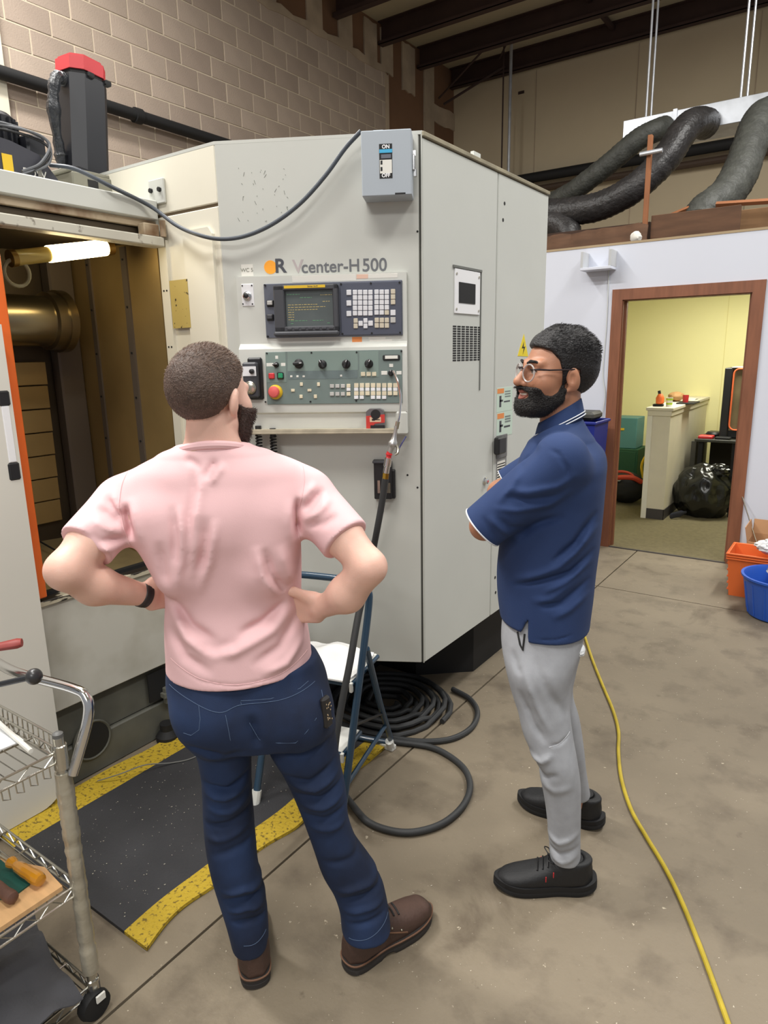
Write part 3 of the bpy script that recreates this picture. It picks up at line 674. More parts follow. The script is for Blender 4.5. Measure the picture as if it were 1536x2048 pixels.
# side fixtures: small window, vents, labels, switch, latch
def sp_(px, py, d=0.0): q = axp(px, py, 0, XS+d); return q.y, q.z
def span(name, x0, y0, x1, y1, d, t, m, parent=mc, bev=.001):
    a, z = sp_(x0, y0, d+t); b, zz = sp_(x1, y1, d+t); return mp(name, MB().b2((XS+d, a, zz), (XS+d+t, b, z), bev), m, parent)
a, z = sp_(911, 533, .006); b, zz = sp_(960, 632, .006); zt = z
wd = mp('window_plate', MB().b2((XS, a, zz+.004), (XS+.005, b, zt-.006), .001), M_whiteplate)
mp('window_opening', MB().b2((XS+.0052, a+.03, zz+.045), (XS+.007, b-.045, zt-.055)), M_blackm, wd)
mp('plate_shadow_gap', MB().b2((XS, a-.012, zt-.003), (XS+.006, b+.016, zt+.006)).b2((XS, b+.011, zz-.31), (XS+.004, b+.016, zt)), mat('gap_grey', C8(110, 112, 108), .8), wd)
sw = MB()
for yy in (a+.012, b-.012):
    for zz_ in (zz+.02, zt-.025): sw.cyl((XS+.005, yy, zz_), (XS+.0075, yy, zz_), .005, n=8)
mp('plate_screws', sw, M_steel, wd)['kind'] = 'stuff'
a, z = sp_(905, 651); b, zz = sp_(962, 722); nv, mv = 15, 7
for j in range(nv):
    for i in range(mv):
        y0 = a+(b-a)*i/mv; z1 = z-(z-zz)*j/nv
        mp('vent_slot', MB().b2((XS, y0+.003, z1-(z-zz)/nv*.62), (XS+.0012, y0+(b-a)/mv-.006, z1)), M_blackm, sd2 if False else mc)
a, z = sp_(1039, 668); 
tri = [sp_(1047.5, 668), sp_(1035, 712), sp_(1056, 713)]
wt = mp('warning_triangle', MB().prism(tri, .0012, frame((XS, 0, 0), (0, 1, 0), (0, 0, 1), (1, 0, 0))), mat('warning_yellow', C8(232, 208, 36), .5))
mp('bolt_symbol', MB().prism([sp_(1047.5, 683), sp_(1043, 697), sp_(1047, 696), sp_(1045, 709), sp_(1050, 693), sp_(1046.5, 694)], .0006, frame((XS+.0013, 0, 0), (0, 1, 0), (0, 0, 1), (1, 0, 0))), M_blackm, wt)
for y0 in (776, 826):
    sg = span('safety_sign', 994, y0, 1024, y0+(44 if y0 < 800 else 42), 0, .001, mat('sign_pale_green', C8(196, 214, 200), .55), mc)
    span('sign_heading', 995, y0+2, 1008, y0+10, .001, .0006, M_lbl_or, sg, 0)
    for k in range(3): span('sign_text', 1010, y0+6+5*k, 1021, y0+7+5*k, .001, .0004, mat('faded_ink', C8(120, 130, 126), .6), sg, 0)
    span('sign_figure', 999, y0+16, 1002.5, y0+38, .001, .0004, M_ink, sg, 0); span('sign_figure', 1000, y0+24, 1006, y0+27, .001, .0004, M_ink, sg, 0)
    span('sign_text', 1008, y0+26, 1020, y0+27, .001, .0004, M_ink, sg, 0)
ms = span('main_switch', 995, 872, 1014, 912, 0, .006, mat('switch_plate', C8(108, 108, 108), .5))
span('switch_handle', 999, 876, 1013, 906, .006, .03, M_black, ms, .006)
np_ = span('name_plate', 993, 916, 1012, 968, 0, .0015, mat('plate_grey', C8(132, 132, 130), .5))
for k in range(8): span('plate_text', 994.5, 924+5*k, 1010, 926+5*k, .0015, .0004, M_label, np_, 0)
y_, z_ = sp_(969, 962); mp('door_latch', MB().lathe([(.018, 0), (.018, .004), (.012, .008), (.012, .016), (.006, .018)], 18, frame((XS, y_, z_), (0, 1, 0), (0, 0, 1), (1, 0, 0))), M_chrome)
mp('latch_dot', MB().lathe([(.005, .018), (.005, .0195)], 10, frame((XS, y_, z_), (0, 1, 0), (0, 0, 1), (1, 0, 0))), M_red)
sm = MB()
for px, py in ((1009, 407), (1006, 440), (990, 1155), (991, 1185)):
    y_, z_ = sp_(px, py); sm.cyl((XS, y_, z_), (XS+.001, y_, z_), .008, n=8)
mp('side_holes', sm, M_blackm)['kind'] = 'stuff'
# ================================================================== THINGS
from mathutils import noise as mnoise
def blob(mb, c, r, amp, freq, seed=0, n=40, m=28, ridge=True, squash=None, M=None):
    t = MB().ell((0, 0, 0), 1.0, n, m); vs = []
    for v in t.v:
        q = v.normalized(); s = Vector((seed*7.1, seed*3.3, seed))
        k = mnoise.noise(q*freq+s)+.5*mnoise.noise(q*freq*2.3+s)
        if ridge: k = (.5-abs(mnoise.noise(q*freq+s)))*1.1-.3+.35*mnoise.noise(q*freq*2.9+s)
        q = Vector((q.x*r[0], q.y*r[1], q.z*r[2]))*(1+amp*k)
        if squash is not None: q.z = max(q.z, squash)
        vs.append(q+Vector(c))
    return mb.add(vs, t.f, 0, M)
# ---- on top of the machine
M_mot = mat('motor_black', C8(34, 35, 40), .38, spec=.5)
MZ = 2.222; mx, my = -2.80, 1.852
sm_ = thing('servo_motor', 'tall black eight sided motor with a red cap standing on top of the machine', 'motor', (mx, my, MZ))
MB().b2((mx-.17, my-.17, MZ), (mx+.15, my+.13, MZ+.03), .003).b2((mx-.17, my-.165, MZ+.03), (mx+.14, my+.12, MZ+.14), .004).b2((mx-.19, my-.18, MZ+.14), (mx+.13, my+.15, MZ+.155), .003).build('mounting_bracket', mat('bracket_grey', C8(128, 126, 112), .6), sm_)
MB().b2((mx+.139, my-.10, MZ+.045), (mx+.142, my-.055, MZ+.12)).build('bracket_slot', M_blackm, sm_)
def octa(r, c): 
    return [(r, c), (c, r), (-c, r), (-r, c), (-r, -c), (-c, -r), (c, -r), (r, -c)]
Tm = Matrix.Translation((mx-.02, my-.01, MZ+.155)) @ Matrix.Rotation(R(-5), 4, 'X') @ Matrix.Rotation(R(4), 4, 'Z')
MB().prism(octa(.098, .052), .012, Tm, 0, 0).prism([(.1, .1), (-.1, .1), (-.1, -.1), (.1, -.1)], .014, Tm, 0, 0).build('flange', M_mot, sm_)
MB().prism(octa(.088, .046), .37, Tm, 0, .012).build('motor_body', M_mot, sm_)
MB().prism(octa(.078, .042), .035, Tm, 0, .382).build('neck', M_blackm, sm_)
MB().prism(octa(.084, .046), .048, Tm, 0, .400).prism(octa(.076, .040), .012, Tm, 0, .446).build('red_cap', mat('cap_red', C8(200, 58, 64), .5), sm_)
for (x, y) in ((.084, -.02), (.084, .06), (-.02, -.086)):
    MB().box((x, y, .385), (.03, .03, .02), .004, Tm).build('lug', M_blackm, sm_)
pts = spline([Tm @ Vector(p) for p in ((.01, -.09, .36), (.03, -.135, .34), (.03, -.15, .27), (.02, -.14, .18), (.0, -.11, .08), (.0, -.10, .02))], 6)
rr = random.Random(2)
MB().tube(pts, [.022+rr.uniform(-.005, .006) for _ in pts], 9).build('taped_cable', mat('black_tape', C8(46, 48, 52), .32, var=.3, vscale=40, bump=.6, bscale=60), sm_)
# low motor / pump with hood
px_, py_ = -2.62, 1.36
pm = thing('pump_motor', 'low black finned motor under a dark hood with a yellow label at the left end', 'motor', (px_, py_, MZ))
hood = [(-.20, 0), (.16, 0), (.16, .05), (.10, .12), (.0, .145), (-.20, .16)]
MB().prism(hood, .26, frame((px_, py_, MZ+.002), (0, 1, 0), (0, 0, 1), (1, 0, 0)) @ Matrix.Translation((0, 0, -.13))).build('hood', mat('hood_grey', C8(58, 58, 66), .45), pm)
fin = MB().lathe([(.075, .12), (.085, .14), (.085, .25), (.07, .265), (.02, .27)], 24, Matrix.Translation((px_-.03, py_+.02, MZ)))
fin.build('fan_housing', M_mot, pm)
for k in range(20):
    t = 2*math.pi*k/20
    MB().box((.088, 0, .195), (.012, .006, .10), 0, Matrix.Translation((px_-.03, py_+.02, MZ)) @ Matrix.Rotation(t, 4, 'Z')).build('cooling_fin', M_mot, pm)
MB().b2((px_-.02, py_+.09, MZ+.13), (px_+.08, py_+.16, MZ+.20), .008).build('terminal_box', M_mot, pm)
MB().b2((px_+.131, py_-.035, MZ+.02), (px_+.133, py_+.0, MZ+.10)).build('yellow_label', M_yel, pm)
MB().b2((px_+.131, py_+.085, MZ+.01), (px_+.134, py_+.10, MZ+.09)).build('steel_strap', M_steel, pm)
text('hood_lettering', 'POW', .036, M_label, frame((px_+.1315, py_+.075, MZ+.055), (0, 1, 0), (0, 0, 1), (1, 0, 0)), pm)
ncb = thing('cable_bundle', 'loops of thin grey cable lying over the black finned motor', 'cable', (px_, py_, MZ+.1))
M_cab = mat('grey_cable', C8(92, 94, 98), .5)
for k, (dz, dr) in enumerate(((0, 0), (.012, .015), (.02, -.01))):
    MB().tube(spline([(px_+.13+.0*k, py_-.16, MZ+.15+dz), (px_+.10, py_-.02, MZ+.185+dz), (px_+.12+dr, py_+.10, MZ+.175+dz), (px_+.145, py_+.135, MZ+.14+dz), (px_+.15, py_+.10+dr, MZ+.09), (px_+.148, py_+.02, MZ+.03+dz)], 8), .005, 7).build('cable_loop', M_cab if k else M_black, ncb)
# power cable to the disconnect box
def cp3(a, z, d): return FC @ Vector((a, -d, z))
P_ = [axp(100, 330, 0, -2.5), axp(150, 338, 0, -2.42), axp(220, 372, 0, -2.345), axp(300, 412, 0, -2.335)]
P_ += [axp(352, 450, 1, YC-.05), axp(395, 469, 1, YC-.06)]
for px, py, d in ((440, 478, .05), (490, 472, .05), (545, 448, .05), (600, 407, .05), (650, 352, .05), (690, 297, .05), (722, 262, .06)):
    a, z = con(px, py, d); P_.append(cp3(a, z, d))
o = MB().tube(spline(P_, 8), .0075, 10).build('power_cable', mat('power_cable_grey', C8(70, 76, 84), .45))
tag(o, 'dark grey power cable sagging across the machine up to the grey disconnect box', 'cable')

# ---- air gun, hose, holder
a0, z0 = con(748, 922, .02); a1, z1 = con(791, 997, .02)
ho = mp('gun_holder', cbox(cbox(MB(), a0, a1-.012, z1, z0, 0, .035, .003), a0, a1, z1, z0-.035, 0, .025, .003), M_black)
mp('holder_top', cbox(MB(), a0-.004, a1-.016, z0-.006, z0+.004, 0, .045, .002), M_bez, ho)
mp('holder_bracket', cbox(cbox(MB(), a0+.014, a0+.024, z1+.025, z1+.075, .035, .039), a0+.05, a0+.064, z1+.025, z1+.065, .035, .037), M_steel, ho)
ag = thing('air_gun', 'silver air blow gun with a long thin pipe hanging in front of the operator panel', 'air gun', cp3(.61, 1.23, .14))
def q3(px, py, d): a, z = con(px, py, d); return cp3(a, z, d)
MB().tube(spline([q3(787, 742, .10), q3(796, 765, .12), q3(801, 795, .135), q3(799, 830, .14), q3(794, 850, .14)], 6), .0042, 8).build('nozzle_pipe', M_chrome, ag)
MB().cyl(q3(796, 843, .14), q3(793, 857, .14), .0075, n=10).build('pipe_nut', M_steel, ag)
gbody = [q3(793, 852, .14), q3(789, 872, .14), q3(786, 886, .14), q3(783, 893, .14), q3(779, 905, .14)]
MB().tube(spline(gbody, 5), [.008, .0075, .007, .0068, .007, .008, .009, .0105, .013, .0155, .017, .0175, .017, .0165, .015, .013, .012, .0115, .011, .0105, .010], 12).build('gun_body', mat('cast_aluminium', C8(200, 200, 198), .35, metal=.8), ag)
MB().tube(spline([q3(790, 884, .14), q3(796, 896, .145), q3(795, 906, .15), q3(790, 909, .15)], 5), .0055, 8).build('trigger', M_steel, ag)
MB().tube([q3(812, 873, .06), q3(803, 888, .07), q3(798, 897, .08)], .003, 6).build('hanging_hook', mat('hook_blue', C8(70, 70, 120), .5), ag)
h_ = [q3(779, 903, .14), q3(777, 916, .14)]
MB().cyl(h_[0], h_[1], .010, .010, 12).cyl(h_[0].lerp(h_[1], .35), h_[0].lerp(h_[1], .5), .0125, n=12).build('red_coupling', M_red, ag)
h2 = [q3(777, 915, .14), q3(772, 946, .14), q3(771, 958, .14)]
MB().tube([h2[0], h2[0].lerp(h2[1], .05), h2[0].lerp(h2[1], .55), h2[0].lerp(h2[1], .6), h2[1]], [.010, .0145, .0145, .012, .012], 14).build('steel_coupler', M_chrome, ag)
MB().tube([h2[1], h2[2]], .0125, 6).build('brass_fitting', mat('brass', C8(198, 160, 70), .3, metal=1), ag)
M_hose = mat('black_rubber_hose', C8(50, 51, 52), .6)
vertical = [q3(771, 957, .14), q3(764, 1005, .135), q3(755, 1055, .13), q3(744, 1112, .12)]
vertical += [axp(734, 1165, 1, 1.86), axp(718, 1225, 1, 1.79), axp(700, 1325, 1, 1.71), axp(683, 1410, 1, 1.65), axp(671, 1485, 1, 1.60), axp(670, 1540, 1, 1.57)]
loop = [fl(684, 1580, .045), fl(705, 1610, .018), fl(735, 1643, .013), fl(780, 1661, .013), fl(830, 1664, .013), fl(885, 1647, .013), fl(925, 1613, .013), fl(940, 1575, .013), fl(930, 1540, .013), fl(900, 1513, .013), fl(860, 1494, .013), fl(800, 1485, .013), fl(745, 1478, .013), fl(700, 1468, .013), fl(640, 1455, .013)]
o = MB().tube(spline(vertical+loop, 8), .0125, 12).build('air_hose', M_hose)
tag(o, 'black rubber air hose hanging from the air gun and looping over the floor', 'hose')
# spare coil
ch = thing('coiled_hose', 'coil of black hose lying on the floor in the shadow under the machine corner', 'hose', fl(790, 1420))
cc_ = fl(775, 1412); pts = []
for k in range(0, 24*9+1):
    t = 2*math.pi*k/24; r_ = .30-.027*(k/24)+.006*math.sin(5*t); z_ = .014+.024*(k//24 % 2)+.004*math.sin(3*t)
    pts.append(cc_+Vector((r_*math.cos(t)*1.0, r_*math.sin(t)*1.0, z_)))
MB().tube(pts, .0125, 10).build('coil', M_hose, ch)
pts = [fl(905, 1378, .016), fl(940, 1398, .013), fl(955, 1425, .013), fl(943, 1455, .013), fl(905, 1477, .013), fl(850, 1483, .013), fl(790, 1477, .013), fl(730, 1462, .013), fl(680, 1450, .02)]
MB().tube(spline(pts, 8), .0125, 10).build('loose_end', M_hose, ch)
# tape measure on the tray
ta, tz = con(752, 862, .075)
tm = thing('tape_measure', 'red and black tape measure standing on the console tray', 'tape measure', M=FC @ Matrix.Translation((ta, -.078, 1.366)))
Wt = wmat(tm); Y_ = Wt @ frame((0, 0, 0), (1, 0, 0), (0, 0, 1), (0, -1, 0))
body = [(-.034, .0), (.036, .0), (.036, .04), (.030, .066), (.018, .072), (-.022, .072), (-.034, .062)]
MB().prism(body, .032, Y_ @ Matrix.Translation((0, 0, -.016))).build('case', mat('tape_chrome', C8(120, 120, 122), .35, metal=.6), tm, smooth=50)
MB().prism([(-.034, 0), (-.018, 0), (.0, .018), (.036, .022), (.036, .052), (-.034, .046)], .002, Y_ @ Matrix.Translation((0, 0, .016))).build('red_band', mat('tape_red', C8(206, 62, 54), .45), tm)
MB().cyl(Y_ @ Vector((.002, .052, .016)), Y_ @ Vector((.002, .052, .0195)), .018, n=20).build('black_disc', M_black, tm)
MB().b2((-.02, .024, .018), (.022, .042, .0188), 0, 0, Y_).build('label', mat('tape_label', C8(226, 190, 160), .5), tm)
MB().b2((-.012, .029, .0188), (.0, .036, .0192), 0, 0, Y_).b2((.0, .031, .0188), (.018, .034, .0192), 0, 0, Y_).build('label_print', M_blackm, tm)
MB().b2((-.018, 0, .016), (.036, .012, .019), 0, 0, Y_).build('foot', M_black, tm)

# ---- step ladder
FLp, FRp, RRp, RLp = Vector((-1.69, 1.53, .008)), Vector((-1.345, 1.61, .008)), Vector((-1.475, 2.115, .008)), Vector((-1.83, 2.03, .008))
M_lad = mat('ladder_blue', C8(40, 66, 88), .35, coat=.3); M_ladw = mat('ladder_white', C8(222, 222, 216), .5)
lad = thing('step_ladder', 'small folding step ladder with blue tube frame and white steps behind the man in pink', 'ladder', (FLp+RRp)/2)
topR, topL = Vector((-1.385, 1.86, .74)), Vector((-1.73, 1.78, .74)); hR, hL = Vector((-1.44, 1.875, .825)), Vector((-1.70, 1.815, .825))
MB().tube(spline([FRp, FRp.lerp(topR, .5), topR, Vector((-1.40, 1.87, .80)), hR, hL, Vector((-1.735, 1.80, .80)), topL, topL.lerp(FLp, .5), FLp], 8), .0135, 12).build('front_frame', M_lad, lad)
rtR, rtL = FRp.lerp(topR, .80)+Vector((0, .02, 0)), FLp.lerp(topL, .80)+Vector((0, .02, 0))
MB().tube(spline([rtR, rtR.lerp(RRp, .5), RRp+Vector((0, 0, .03)), RRp+Vector((-.03, 0, .015))], 8)+spline([RLp+Vector((.03, 0, .015)), RLp+Vector((0, 0, .03)), rtL.lerp(RLp, .5), rtL], 8), .0125, 10).build('rear_frame', M_lad, lad)
for P0 in (FLp, FRp, RRp, RLp):
    d = ((topR if P0 in (FRp,) else topL if P0 is FLp else rtR if P0 is RRp else rtL)-P0).normalized()
    MB().tube([P0-d*.004, P0+d*.05], .018, 10).build('foot_cap', M_ladw, lad)
for q in (RRp,): MB().b2((q.x-.075, q.y-.016, .0), (q.x+.018, q.y+.016, .022), .003).build('corner_cap', M_ladw, lad)
def step(t, dep, name):
    a, b = FLp.lerp(topL, t), FRp.lerp(topR, t); u = (b-a).normalized(); v = Vector((-u.y, u.x, 0))
    F_ = frame((a+b)/2, u, v, (0, 0, 1)); w_ = (b-a).length/2-.014
    s_ = MB().b2((-w_, -.03, -.016), (w_, dep, .0), .004, 0, F_).build(name, M_lad, lad)
    MB().b2((-w_+.008, -.022, .0), (w_-.008, dep-.008, .005), .002, 0, F_).build('step_tread', M_ladw, s_)
    MB().b2((w_-.012, -.034, -.035), (w_+.0, -.02, .002), .002, 0, F_).build('step_corner', M_ladw, s_)
step(.34, .14, 'step'); F_top = None
a, b = FLp.lerp(topL, .66), FRp.lerp(topR, .66); u = (b-a).normalized(); v = Vector((-u.y, u.x, 0)); FT = frame((a+b)/2, u, v, (0, 0, 1)); w_ = (b-a).length/2-.014
step(.66, .23, 'top_step')
for t in (.45,):
    MB().tube([FRp.lerp(topR, t)+Vector((.0, .016, 0)), rtR.lerp(RRp, .62)], .006, 6).build('folding_link', M_black, lad)
MB().tube([FRp.lerp(topR, .18), RRp.lerp(rtR, .25)], .009, 8).build('side_brace', M_lad, lad)
# white cloth on the top step
P = []
for i in range(17):
    row = []
    for j in range(13):
        x = -.15+.30*i/16; y = -.035+.24*j/12
        z = .014+.05*math.exp(-((x-.03)/.10)**2-((y-.13)/.08)**2)+.012*mnoise.noise(Vector((x*14, y*14, 1)))+.014*mnoise.noise(Vector((x*5+3, y*7, 4)))
        row.append(FT @ Vector((x+.01*mnoise.noise(Vector((y*20, 0, 0))), y, max(.008, z))))
    P.append(row)
o = MB().grid(P, thick=.006).build('white_cloth', mat('cloth_white', C8(236, 236, 234), .9, bump=.1, bscale=200), smooth=60)
tag(o, 'crumpled white cloth lying on the top step of the ladder', 'cloth')

# ---- anti fatigue mat
M_mat = mat('black_mat', C8(52, 52, 55), .8, var=.12, vscale=5, bump=.3, bscale=160)
def wavyx(y, x, amp): return x+amp*(.018*math.sin(y*9+.6)+.012*math.sin(y*17))
def lift(y): return max(0, .018*math.sin(y*9-1.0))*(1 if y > 1.15 else .2)
mt = thing('floor_mat', 'black anti-fatigue mat with yellow borders along both long edges beside the machine', 'mat', (-1.9, 1.5, 0))
ny = 60; Y0, Y1 = .902, 2.12
def band(xa, xb, edge, name, m, z=.012, nx=6, wave=(0, 0)):
    P = []
    for i in range(ny+1):
        y = Y0+(Y1-Y0)*i/ny
        A, B = wavyx(y, xa, wave[0]), wavyx(y, xb, wave[1]); row = []
        for j in range(nx+1):
            t = j/nx; h = lift(y)*(t**2 if edge > 0 else 0)+(.035*max(0, math.sin(y*7.5+.4))*(1-t)**1.5 if edge < 0 else 0)
            row.append((A+(B-A)*t, y, z+h))
        P.append(row)
    return MB().grid(P, thick=.0115).build(name, m, mt, smooth=60)
M_yb = mat('mat_yellow', C8(192, 162, 42), .7, col2=C8(116, 96, 32), thr=(.36, .45), vscale=75, bump=.6, bscale=110, detail=6)
band(-2.21, -1.592, 0, 'mat_body', M_mat, wave=(0, .3), nx=10)
band(-1.592, -1.497, 1, 'yellow_border', M_yb, wave=(.3, 1.0))
band(-2.345, -2.21, -1, 'yellow_border', M_yb, wave=(.5, 0))
# metal chips swept over the mat and floor
ck = MB(); ck2 = MB(); rr = random.Random(11)
for k in range(520):
    if k < 330: x, y, z = rr.uniform(-2.15, -1.62), rr.uniform(.93, 2.05), .0135
    else: x, y, z = rr.uniform(-1.3, .35), rr.uniform(.9, 4.2), .001
    s = rr.choice((.001, .0012, .0015, .002, .0025)); (ck if k < 330 else ck2).box((0, 0, 0), (s*rr.uniform(.7, 2.2), s, s*.5), 0, Matrix.Translation((x, y, z+s*.25)) @ Matrix.Rotation(rr.uniform(0, 3), 4, 'Z'))
o = ck.build('metal_chips', mat('bright_chip', C8(205, 198, 184), .4, metal=.3), mt); o['kind'] = 'stuff'
o = ck2.build('metal_chips', MATS['bright_chip'], fe); o['kind'] = 'stuff'
o = MB().tube(spline([fl(195, 1562, .02), fl(240, 1548, .045), fl(290, 1530, .05), fl(340, 1526, .02), fl(385, 1516, .016), fl(430, 1490, .016)], 8), .0025, 6).build('thin_wire', mat('wire_grey', C8(120, 120, 116), .5))
tag(o, 'thin grey wire lying across the back of the black mat', 'wire')
# ---- yellow extension cord
yc_ = [(1120, 1130), (1150, 1210), (1172, 1280), (1186, 1322), (1206, 1372), (1226, 1420), (1237, 1462), (1237, 1505), (1243, 1558), (1262, 1618), (1292, 1672), (1330, 1735), (1362, 1800), (1395, 1880), (1425, 1960), (1452, 2035), (1475, 2100)]
o = MB().tube(spline([fl(*p, .0075) for p in yc_], 8), .0072, 10).build('extension_cord', mat('cord_yellow', C8(180, 158, 46), .5, var=.12, vscale=14))
tag(o, 'yellow extension cord snaking along the concrete floor behind the man in navy', 'cord')

# ---- wire cart, lower left
M_wire = mat('cart_chrome', C8(190, 188, 180), .22, metal=.95); M_tape = mat('clear_tape_wrap', C8(170, 164, 148), .28, var=.10, vscale=14, metal=.35, bump=.3, bscale=40)
CX, CY = -1.437, .716; CW_, CD = .46, .80
cart = thing('wire_cart', 'chrome wire shelf cart on casters with a taped post at the left edge', 'cart', (CX-CW_/2, CY-CD/2, 0))
for (x, y) in ((CX, CY), (CX-CW_, CY), (CX, CY-CD), (CX-CW_, CY-CD)):
    po = MB().lathe([(.0127, .09), (.0127, .785), (.011, .79)], 18, Matrix.Translation((x, y, 0))).build('post', M_wire, cart)
    MB().lathe([(.0125, .787), (.012, .795), (.006, .799)], 16, Matrix.Translation((x, y, 0))).build('post_cap', mat('cap_grey', C8(92, 92, 90), .5), po)
    rr = random.Random(5); pr_ = []; z = .13
    while z < .69:
        pr_.append((.0175+rr.uniform(0, .003), z)); pr_.append((.0180+rr.uniform(0, .003), z+.020)); z += .026
    MB().lathe(pr_, 16, Matrix.Translation((x, y, 0))).build('tape_wrap', M_tape, po)
    for z in (.735, .375, .075): MB().lathe([(.0150, z-.03), (.0175, z-.028), (.0165, z+.03), (.0145, z+.032)], 16, Matrix.Translation((x, y, 0))).build('shelf_collar', M_wire, po)
    cs = MB().b2((x-.014, y-.014, .058), (x+.014, y+.014, .10), .004).build('caster', mat('caster_fork', C8(70, 70, 72), .45), cart)
    MB().lathe([(.012, -.015), (.036, -.013), (.040, 0), (.036, .013), (.012, .015)], 20, frame((x+.012, y-.01, .040), (0, 0, 1), (0, 1, 0), (1, .2, 0))).build('wheel', M_blackm, cs)
    MB().b2((x+.028, y-.012, .055), (x+.034, y+.012, .075), .001).build('caster_tag', M_label, cs)
def truss(mb, p, q, z0, z1, n):
    p = Vector(p); q = Vector(q)
    for z in (z0, z1): mb.tube([p+Vector((0, 0, z)), q+Vector((0, 0, z))], .0032, 6)
    pts = []
    for k in range(n+1): pts.append(p.lerp(q, k/n)+Vector((0, 0, z0 if k % 2 else z1)))
    mb.tube(pts, .0020, 5)
for zs, nm in ((.725, 'top_shelf'), (.362, 'middle_shelf'), (.062, 'bottom_shelf')):
    mb = MB(); e = .012
    truss(mb, (CX, CY-e, 0), (CX, CY-CD+e, 0), zs, zs+.026, 26); truss(mb, (CX-CW_, CY-e, 0), (CX-CW_, CY-CD+e, 0), zs, zs+.026, 26)
    truss(mb, (CX-e, CY, 0), (CX-CW_+e, CY, 0), zs, zs+.026, 16); truss(mb, (CX-e, CY-CD, 0), (CX-CW_+e, CY-CD, 0), zs, zs+.026, 16)
    for k in range(1, 32): mb.tube([(CX-.002, CY-CD*k/32, zs+.026), (CX-CW_+.002, CY-CD*k/32, zs+.026)], .0016, 5)
    for k in range(1, 4): mb.tube([(CX-CW_*k/4, CY-.004, zs+.022), (CX-CW_*k/4, CY-CD+.004, zs+.022)], .0028, 6)
    if nm == 'top_shelf':
        for k in range(1, 19): mb.tube([(CX-CW_*k/19, CY+.002, zs+.0), (CX-CW_*k/19, CY+.004, zs+.055)], .0018, 5)
        mb.tube([(CX-.02, CY+.004, zs+.055), (CX-CW_+.02, CY+.004, zs+.055)], .003, 6)
        for k in range(1, 13): mb.tube([(CX+.002, CY-CD*k/26, zs), (CX+.004, CY-CD*k/26, zs-.028), (CX+.004, CY-CD*(k+.5)/26, zs-.02), (CX+.002, CY-CD*(k+.5)/26, zs)], .0018, 5)
    o = mb.build(nm, M_wire, cart); o['kind'] = 'stuff'
MB().tube(spline([(CX+.02, CY+.012, .690), (CX+.028, CY+.03, .74), (CX+.036, CY+.058, .82), (CX+.025, CY+.066, .862), (CX-.02, CY+.06, .876), (CX-CW_/2, CY+.03, .876), (CX-CW_+.04, CY+.04, .876), (CX-CW_-.02, CY+.06, .85), (CX-CW_-.012, CY+.02, .70)], 8), .0125, 14).build('push_handle', M_chrome, cart)
# things on the cart
P = [[(CX-.10-.22*i/8, CY-.03-.22*j/8, .760+.004*math.sin(i*.9+j*.5)) for j in range(9)] for i in range(9)]
o = MB().grid(P, thick=.003).build('paper_sheet', mat('paper_white', C8(232, 234, 236), .7)); tag(o, 'white paper sheet lying on the top shelf of the wire cart', 'paper')
o = MB().tube([(CX-.03, CY-.05, .765), (CX-.40, CY-.02, .785)], .006, 8).build('white_rod', M_label); tag(o, 'slim white rod lying across the top basket of the wire cart', 'rod')
bz = .362+.0285
pc = [fl(0, 1700, bz+.012), fl(42, 1682, bz+.012), fl(137, 1762, bz+.012), fl(0, 1862, bz+.012)]
brd = [(pc[3].x-.02, pc[3].y-.12), (pc[2].x, pc[2].y), (pc[1].x, pc[1].y), (pc[0].x-.05, pc[0].y-.06), (pc[0].x-.05, pc[3].y-.12)]
brd = [(CX-.008, CY-.035), (CX-.105, CY-.035+.01), (CX-.30, CY-.10), (CX-.32, CY-.40), (CX-.008, CY-.40)]
wbd = MB().prism(brd, .012, Matrix.Translation((0, 0, bz))).build('wooden_board', mat('pine_board', C8(214, 170, 120), .6, var=.12, vscale=5, stretch=(1, 8, 1)), smooth=None)
tag(wbd, 'pale wooden board lying on the middle shelf of the wire cart', 'board')
gsq = [fl(0, 1720, bz+.013), fl(60, 1770, bz+.013), fl(20, 1800, bz+.013), fl(-40, 1800, bz+.013)]
o = MB().prism([(p.x, p.y) for p in gsq], .004, Matrix.Translation((0, 0, bz+.0125))).build('green_pad', mat('pad_green', C8(24, 84, 74), .6)); tag(o, 'dark green pad lying on the wooden board of the wire cart', 'pad')
sd = thing('screwdriver', 'screwdriver with a translucent amber handle lying on the wooden board', 'screwdriver', fl(50, 1745, bz+.03))
s0, s1 = fl(83, 1762, bz+.036), fl(18, 1722, bz+.036); dd = (s1-s0).normalized(); L_ = (s1-s0).length
F_s = frame(s0, dd.orthogonal(), dd.cross(dd.orthogonal()), dd)
prof = [(.006, 0), (.014, .003), (.0165, .012), (.0165, .03), (.0150, .045), (.0155, .06), (.0135, L_*.70), (.0095, L_*.80), (.0135, L_*.88), (.0145, L_*.94), (.010, L_)]
MB().lathe(prof, 12, F_s).build('handle', mat('amber_plastic', C8(214, 146, 30), .18, spec=.7, trans=.25, coat=.6), sd, smooth=25)
MB().cyl(s0+dd*L_, s0+dd*(L_+.10), .0038, n=8).build('shank', M_steel, sd)
t0, t1 = fl(28, 1798, bz+.033), fl(-30, 1758, bz+.033); dd = (t1-t0).normalized(); F_s = frame(t0, dd.orthogonal(), dd.cross(dd.orthogonal()), dd)
o = thing('hand_tool', 'hand tool with a worn dark brown wooden handle beside the amber screwdriver', 'tool', t0)
MB().lathe([(.007, 0), (.014, .004), (.0155, .015), (.0135, .04), (.0155, .07), (.013, .11), (.008, .12)], 14, F_s).build('handle', mat('brown_handle', C8(96, 66, 54), .6, var=.2, vscale=30), o)
MB().cyl(F_s @ Vector((0, 0, .12)), F_s @ Vector((0, 0, .2)), .004, n=8).build('shank', M_steel, o)
P = []
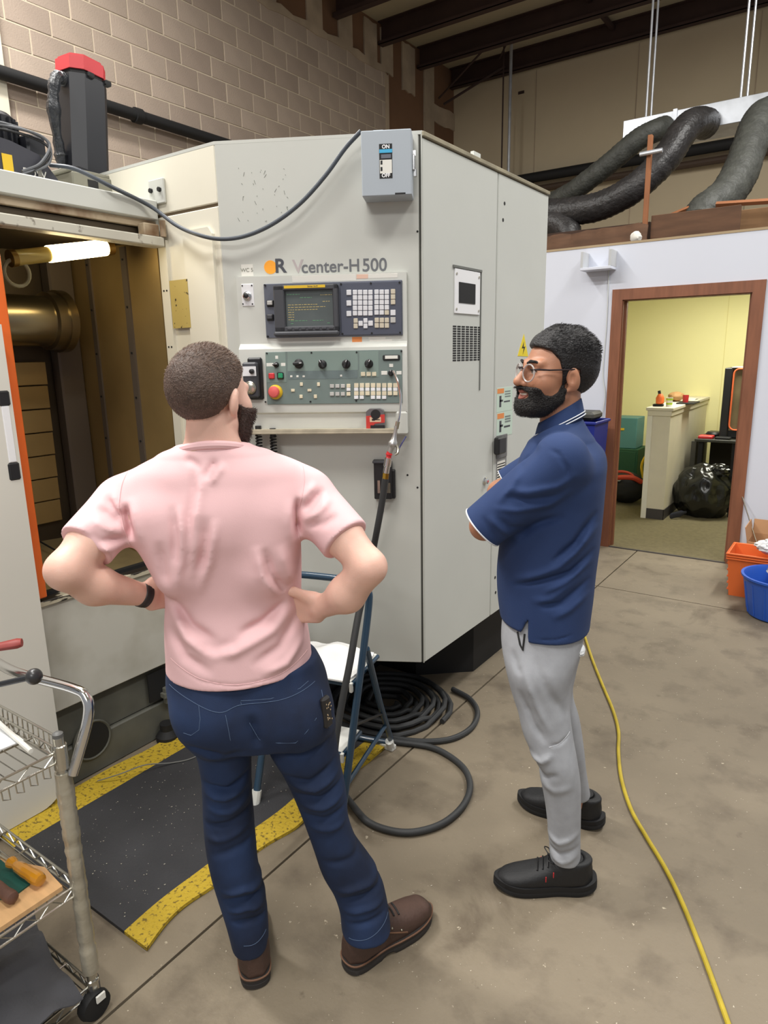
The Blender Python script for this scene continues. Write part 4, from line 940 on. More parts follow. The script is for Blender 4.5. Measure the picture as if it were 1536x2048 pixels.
for i in range(27):
    row = []
    for j in range(27):
        x = CX+.035-.42*i/26; y = CY-.045-.30*j/26+.10*(i/26)**2
        hump = .075*math.exp(-((i-10)/9)**2)*(.5+.5*math.sin(j/26*3.0)) + .016*math.sin(i*.55+j*.2)+.012*mnoise.noise(Vector((i*.25, j*.25, 2)))
        row.append((x, y, max(.093, .098+hump-(.05 if i == 0 else 0)*0)))
    P.append(row)
o = MB().grid(P, thick=.004).build('grey_cloth', mat('cloth_dark_grey', C8(74, 74, 78), .9, bump=.2, bscale=150), smooth=60); tag(o, 'dark grey rubbery cloth draped on the bottom shelf of the wire cart', 'cloth')
# lever press standing on the cart with two levers in view
lv = thing('lever_press', 'small bench press with red grip lever and black ball lever on the wire cart', 'press', (CX-.34, CY-.25, .76))
bx_ = Vector((CX-.36, CY-.10, .755))
MB().b2((bx_.x-.06, bx_.y-.10, .754), (bx_.x+.05, bx_.y+.03, .775), .004).b2((bx_.x-.045, bx_.y-.06, .775), (bx_.x+.02, bx_.y, .98), .008).build('press_body', M_base, lv)
rl0, rl1 = Vector((bx_.x, bx_.y-.02, .93)), axp(44, 1285, 0, CX-.22)
hl = MB().tube([rl0, rl0.lerp(rl1, .55)], .007, 8).build('red_lever', M_red, lv)
MB().tube([rl0.lerp(rl1, t) for t in (.45, .5, .7, .85, .95, 1.0)], [.008, .0115, .0125, .0150, .0165, .013], 12, flat=.75).build('grip', mat('grip_red', C8(142, 50, 44), .5), hl)
bl0, bl1 = Vector((bx_.x+.01, bx_.y-.08, .84)), axp(68, 1353, 0, CX-.03)
bl = MB().tube([bl0, bl1], .007, 10).build('ball_lever', mat('lever_steel', C8(60, 62, 66), .35, metal=.6), lv)
MB().ell(bl1, .0185, 20, 14).build('ball_knob', mat('knob_black', C8(52, 52, 54), .32), bl)

# ---- overhead duct, hoses, pipes
M_galv = mat('galvanised', C8(196, 200, 206), .35, metal=.55, var=.15, vscale=5)
DY = 8.0
a_, b_ = axp(1247, 242, 1, DY), axp(1246, 287, 1, DY)
du = MB().b2((a_.x, DY, b_.z), (1.5, DY+.45, a_.z), .004).build('air_duct', M_galv); tag(du, 'shiny rectangular sheet metal air duct hung under the roof', 'duct')
for k in range(3): MB().b2((a_.x+.9*k+.5, DY-.012, b_.z-.012), (a_.x+.9*k+.54, DY+.46, a_.z+.012)).build('duct_flange', M_galv, du)
for px in (1292, 1302, 1478, 1491):
    q = axp(px, 230, 1, DY+(.05 if px in (1292, 1478) else .40))
    o = MB().cyl((q.x, q.y, a_.z), (q.x, q.y, 6.18), .012, n=8).build('hanger_rod', M_galv)
    tag(o, {1292: 'leftmost thin hanger rod above the left end of the metal duct', 1302: 'second thin hanger rod from the left above the metal duct', 1478: 'third thin hanger rod from the left above the metal duct', 1491: 'rightmost thin hanger rod above the metal duct'}[px], 'rod', 'duct hanger rods')
M_flex = mat('flex_hose_black', C8(52, 50, 50), .42, var=.25, vscale=12, bump=.9, bscale=30)
M_flex2 = mat('flex_hose_grey', C8(66, 67, 62), .6, var=.2, vscale=10, bump=.9, bscale=30)
def flex(pts, r, m, label):
    P = spline(pts, 14); n = len(P); rs = [r*(1+.018*(1 if k % 2 else -1)+.05*mnoise.noise(Vector((k*.4, r*9, 0)))) for k in range(n)]
    o = MB().tube(P, rs, 18).build('flexible_duct', m, smooth=50); return tag(o, label, 'duct hose', 'flexible duct hoses')
o = flex([axp(1330, 255, 1, 7.995), axp(1310, 262, 1, 7.82), axp(1275, 280, 1, 7.75), axp(1215, 330, 1, 7.72), axp(1150, 380, 1, 7.75), axp(1085, 425, 1, 7.85), (-2.95, 7.9, 2.85), (-2.99, 7.9, 2.50)], .108, M_flex2, 'greyish flexible duct hose, the farthest left one leaving the metal duct'); 
flex([axp(1412, 248, 1, 7.995), axp(1393, 245, 1, 7.75), axp(1368, 262, 1, 7.55), axp(1330, 318, 1, 7.4), axp(1270, 375, 1, 7.3), axp(1200, 412, 1, 7.3), axp(1130, 424, 1, 7.3), axp(1060, 430, 1, 7.3), (-2.72, 7.25, 2.85), (-2.78, 7.2, 2.53)], .138, M_flex, 'glossy black flexible duct hose sagging in a long curve to the left')
flex([axp(1545, 225, 1, 7.995), axp(1520, 240, 1, 7.6), axp(1500, 290, 1, 7.3), axp(1478, 350, 1, 7.0), axp(1448, 395, 1, 6.75), axp(1410, 425, 1, 6.55), axp(1400, 448, 1, 6.5)], .150, M_flex2, 'dull black flexible duct hose dropping steeply onto the office roof at the right')
q0, q1 = axp(1050, 358, 1, 10.95), axp(1536, 283, 1, 10.95)
o = MB().cyl((-6.1, 10.95, q0.z), (3, 10.95, q0.z), .075, n=12).build('wall_pipe', M_blackm); tag(o, 'thick black pipe running along the far cream wall', 'pipe')
o = MB().cyl((-6.1, 10.98, q0.z-.17), (3, 10.98, q0.z-.17), .05, n=10).build('wall_pipe', mat('pipe_brown', C8(74, 58, 46), .7)); tag(o, 'thinner brown pipe just below the black pipe on the far wall', 'pipe')
o = MB().cyl((-6.11, .2, 3.955), (-6.11, 9.0, 3.93), .055, n=12).cyl((-6.11, 4.6, 3.942), (-6.11, 4.68, 3.942), .07, n=12).build('conduit_pipe', M_blackm); tag(o, 'long black pipe running along the block wall', 'pipe')
q = axp(1017, 345, 1, 10.6)
for dx in (0, -.12):
    o = MB().cyl((q.x+dx, 10.6, 3.9), (q.x+dx, 10.6, 6.19), .025 if dx == 0 else .012, n=8).build('drop_conduit', M_galv if dx == 0 else M_beam)
    tag(o, 'thick vertical conduit dropping from the roof beside the far corner' if dx == 0 else 'thin vertical rod beside the thick conduit at the far corner', 'conduit')
# timber and boards above the office
o = MB().b2((-3.0, 5.80, 2.455), (1.5, 8.6, 2.47)).build('roof_deck', M_ply_dk); tag(o, 'dark plywood deck on top of the office', 'plywood')
pa = axp(1294, 452, 1, 6.3)
o = MB().b2((-3.0, 6.3, 2.475), (-1.64, 6.34, axp(1200, 455, 1, 6.3).z), .003).build('timber_board', M_ply_dk); tag(o, 'dark brown board on edge on the office roof, left of the wooden post', 'board')
o = MB().b2((-1.62, 6.25, 2.475), (-.95, 6.29, axp(1360, 425, 1, 6.27).z), .003).build('timber_board', M_ply); tag(o, 'reddish brown board on edge on the office roof, right of the wooden post', 'board')
o = MB().b2((-1.678, 6.20, 2.475), (-1.642, 6.24, axp(1303, 270, 1, 6.22).z), .003).build('wooden_post', M_orangewood); tag(o, 'slim orange brown wooden post standing on the office roof', 'post')
qa, qb = axp(1280, 309, 1, 6.18), axp(1325, 300, 1, 6.18)
o = MB().cyl(qa, qb, .018, n=10).build('cross_pipe', M_galv); tag(o, 'short pale pipe crossing the wooden post', 'pipe')
qa, qb = axp(1432, 409, 1, 6.35), axp(1560, 401, 1, 6.35)
o = MB().tube([qa, qb], .022, 4).build('wooden_strip', M_orangewood); tag(o, 'orange wooden strip lying level in front of the dull black hose', 'timber')
qa, qb = axp(1340, 432, 1, 6.45), axp(1388, 412, 1, 6.45)
o = MB().tube([qa, qb], .020, 4).build('wooden_strip', M_orangewood); tag(o, 'orange wooden strip slanting up to the left of the dull black hose', 'timber')
qa = axp(1470, 440, 1, 6.4)
o = MB().b2((-1.0, 6.5, 2.475), (.6, 6.54, axp(1500, 418, 1, 6.5).z), .003).build('timber_board', mat('tan_board', C8(128, 96, 64), .8, var=.1)); tag(o, 'tan board at the right end of the office roof', 'board')
qa, qb = axp(1105, 475, 1, 6.05), axp(1240, 452, 1, 6.05)
zq = axp(1150, 466, 1, 6.05).z
o = MB().grid([[Vector((-2.6+1.0*i/14, 6.05+.03*j*(i % 3)/3, 2.472+(zq-2.472+.025*mnoise.noise(Vector((i*.9, 2, 1)))+.02*i/14)*j/2)) for j in range(3)] for i in range(15)], thick=.01, tdir=(0, 1, 0)).build('torn_cardboard', M_ply); tag(o, 'torn brown board lying ragged along the office roof edge', 'cardboard')
qa = axp(1272, 477, 1, 5.9)
o = blob(MB(), (qa.x, 5.9, 2.512), (.045, .04, .045), .25, 2.0, 3, 14, 10).build('white_lump', M_label); tag(o, 'small white crumpled lump on the office roof edge', 'paper')

# ---- on the white partition
ws = thing('wall_shelf', 'small white open bracket shelf fixed high on the white partition', 'shelf', (-1.88, PY, 2.25))
s0, s1 = axp(1157, 543, 1, PY), axp(1222, 541, 1, PY)
zb, zt = s0.z, axp(1157, 510, 1, PY-.1).z
xl, xr = axp(1160, 545, 1, PY-.14).x, axp(1221, 543, 1, PY-.14).x
MB().b2((xl, PY-.145, zb-.012), (xr, PY, zb+.008), .002).build('shelf_base', M_white, ws)
for x in (xl, xr-.02): MB().b2((x, PY-.14, zb+.008), (x+.02, PY, zb+.13), .002).build('side_cheek', mat('cheek_grey', C8(190, 192, 194), .5), ws)
cx_ = xr-.005
o = MB().tube(spline([axp(1219, 510, 1, PY-.006), axp(1217, 560, 1, PY-.006), axp(1213, 650, 1, PY-.006), axp(1206, 745, 1, PY-.006), axp(1210, 790, 1, PY-.01), axp(1203, 835, 1, PY-.012)], 8), .004, 6).build('hanging_cable', mat('cord_white', C8(206, 210, 208), .6)); tag(o, 'thin pale cord hanging down the white partition left of the doorway', 'cord')
# ---- behind the man in navy: blue bin with a dark box
bl_ = thing('recycling_bin', 'tall dark blue plastic bin standing between the man in navy and the door frame', 'bin', (-1.865, 5.37, 0))
M_bb = mat('bin_blue', C8(30, 42, 128), .45)
MB().prism([(-.19, -.16), (.19, -.16), (.19, .16), (-.19, .16)], .02, Matrix.Translation((-1.865, 5.37, .001))).build('foot', M_bb, bl_)
v0 = [(-1.865+sx*.16, 5.37+sy*.14, .02) for sx, sy in ((-1, -1), (1, -1), (1, 1), (-1, 1))]; v1 = [(-1.865+sx*.20, 5.37+sy*.17, 1.09) for sx, sy in ((-1, -1), (1, -1), (1, 1), (-1, 1))]
vi1 = [(-1.865+sx*.19, 5.37+sy*.16, 1.09) for sx, sy in ((-1, -1), (1, -1), (1, 1), (-1, 1))]; vi0 = [(-1.865+sx*.15, 5.37+sy*.13, .05) for sx, sy in ((-1, -1), (1, -1), (1, 1), (-1, 1))]
MB().add(v0+v1+vi1+vi0, [(3, 2, 1, 0)]+[(i, (i+1) % 4, 4+(i+1) % 4, 4+i) for i in range(4)]+[(4+i, 4+(i+1) % 4, 8+(i+1) % 4, 8+i) for i in range(4)]+[(8+i, 8+(i+1) % 4, 12+(i+1) % 4, 12+i) for i in range(4)]+[(12, 13, 14, 15)]).build('bin_body', M_bb, bl_)
MB().tube([(-1.865+sx*.205, 5.37+sy*.175, 1.09) for sx, sy in ((-1, -1), (1, -1), (1, 1), (-1, 1))], .012, 8, closed=True).build('rim', M_bb, bl_)
o = MB().b2((-2.04, 5.26, 1.105), (-1.70, 5.50, 1.17), .02).build('dark_box', mat('olive_black', C8(62, 62, 58), .6, var=.2)); tag(o, 'dark olive case resting on the rim of the blue bin', 'case')
# ---- crate, tub, box and bags at the right edge
M_cro = mat('crate_orange', C8(232, 112, 52), .45)
crx, cry = -.465, 5.03
cr = thing('orange_crate', 'orange plastic crate on the floor right of the doorway', 'crate', (crx, cry, 0))
def hollow(mb, c, w0, d0, w1, d1, z0, z1, t, n=None):
    S = ((-1, -1), (1, -1), (1, 1), (-1, 1)); f = lambda w, d, z: [(c[0]+sx*w/2, c[1]+sy*d/2, z) for sx, sy in S]
    return mb.add(f(w0, d0, z0)+f(w1, d1, z1)+f(w1-2*t, d1-2*t, z1)+f(w0-2*t, d0-2*t, z0+t), [(3, 2, 1, 0)]+[(i, (i+1) % 4, 4+(i+1) % 4, 4+i) for i in range(4)]+[(4+i, 4+(i+1) % 4, 8+(i+1) % 4, 8+i) for i in range(4)]+[(8+i, 8+(i+1) % 4, 12+(i+1) % 4, 12+i) for i in range(4)]+[(12, 13, 14, 15)])
hollow(MB(), (crx, cry), .27, .25, .32, .30, .0, .30, .008).build('crate_body', M_cro, cr)
for z in (.262, .278, .296):
    k = (z/.30); w_, d_ = .27+.05*k+.012, .25+.05*k+.012
    MB().tube([(crx+sx*w_/2, cry+sy*d_/2, z) for sx, sy in ((-1, -1), (1, -1), (1, 1), (-1, 1))], .006, 6, closed=True).build('crate_rim', M_cro, cr)
for k in range(5): MB().b2((crx-.150-.02*(.05+.045*k)/.3, cry-.10, .03+.045*k), (crx-.135-.02*(.05+.045*k)/.3, cry+.02, .04+.045*k), .002).build('crate_rib', M_cro, cr)
M_tub = mat('tub_blue', C8(44, 92, 190), .4)
tx, ty = -.27, 4.66
tb = thing('blue_tub', 'round blue plastic tub with a rolled rim in front of the orange crate', 'tub', (tx, ty, 0))
MB().lathe([(.0, 0), (.17, 0), (.185, .01), (.225, .24), (.24, .25), (.24, .262), (.225, .262), (.215, .245), (.175, .02), (.0, .018)], 36, Matrix.Translation((tx, ty, 0)), cap=False).build('tub_body', M_tub, tb)
for k in range(16):
    t = 2*math.pi*k/16
    MB().tube([(tx+.187*math.cos(t), ty+.187*math.sin(t), .02), (tx+.219*math.cos(t), ty+.219*math.sin(t), .215)], .006, 6).build('rib', M_tub, tb)
o = blob(MB(), (-.27, 4.98, .355), (.20, .13, .06), .28, 2.6, 5).build('plastic_bag', mat('bag_white', C8(226, 228, 230), .4, bump=.2, bscale=20)); tag(o, 'crumpled white plastic bag bulging from the orange crate and blue tub', 'bag')
o = blob(MB(), (-.22, 4.70, .275), (.15, .13, .055), .25, 2.6, 9).build('plastic_bag', mat('bag_grey', C8(170, 174, 176), .45)); tag(o, 'greyer plastic bag stuffed into the blue tub', 'bag')
cbx, cby = -.36, 5.40
cb = thing('cardboard_box', 'open brown cardboard box by the white wall behind the orange crate', 'box', (cbx, cby, 0))
M_card = mat('cardboard', C8(184, 140, 100), .8, var=.06, vscale=4)
hollow(MB(), (cbx, cby), .40, .30, .40, .30, 0, .30, .006).build('box_body', M_card, cb)
for (p, q, d) in (((cbx-.2, cby+.15), (cbx+.2, cby+.15), (0, .02, .10)), ((cbx-.2, cby-.15), (cbx-.2, cby+.15), (-.02, 0, .10))):
    MB().add([(*p, .30), (*q, .30), (q[0]+d[0], q[1]+d[1], .30+d[2]), (p[0]+d[0], p[1]+d[1], .30+d[2]), (p[0]+.005, p[1]-.005, .30), (q[0]+.005, q[1]-.005, .30), (q[0]+d[0]+.005, q[1]+d[1]-.005, .30+d[2]), (p[0]+d[0]+.005, p[1]+d[1]-.005, .30+d[2])], [(0, 1, 2, 3), (7, 6, 5, 4), (0, 4, 5, 1), (1, 5, 6, 2), (2, 6, 7, 3), (3, 7, 4, 0)]).build('flap', M_card, cb)
o = MB().cyl((-.665, 5.655, .54), (-.50, 5.42, .22), .005, n=8).build('thin_rod', M_steel); tag(o, 'thin metal rod leaning from the white wall into the cardboard box', 'rod')

# ---- inside the office
FZ = .004
def bxy(name, label, cat, lo, hi, m, bev=.004):
    o = MB().b2(lo, hi, bev).build(name, m); return tag(o, label, cat)
gcx, gcy = -2.22, 8.20
gc = thing('green_cabinet', 'dark green metal cabinet by the yellow wall', 'cabinet', (gcx, gcy, FZ))
MB().b2((gcx-.17, gcy-.2, FZ), (gcx+.17, gcy+.2, .52), .006).build('cabinet_body', mat('dark_green', C8(30, 76, 50), .5), gc)
MB().b2((gcx-.15, gcy-.206, .05), (gcx+.15, gcy-.2, .49), .003).build('cabinet_door', MATS['dark_green'], gc)
tc_ = thing('teal_box', 'teal metal box standing on the dark green cabinet', 'box', (gcx, gcy, .521))
MB().b2((gcx-.14, gcy-.16, .521), (gcx+.13, gcy+.16, .875), .006).build('box_body', mat('teal_paint', C8(78, 128, 128), .5), tc_)
MB().b2((gcx-.05, gcy-.164, .73), (gcx-.01, gcy-.16, .755)).build('yellow_sticker', M_yel, tc_)
wb_ = thing('waste_bin', 'grey waste bin beside the dark green cabinet', 'bin', (-2.60, 7.86, FZ))
MB().lathe([(0, 0), (.12, 0), (.15, .60), (.165, .62), (.15, .62), (.14, .59), (.11, .02), (0, .02)], 24, Matrix.Translation((-2.55, 7.95, FZ)), cap=False).build('bin_body', mat('bin_grey', C8(140, 134, 104), .6), wb_)
rbx, rby = -2.02, 7.48
rb = thing('tool_bag', 'black and red tool bag on the office floor left of the half wall', 'bag', (rbx, rby, FZ))
blob(MB(), (rbx, rby, .17), (.20, .16, .17), .12, 2, 4, squash=-.165).build('bag_body', M_blackm, rb)
M_rb = mat('bag_red', C8(190, 66, 44), .6)
MB().b2((rbx-.215, rby-.15, .03), (rbx-.15, rby-.03, .26), .02).build('side_pocket', M_rb, rb); MB().tube(spline([(rbx-.17, rby-.13, .24), (rbx-.05, rby-.165, .30), (rbx+.10, rby-.15, .31), (rbx+.18, rby-.08, .26)], 6), .026, 8).build('red_trim', M_rb, rb)
MB().tube(spline([(rbx-.16, rby-.08, .27), (rbx-.08, rby-.1, .35), (rbx+.05, rby-.1, .35), (rbx+.14, rby-.08, .27)], 6), .014, 8).build('bag_handle', M_rb, rb)
MB().b2((rbx-.10, rby-.165, .26), (rbx-.02, rby-.12, .30), .008).build('white_tag', M_label, rb)
bk = thing('backpack', 'black backpack with orange and yellow straps leaning by the half wall', 'bag', (-1.80, 7.75, FZ))
blob(MB(), (-1.80, 7.75, .34), (.10, .10, .20), .12, 2, 6).build('pack_body', mat('pack_brown', C8(74, 56, 36), .7), bk)
MB().tube(spline([(-1.89, 7.66, .26), (-1.91, 7.64, .40), (-1.86, 7.64, .52), (-1.78, 7.66, .55)], 6), .014, 8).build('yellow_strap', M_yel, bk)
MB().b2((-1.88, 7.63, .20), (-1.76, 7.67, .27), .01).build('orange_pocket', M_cro, bk)
o = blob(MB(), (-2.35, 7.55, .05), (.09, .07, .05), .25, 2.5, 2, 18, 12).build('small_pouch', M_blackm); tag(o, 'small dark pouch on the carpet left of the tool bag', 'pouch')
fl_ = thing('toy_flower', 'small red topped ornament standing before the green cabinet', 'ornament', (-2.30, 7.85, FZ))
MB().cyl((-2.30, 7.85, FZ), (-2.30, 7.85, .30), .008, n=8).build('stem', M_label, fl_); MB().ell((-2.30, 7.85, .32), (.035, .035, .02), 12, 8).build('red_top', M_red, fl_); MB().ell((-2.30, 7.85, .24), (.045, .045, .04), 12, 8).build('white_base', M_label, fl_)
# objects on the half wall
HC = zc_+.001; hxm = (HX0+HX1)/2
dl = thing('orange_drill', 'orange and black hand drill lying on the near end of the half wall', 'drill', (hxm, 6.98, HC))
qx = axp(1320, 800, 1, 7.0)
MB().lathe([(.02, 0), (.038, .01), (.040, .06), (.028, .085), (.018, .10)], 14, Matrix.Translation((qx.x, 7.0, HC+.02))).build('drill_body', M_cro, dl)
MB().b2((qx.x-.06, 6.97, HC), (qx.x+.035, 7.03, HC+.022), .006).build('battery', M_blackm, dl); MB().cyl((qx.x-.005, 7.0, HC+.11), (qx.x-.015, 7.0, HC+.15), .014, n=10).build('chuck', M_black, dl)
def cup(name, label, px, Y, r, h, m, band=None):
    q = axp(px, 800, 1, Y); o = thing(name, label, 'cup', (q.x, Y, HC))
    MB().lathe([(0, 0), (r*.85, 0), (r, h), (r*.94, h), (r*.8, .006), (0, .006)], 20, Matrix.Translation((q.x, Y, HC)), cap=False).build('cup_body', m, o)
    if band: MB().lathe([(r*.885, h*.2), (r*.93, h*.42)], 20, Matrix.Translation((q.x, Y, HC)), cap=False).build('band', band, o); MB().lathe([(r*.975, h*.7), (r*1.01, h*.92)], 20, Matrix.Translation((q.x, Y, HC)), cap=False).build('band', band, o)
cup('paper_cup', 'white paper cup with lime green bands on the half wall', 1339, 7.02, .032, .085, M_label, mat('lime', C8(170, 204, 60), .5))
cup('red_cup', 'small red cup farther along the half wall', 1371, 7.45, .03, .085, M_red)
q = axp(1375, 800, 1, 7.5); bxy('dark_tray', 'thin dark tray under the small red cup', 'tray', (q.x-.08, 7.36, HC), (q.x+.09, 7.66, HC+.012), M_blackm)
q = axp(1358, 797, 1, 7.7); o = blob(MB(), (q.x-.04, 7.75, HC+.05), (.08, .10, .05), .2, 2, 8, 20, 14).build('brown_pouch', mat('tan_leather', C8(170, 130, 84), .7)); tag(o, 'tan leather pouch lying behind the cups on the half wall', 'pouch')
P = [[(q.x-.02+.12*i/5, 7.95+.3*j/5, HC+.006+.006*math.sin(i+j*1.3)) for j in range(6)] for i in range(6)]
o = MB().grid(P, thick=.004).build('loose_papers', M_label); tag(o, 'loose white papers at the far end of the half wall', 'paper')
# desk, printer, garbage bag
dk = thing('office_desk', 'black desk against the yellow wall behind the half wall', 'desk', (-.9, 7.9, FZ))
MB().b2((-1.36, 7.45, .715), (.2, 8.3, .745), .004).build('desk_top', mat('desk_black', C8(52, 52, 44), .45), dk)
for x in (-1.33, -1.02, .15): MB().b2((x, 7.50, FZ), (x+.045, 7.56, .715), .004).build('leg', M_blackm, dk)
MB().b2((-1.33, 8.2, .15), (.2, 8.22, .715)).build('back_panel', mat('desk_back', C8(62, 56, 46), .8), dk)
bxy('drawer_unit', 'dark grey drawer unit under the black desk', 'drawers', (-1.42, 7.62, FZ), (-1.37, 8.25, .70), mat('unit_grey', C8(74, 72, 64), .6))
pr3 = thing('desktop_printer', 'tall black machine with an orange rimmed glass door on the black desk', 'printer', (-.8, 7.8, .746))
x0_, x1_, yf = -1.16, -.62, 7.58; z0_, z1_ = .746, 1.445
MB().b2((x0_, yf+.03, z0_), (x1_, yf+.5, z1_), .01).b2((x0_, yf, z0_), (x0_+.075, yf+.04, z1_), .008).b2((x1_-.06, yf, z0_), (x1_, yf+.04, z1_), .008).build('printer_body', M_black, pr3)
def rrect(x0, x1, z0, z1, r, y):
    out = []
    for cx2, cz2, a0 in ((x1-r, z1-r, 0), (x0+r, z1-r, 90), (x0+r, z0+r, 180), (x1-r, z0+r, 270)):
        for k in range(6): t = R(a0+18*k); out.append((cx2+r*math.cos(t), y, cz2+r*math.sin(t)))
    return out
MB().tube(rrect(x0_+.085, x1_-.05, z0_+.09, z1_-.01, .05, yf-.002), .008, 8, closed=True).build('orange_rim', mat('rim_orange', C8(240, 116, 70), .4), pr3)
MB().b2((x0_+.08, yf+.022, z0_+.08), (x1_-.06, yf+.030, z1_-.01)).build('door_glass', mat('printer_inside', C8(126, 112, 84), .25, var=.15, vscale=4), pr3)
MB().b2((x0_+.165, yf+.005, z0_+.1), (x0_+.18, yf+.022, z1_-.04)).build('rail', M_black, pr3); MB().b2((x0_+.18, yf+.0, z0_+.36), (x0_+.24, yf+.022, z0_+.44), .004).build('print_head', M_keyg, pr3); MB().b2((x0_+.19, yf+.0, z0_+.09), (x0_+.25, yf+.022, z0_+.33), .004).build('spool', mat('spool_grey', C8(150, 152, 148), .5), pr3)
MB().b2((x0_+.06, yf, z1_), (x1_, yf+.3, z1_+.008), .002).build('top_lid', M_label, pr3)
o = MB().b2((-1.335, 7.47, .746), (-1.20, 7.60, .775), .006).build('red_case', M_red); tag(o, 'flat red case on the left end of the black desk', 'case')
o = MB().lathe([(0, 0), (.075, .004), (.085, .03), (.07, .05), (0, .055)], 20, Matrix.Translation((-1.22, 7.72, .746))).build('black_puck', M_black); tag(o, 'round black gadget on the desk behind the red case', 'gadget')
o = MB().b2((-1.18, 7.48, .746), (-1.04, 7.57, .768), .006).build('dark_phone', M_blackm); tag(o, 'flat black device on the desk before the printer', 'device')
gbx, gby = -1.20, 7.24
gb_ = thing('garbage_bag', 'big full black garbage bag on the office floor right of the half wall', 'bag', (gbx, gby, FZ))
t = MB().ell((0, 0, 0), 1.0, 72, 48); vs = []
for v in t.v:
    q = v.normalized(); s = Vector((2.2, 5.1, 1))
    dv = mnoise.voronoi(Vector((q.x*2.1, q.y*2.1, q.z*1.3))+s)[0]; dv2 = mnoise.voronoi(Vector((q.x*4.3, q.y*4.3, q.z*2.6))+s*1.7)[0]; k = .42*(dv[0]-.45)+.20*(dv2[0]-.4)+.10*mnoise.noise(q*2.0+s)
    z = q.z; lean = .10*max(0, z)
    vs.append(Vector((gbx+q.x*.25*(1+.7*k)-lean*.3, gby+q.y*.21*(1+.7*k), max(FZ+.001, .235+z*.27*(1+.6*k)))))
MB().add(vs, t.f).build('bag_body', mat('garbage_black', C8(26, 27, 24), .22, spec=.6, bump=.25, bscale=25), gb_, smooth=60)
blob(MB(), (gbx+.12, gby+.02, .46), (.10, .08, .07), .5, 3, 12, 26, 18).build('tied_top', MATS['garbage_black'], gb_)
bt = thing('bottle', 'dark plastic bottle lying by the foot of the half wall', 'bottle', (-1.40, 6.95, FZ))
MB().lathe([(.0, 0), (.03, .002), (.032, .09), (.014, .12), (.014, .14), (0, .141)], 16, frame((-1.415, 6.93, .037), (0, 0, 1), (.5, .8, 0), (.8, .55, .25))).build('bottle_body', mat('bottle_navy', C8(44, 46, 60), .3), bt)
wc = thing('wire_bin', 'black wire basket behind the garbage bag', 'basket', (-.93, 7.35, FZ))
for k in range(9): MB().tube([(-.97, 7.30, .06+.04*k), (-.64, 7.30, .06+.04*k), (-.64, 7.42, .06+.04*k), (-.97, 7.42, .06+.04*k)], .0045, 6, closed=True).build('hoop', M_blackm, wc)
for x in (-.97, -.86, -.75, -.64): MB().tube([(x, 7.30, FZ), (x, 7.30, .42)], .005, 6).build('upright', M_blackm, wc)
# ================================================================== PEOPLE
from mathutils.bvhtree import BVHTree
def smin(a, b, k):
    if k <= 0: return np.minimum(a, b)
    h = np.clip(.5+.5*(b-a)/k, 0, 1); return b+(a-b)*h-k*h*(1-h)
def smax(a, b, k): return -smin(-a, -b, k)
class SDF:
    def __init__(s): s.ops = []
    def u(s, f, k=.02): s.ops.append((0, f, k)); return s
    def sub(s, f, k=.01): s.ops.append((1, f, k)); return s
    def cut(s, f, k=.004): s.ops.append((2, f, k)); return s
    def off(s, f): s.ops.append((3, f, 0)); return s
    def __call__(s, P):
        d = np.full(len(P), 9., np.float32)
        for m, f, k in s.ops:
            if m == 0: d = smin(d, f(P), k)
            elif m == 1: d = smax(d, -f(P), k)
            elif m == 2: d = smax(d, f(P), k)
            else: d = d+f(P)
        return d
def V(*a): return np.array(a, np.float32)
def capsule(a, b, ra, rb):
    a = V(*a); b = V(*b); ab = b-a; L = float(ab@ab)
    def f(P):
        q = P-a; t = np.clip(q@ab/L, 0, 1); r = ra+(rb-ra)*t
        return np.sqrt(((q-t[:, None]*ab)**2).sum(1))-r
    return f
def chain(pts, rs, k=.012):
    fs = [capsule(pts[i], pts[i+1], rs[i], rs[i+1]) for i in range(len(pts)-1)]
    def f(P):
        d = fs[0](P)
        for g in fs[1:]: d = smin(d, g(P), k)
        return d
    return f
def ellip(c, r, rot=None):
    c = V(*c); r = V(*r); m = float(r.min()); Rm = None if rot is None else np.array(rot, np.float32)
    def f(P):
        q = P-c
        if Rm is not None: q = q@Rm          # into the ellipsoid's own axes
        k0 = np.sqrt(((q/r)**2).sum(1)); k1 = np.sqrt(((q/(r*r))**2).sum(1))+1e-9
        return k0*(k0-1)/k1
    return f
def sphere(c, r):
    c = V(*c); return lambda P: np.sqrt(((P-c)**2).sum(1))-r
def plane(p, n):
    p = V(*p); n = V(*n); n = n/np.linalg.norm(n); return lambda P: (P-p)@n
def rbox(c, hs, r, rot=None):
    c = V(*c); hs = V(*hs)-r; Rm = None if rot is None else np.array(rot, np.float32)
    def f(P):
        q = P-c
        if Rm is not None: q = q@Rm
        q = np.abs(q)-hs
        return np.sqrt((np.maximum(q, 0)**2).sum(1))+np.minimum(q.max(1), 0)-r
    return f
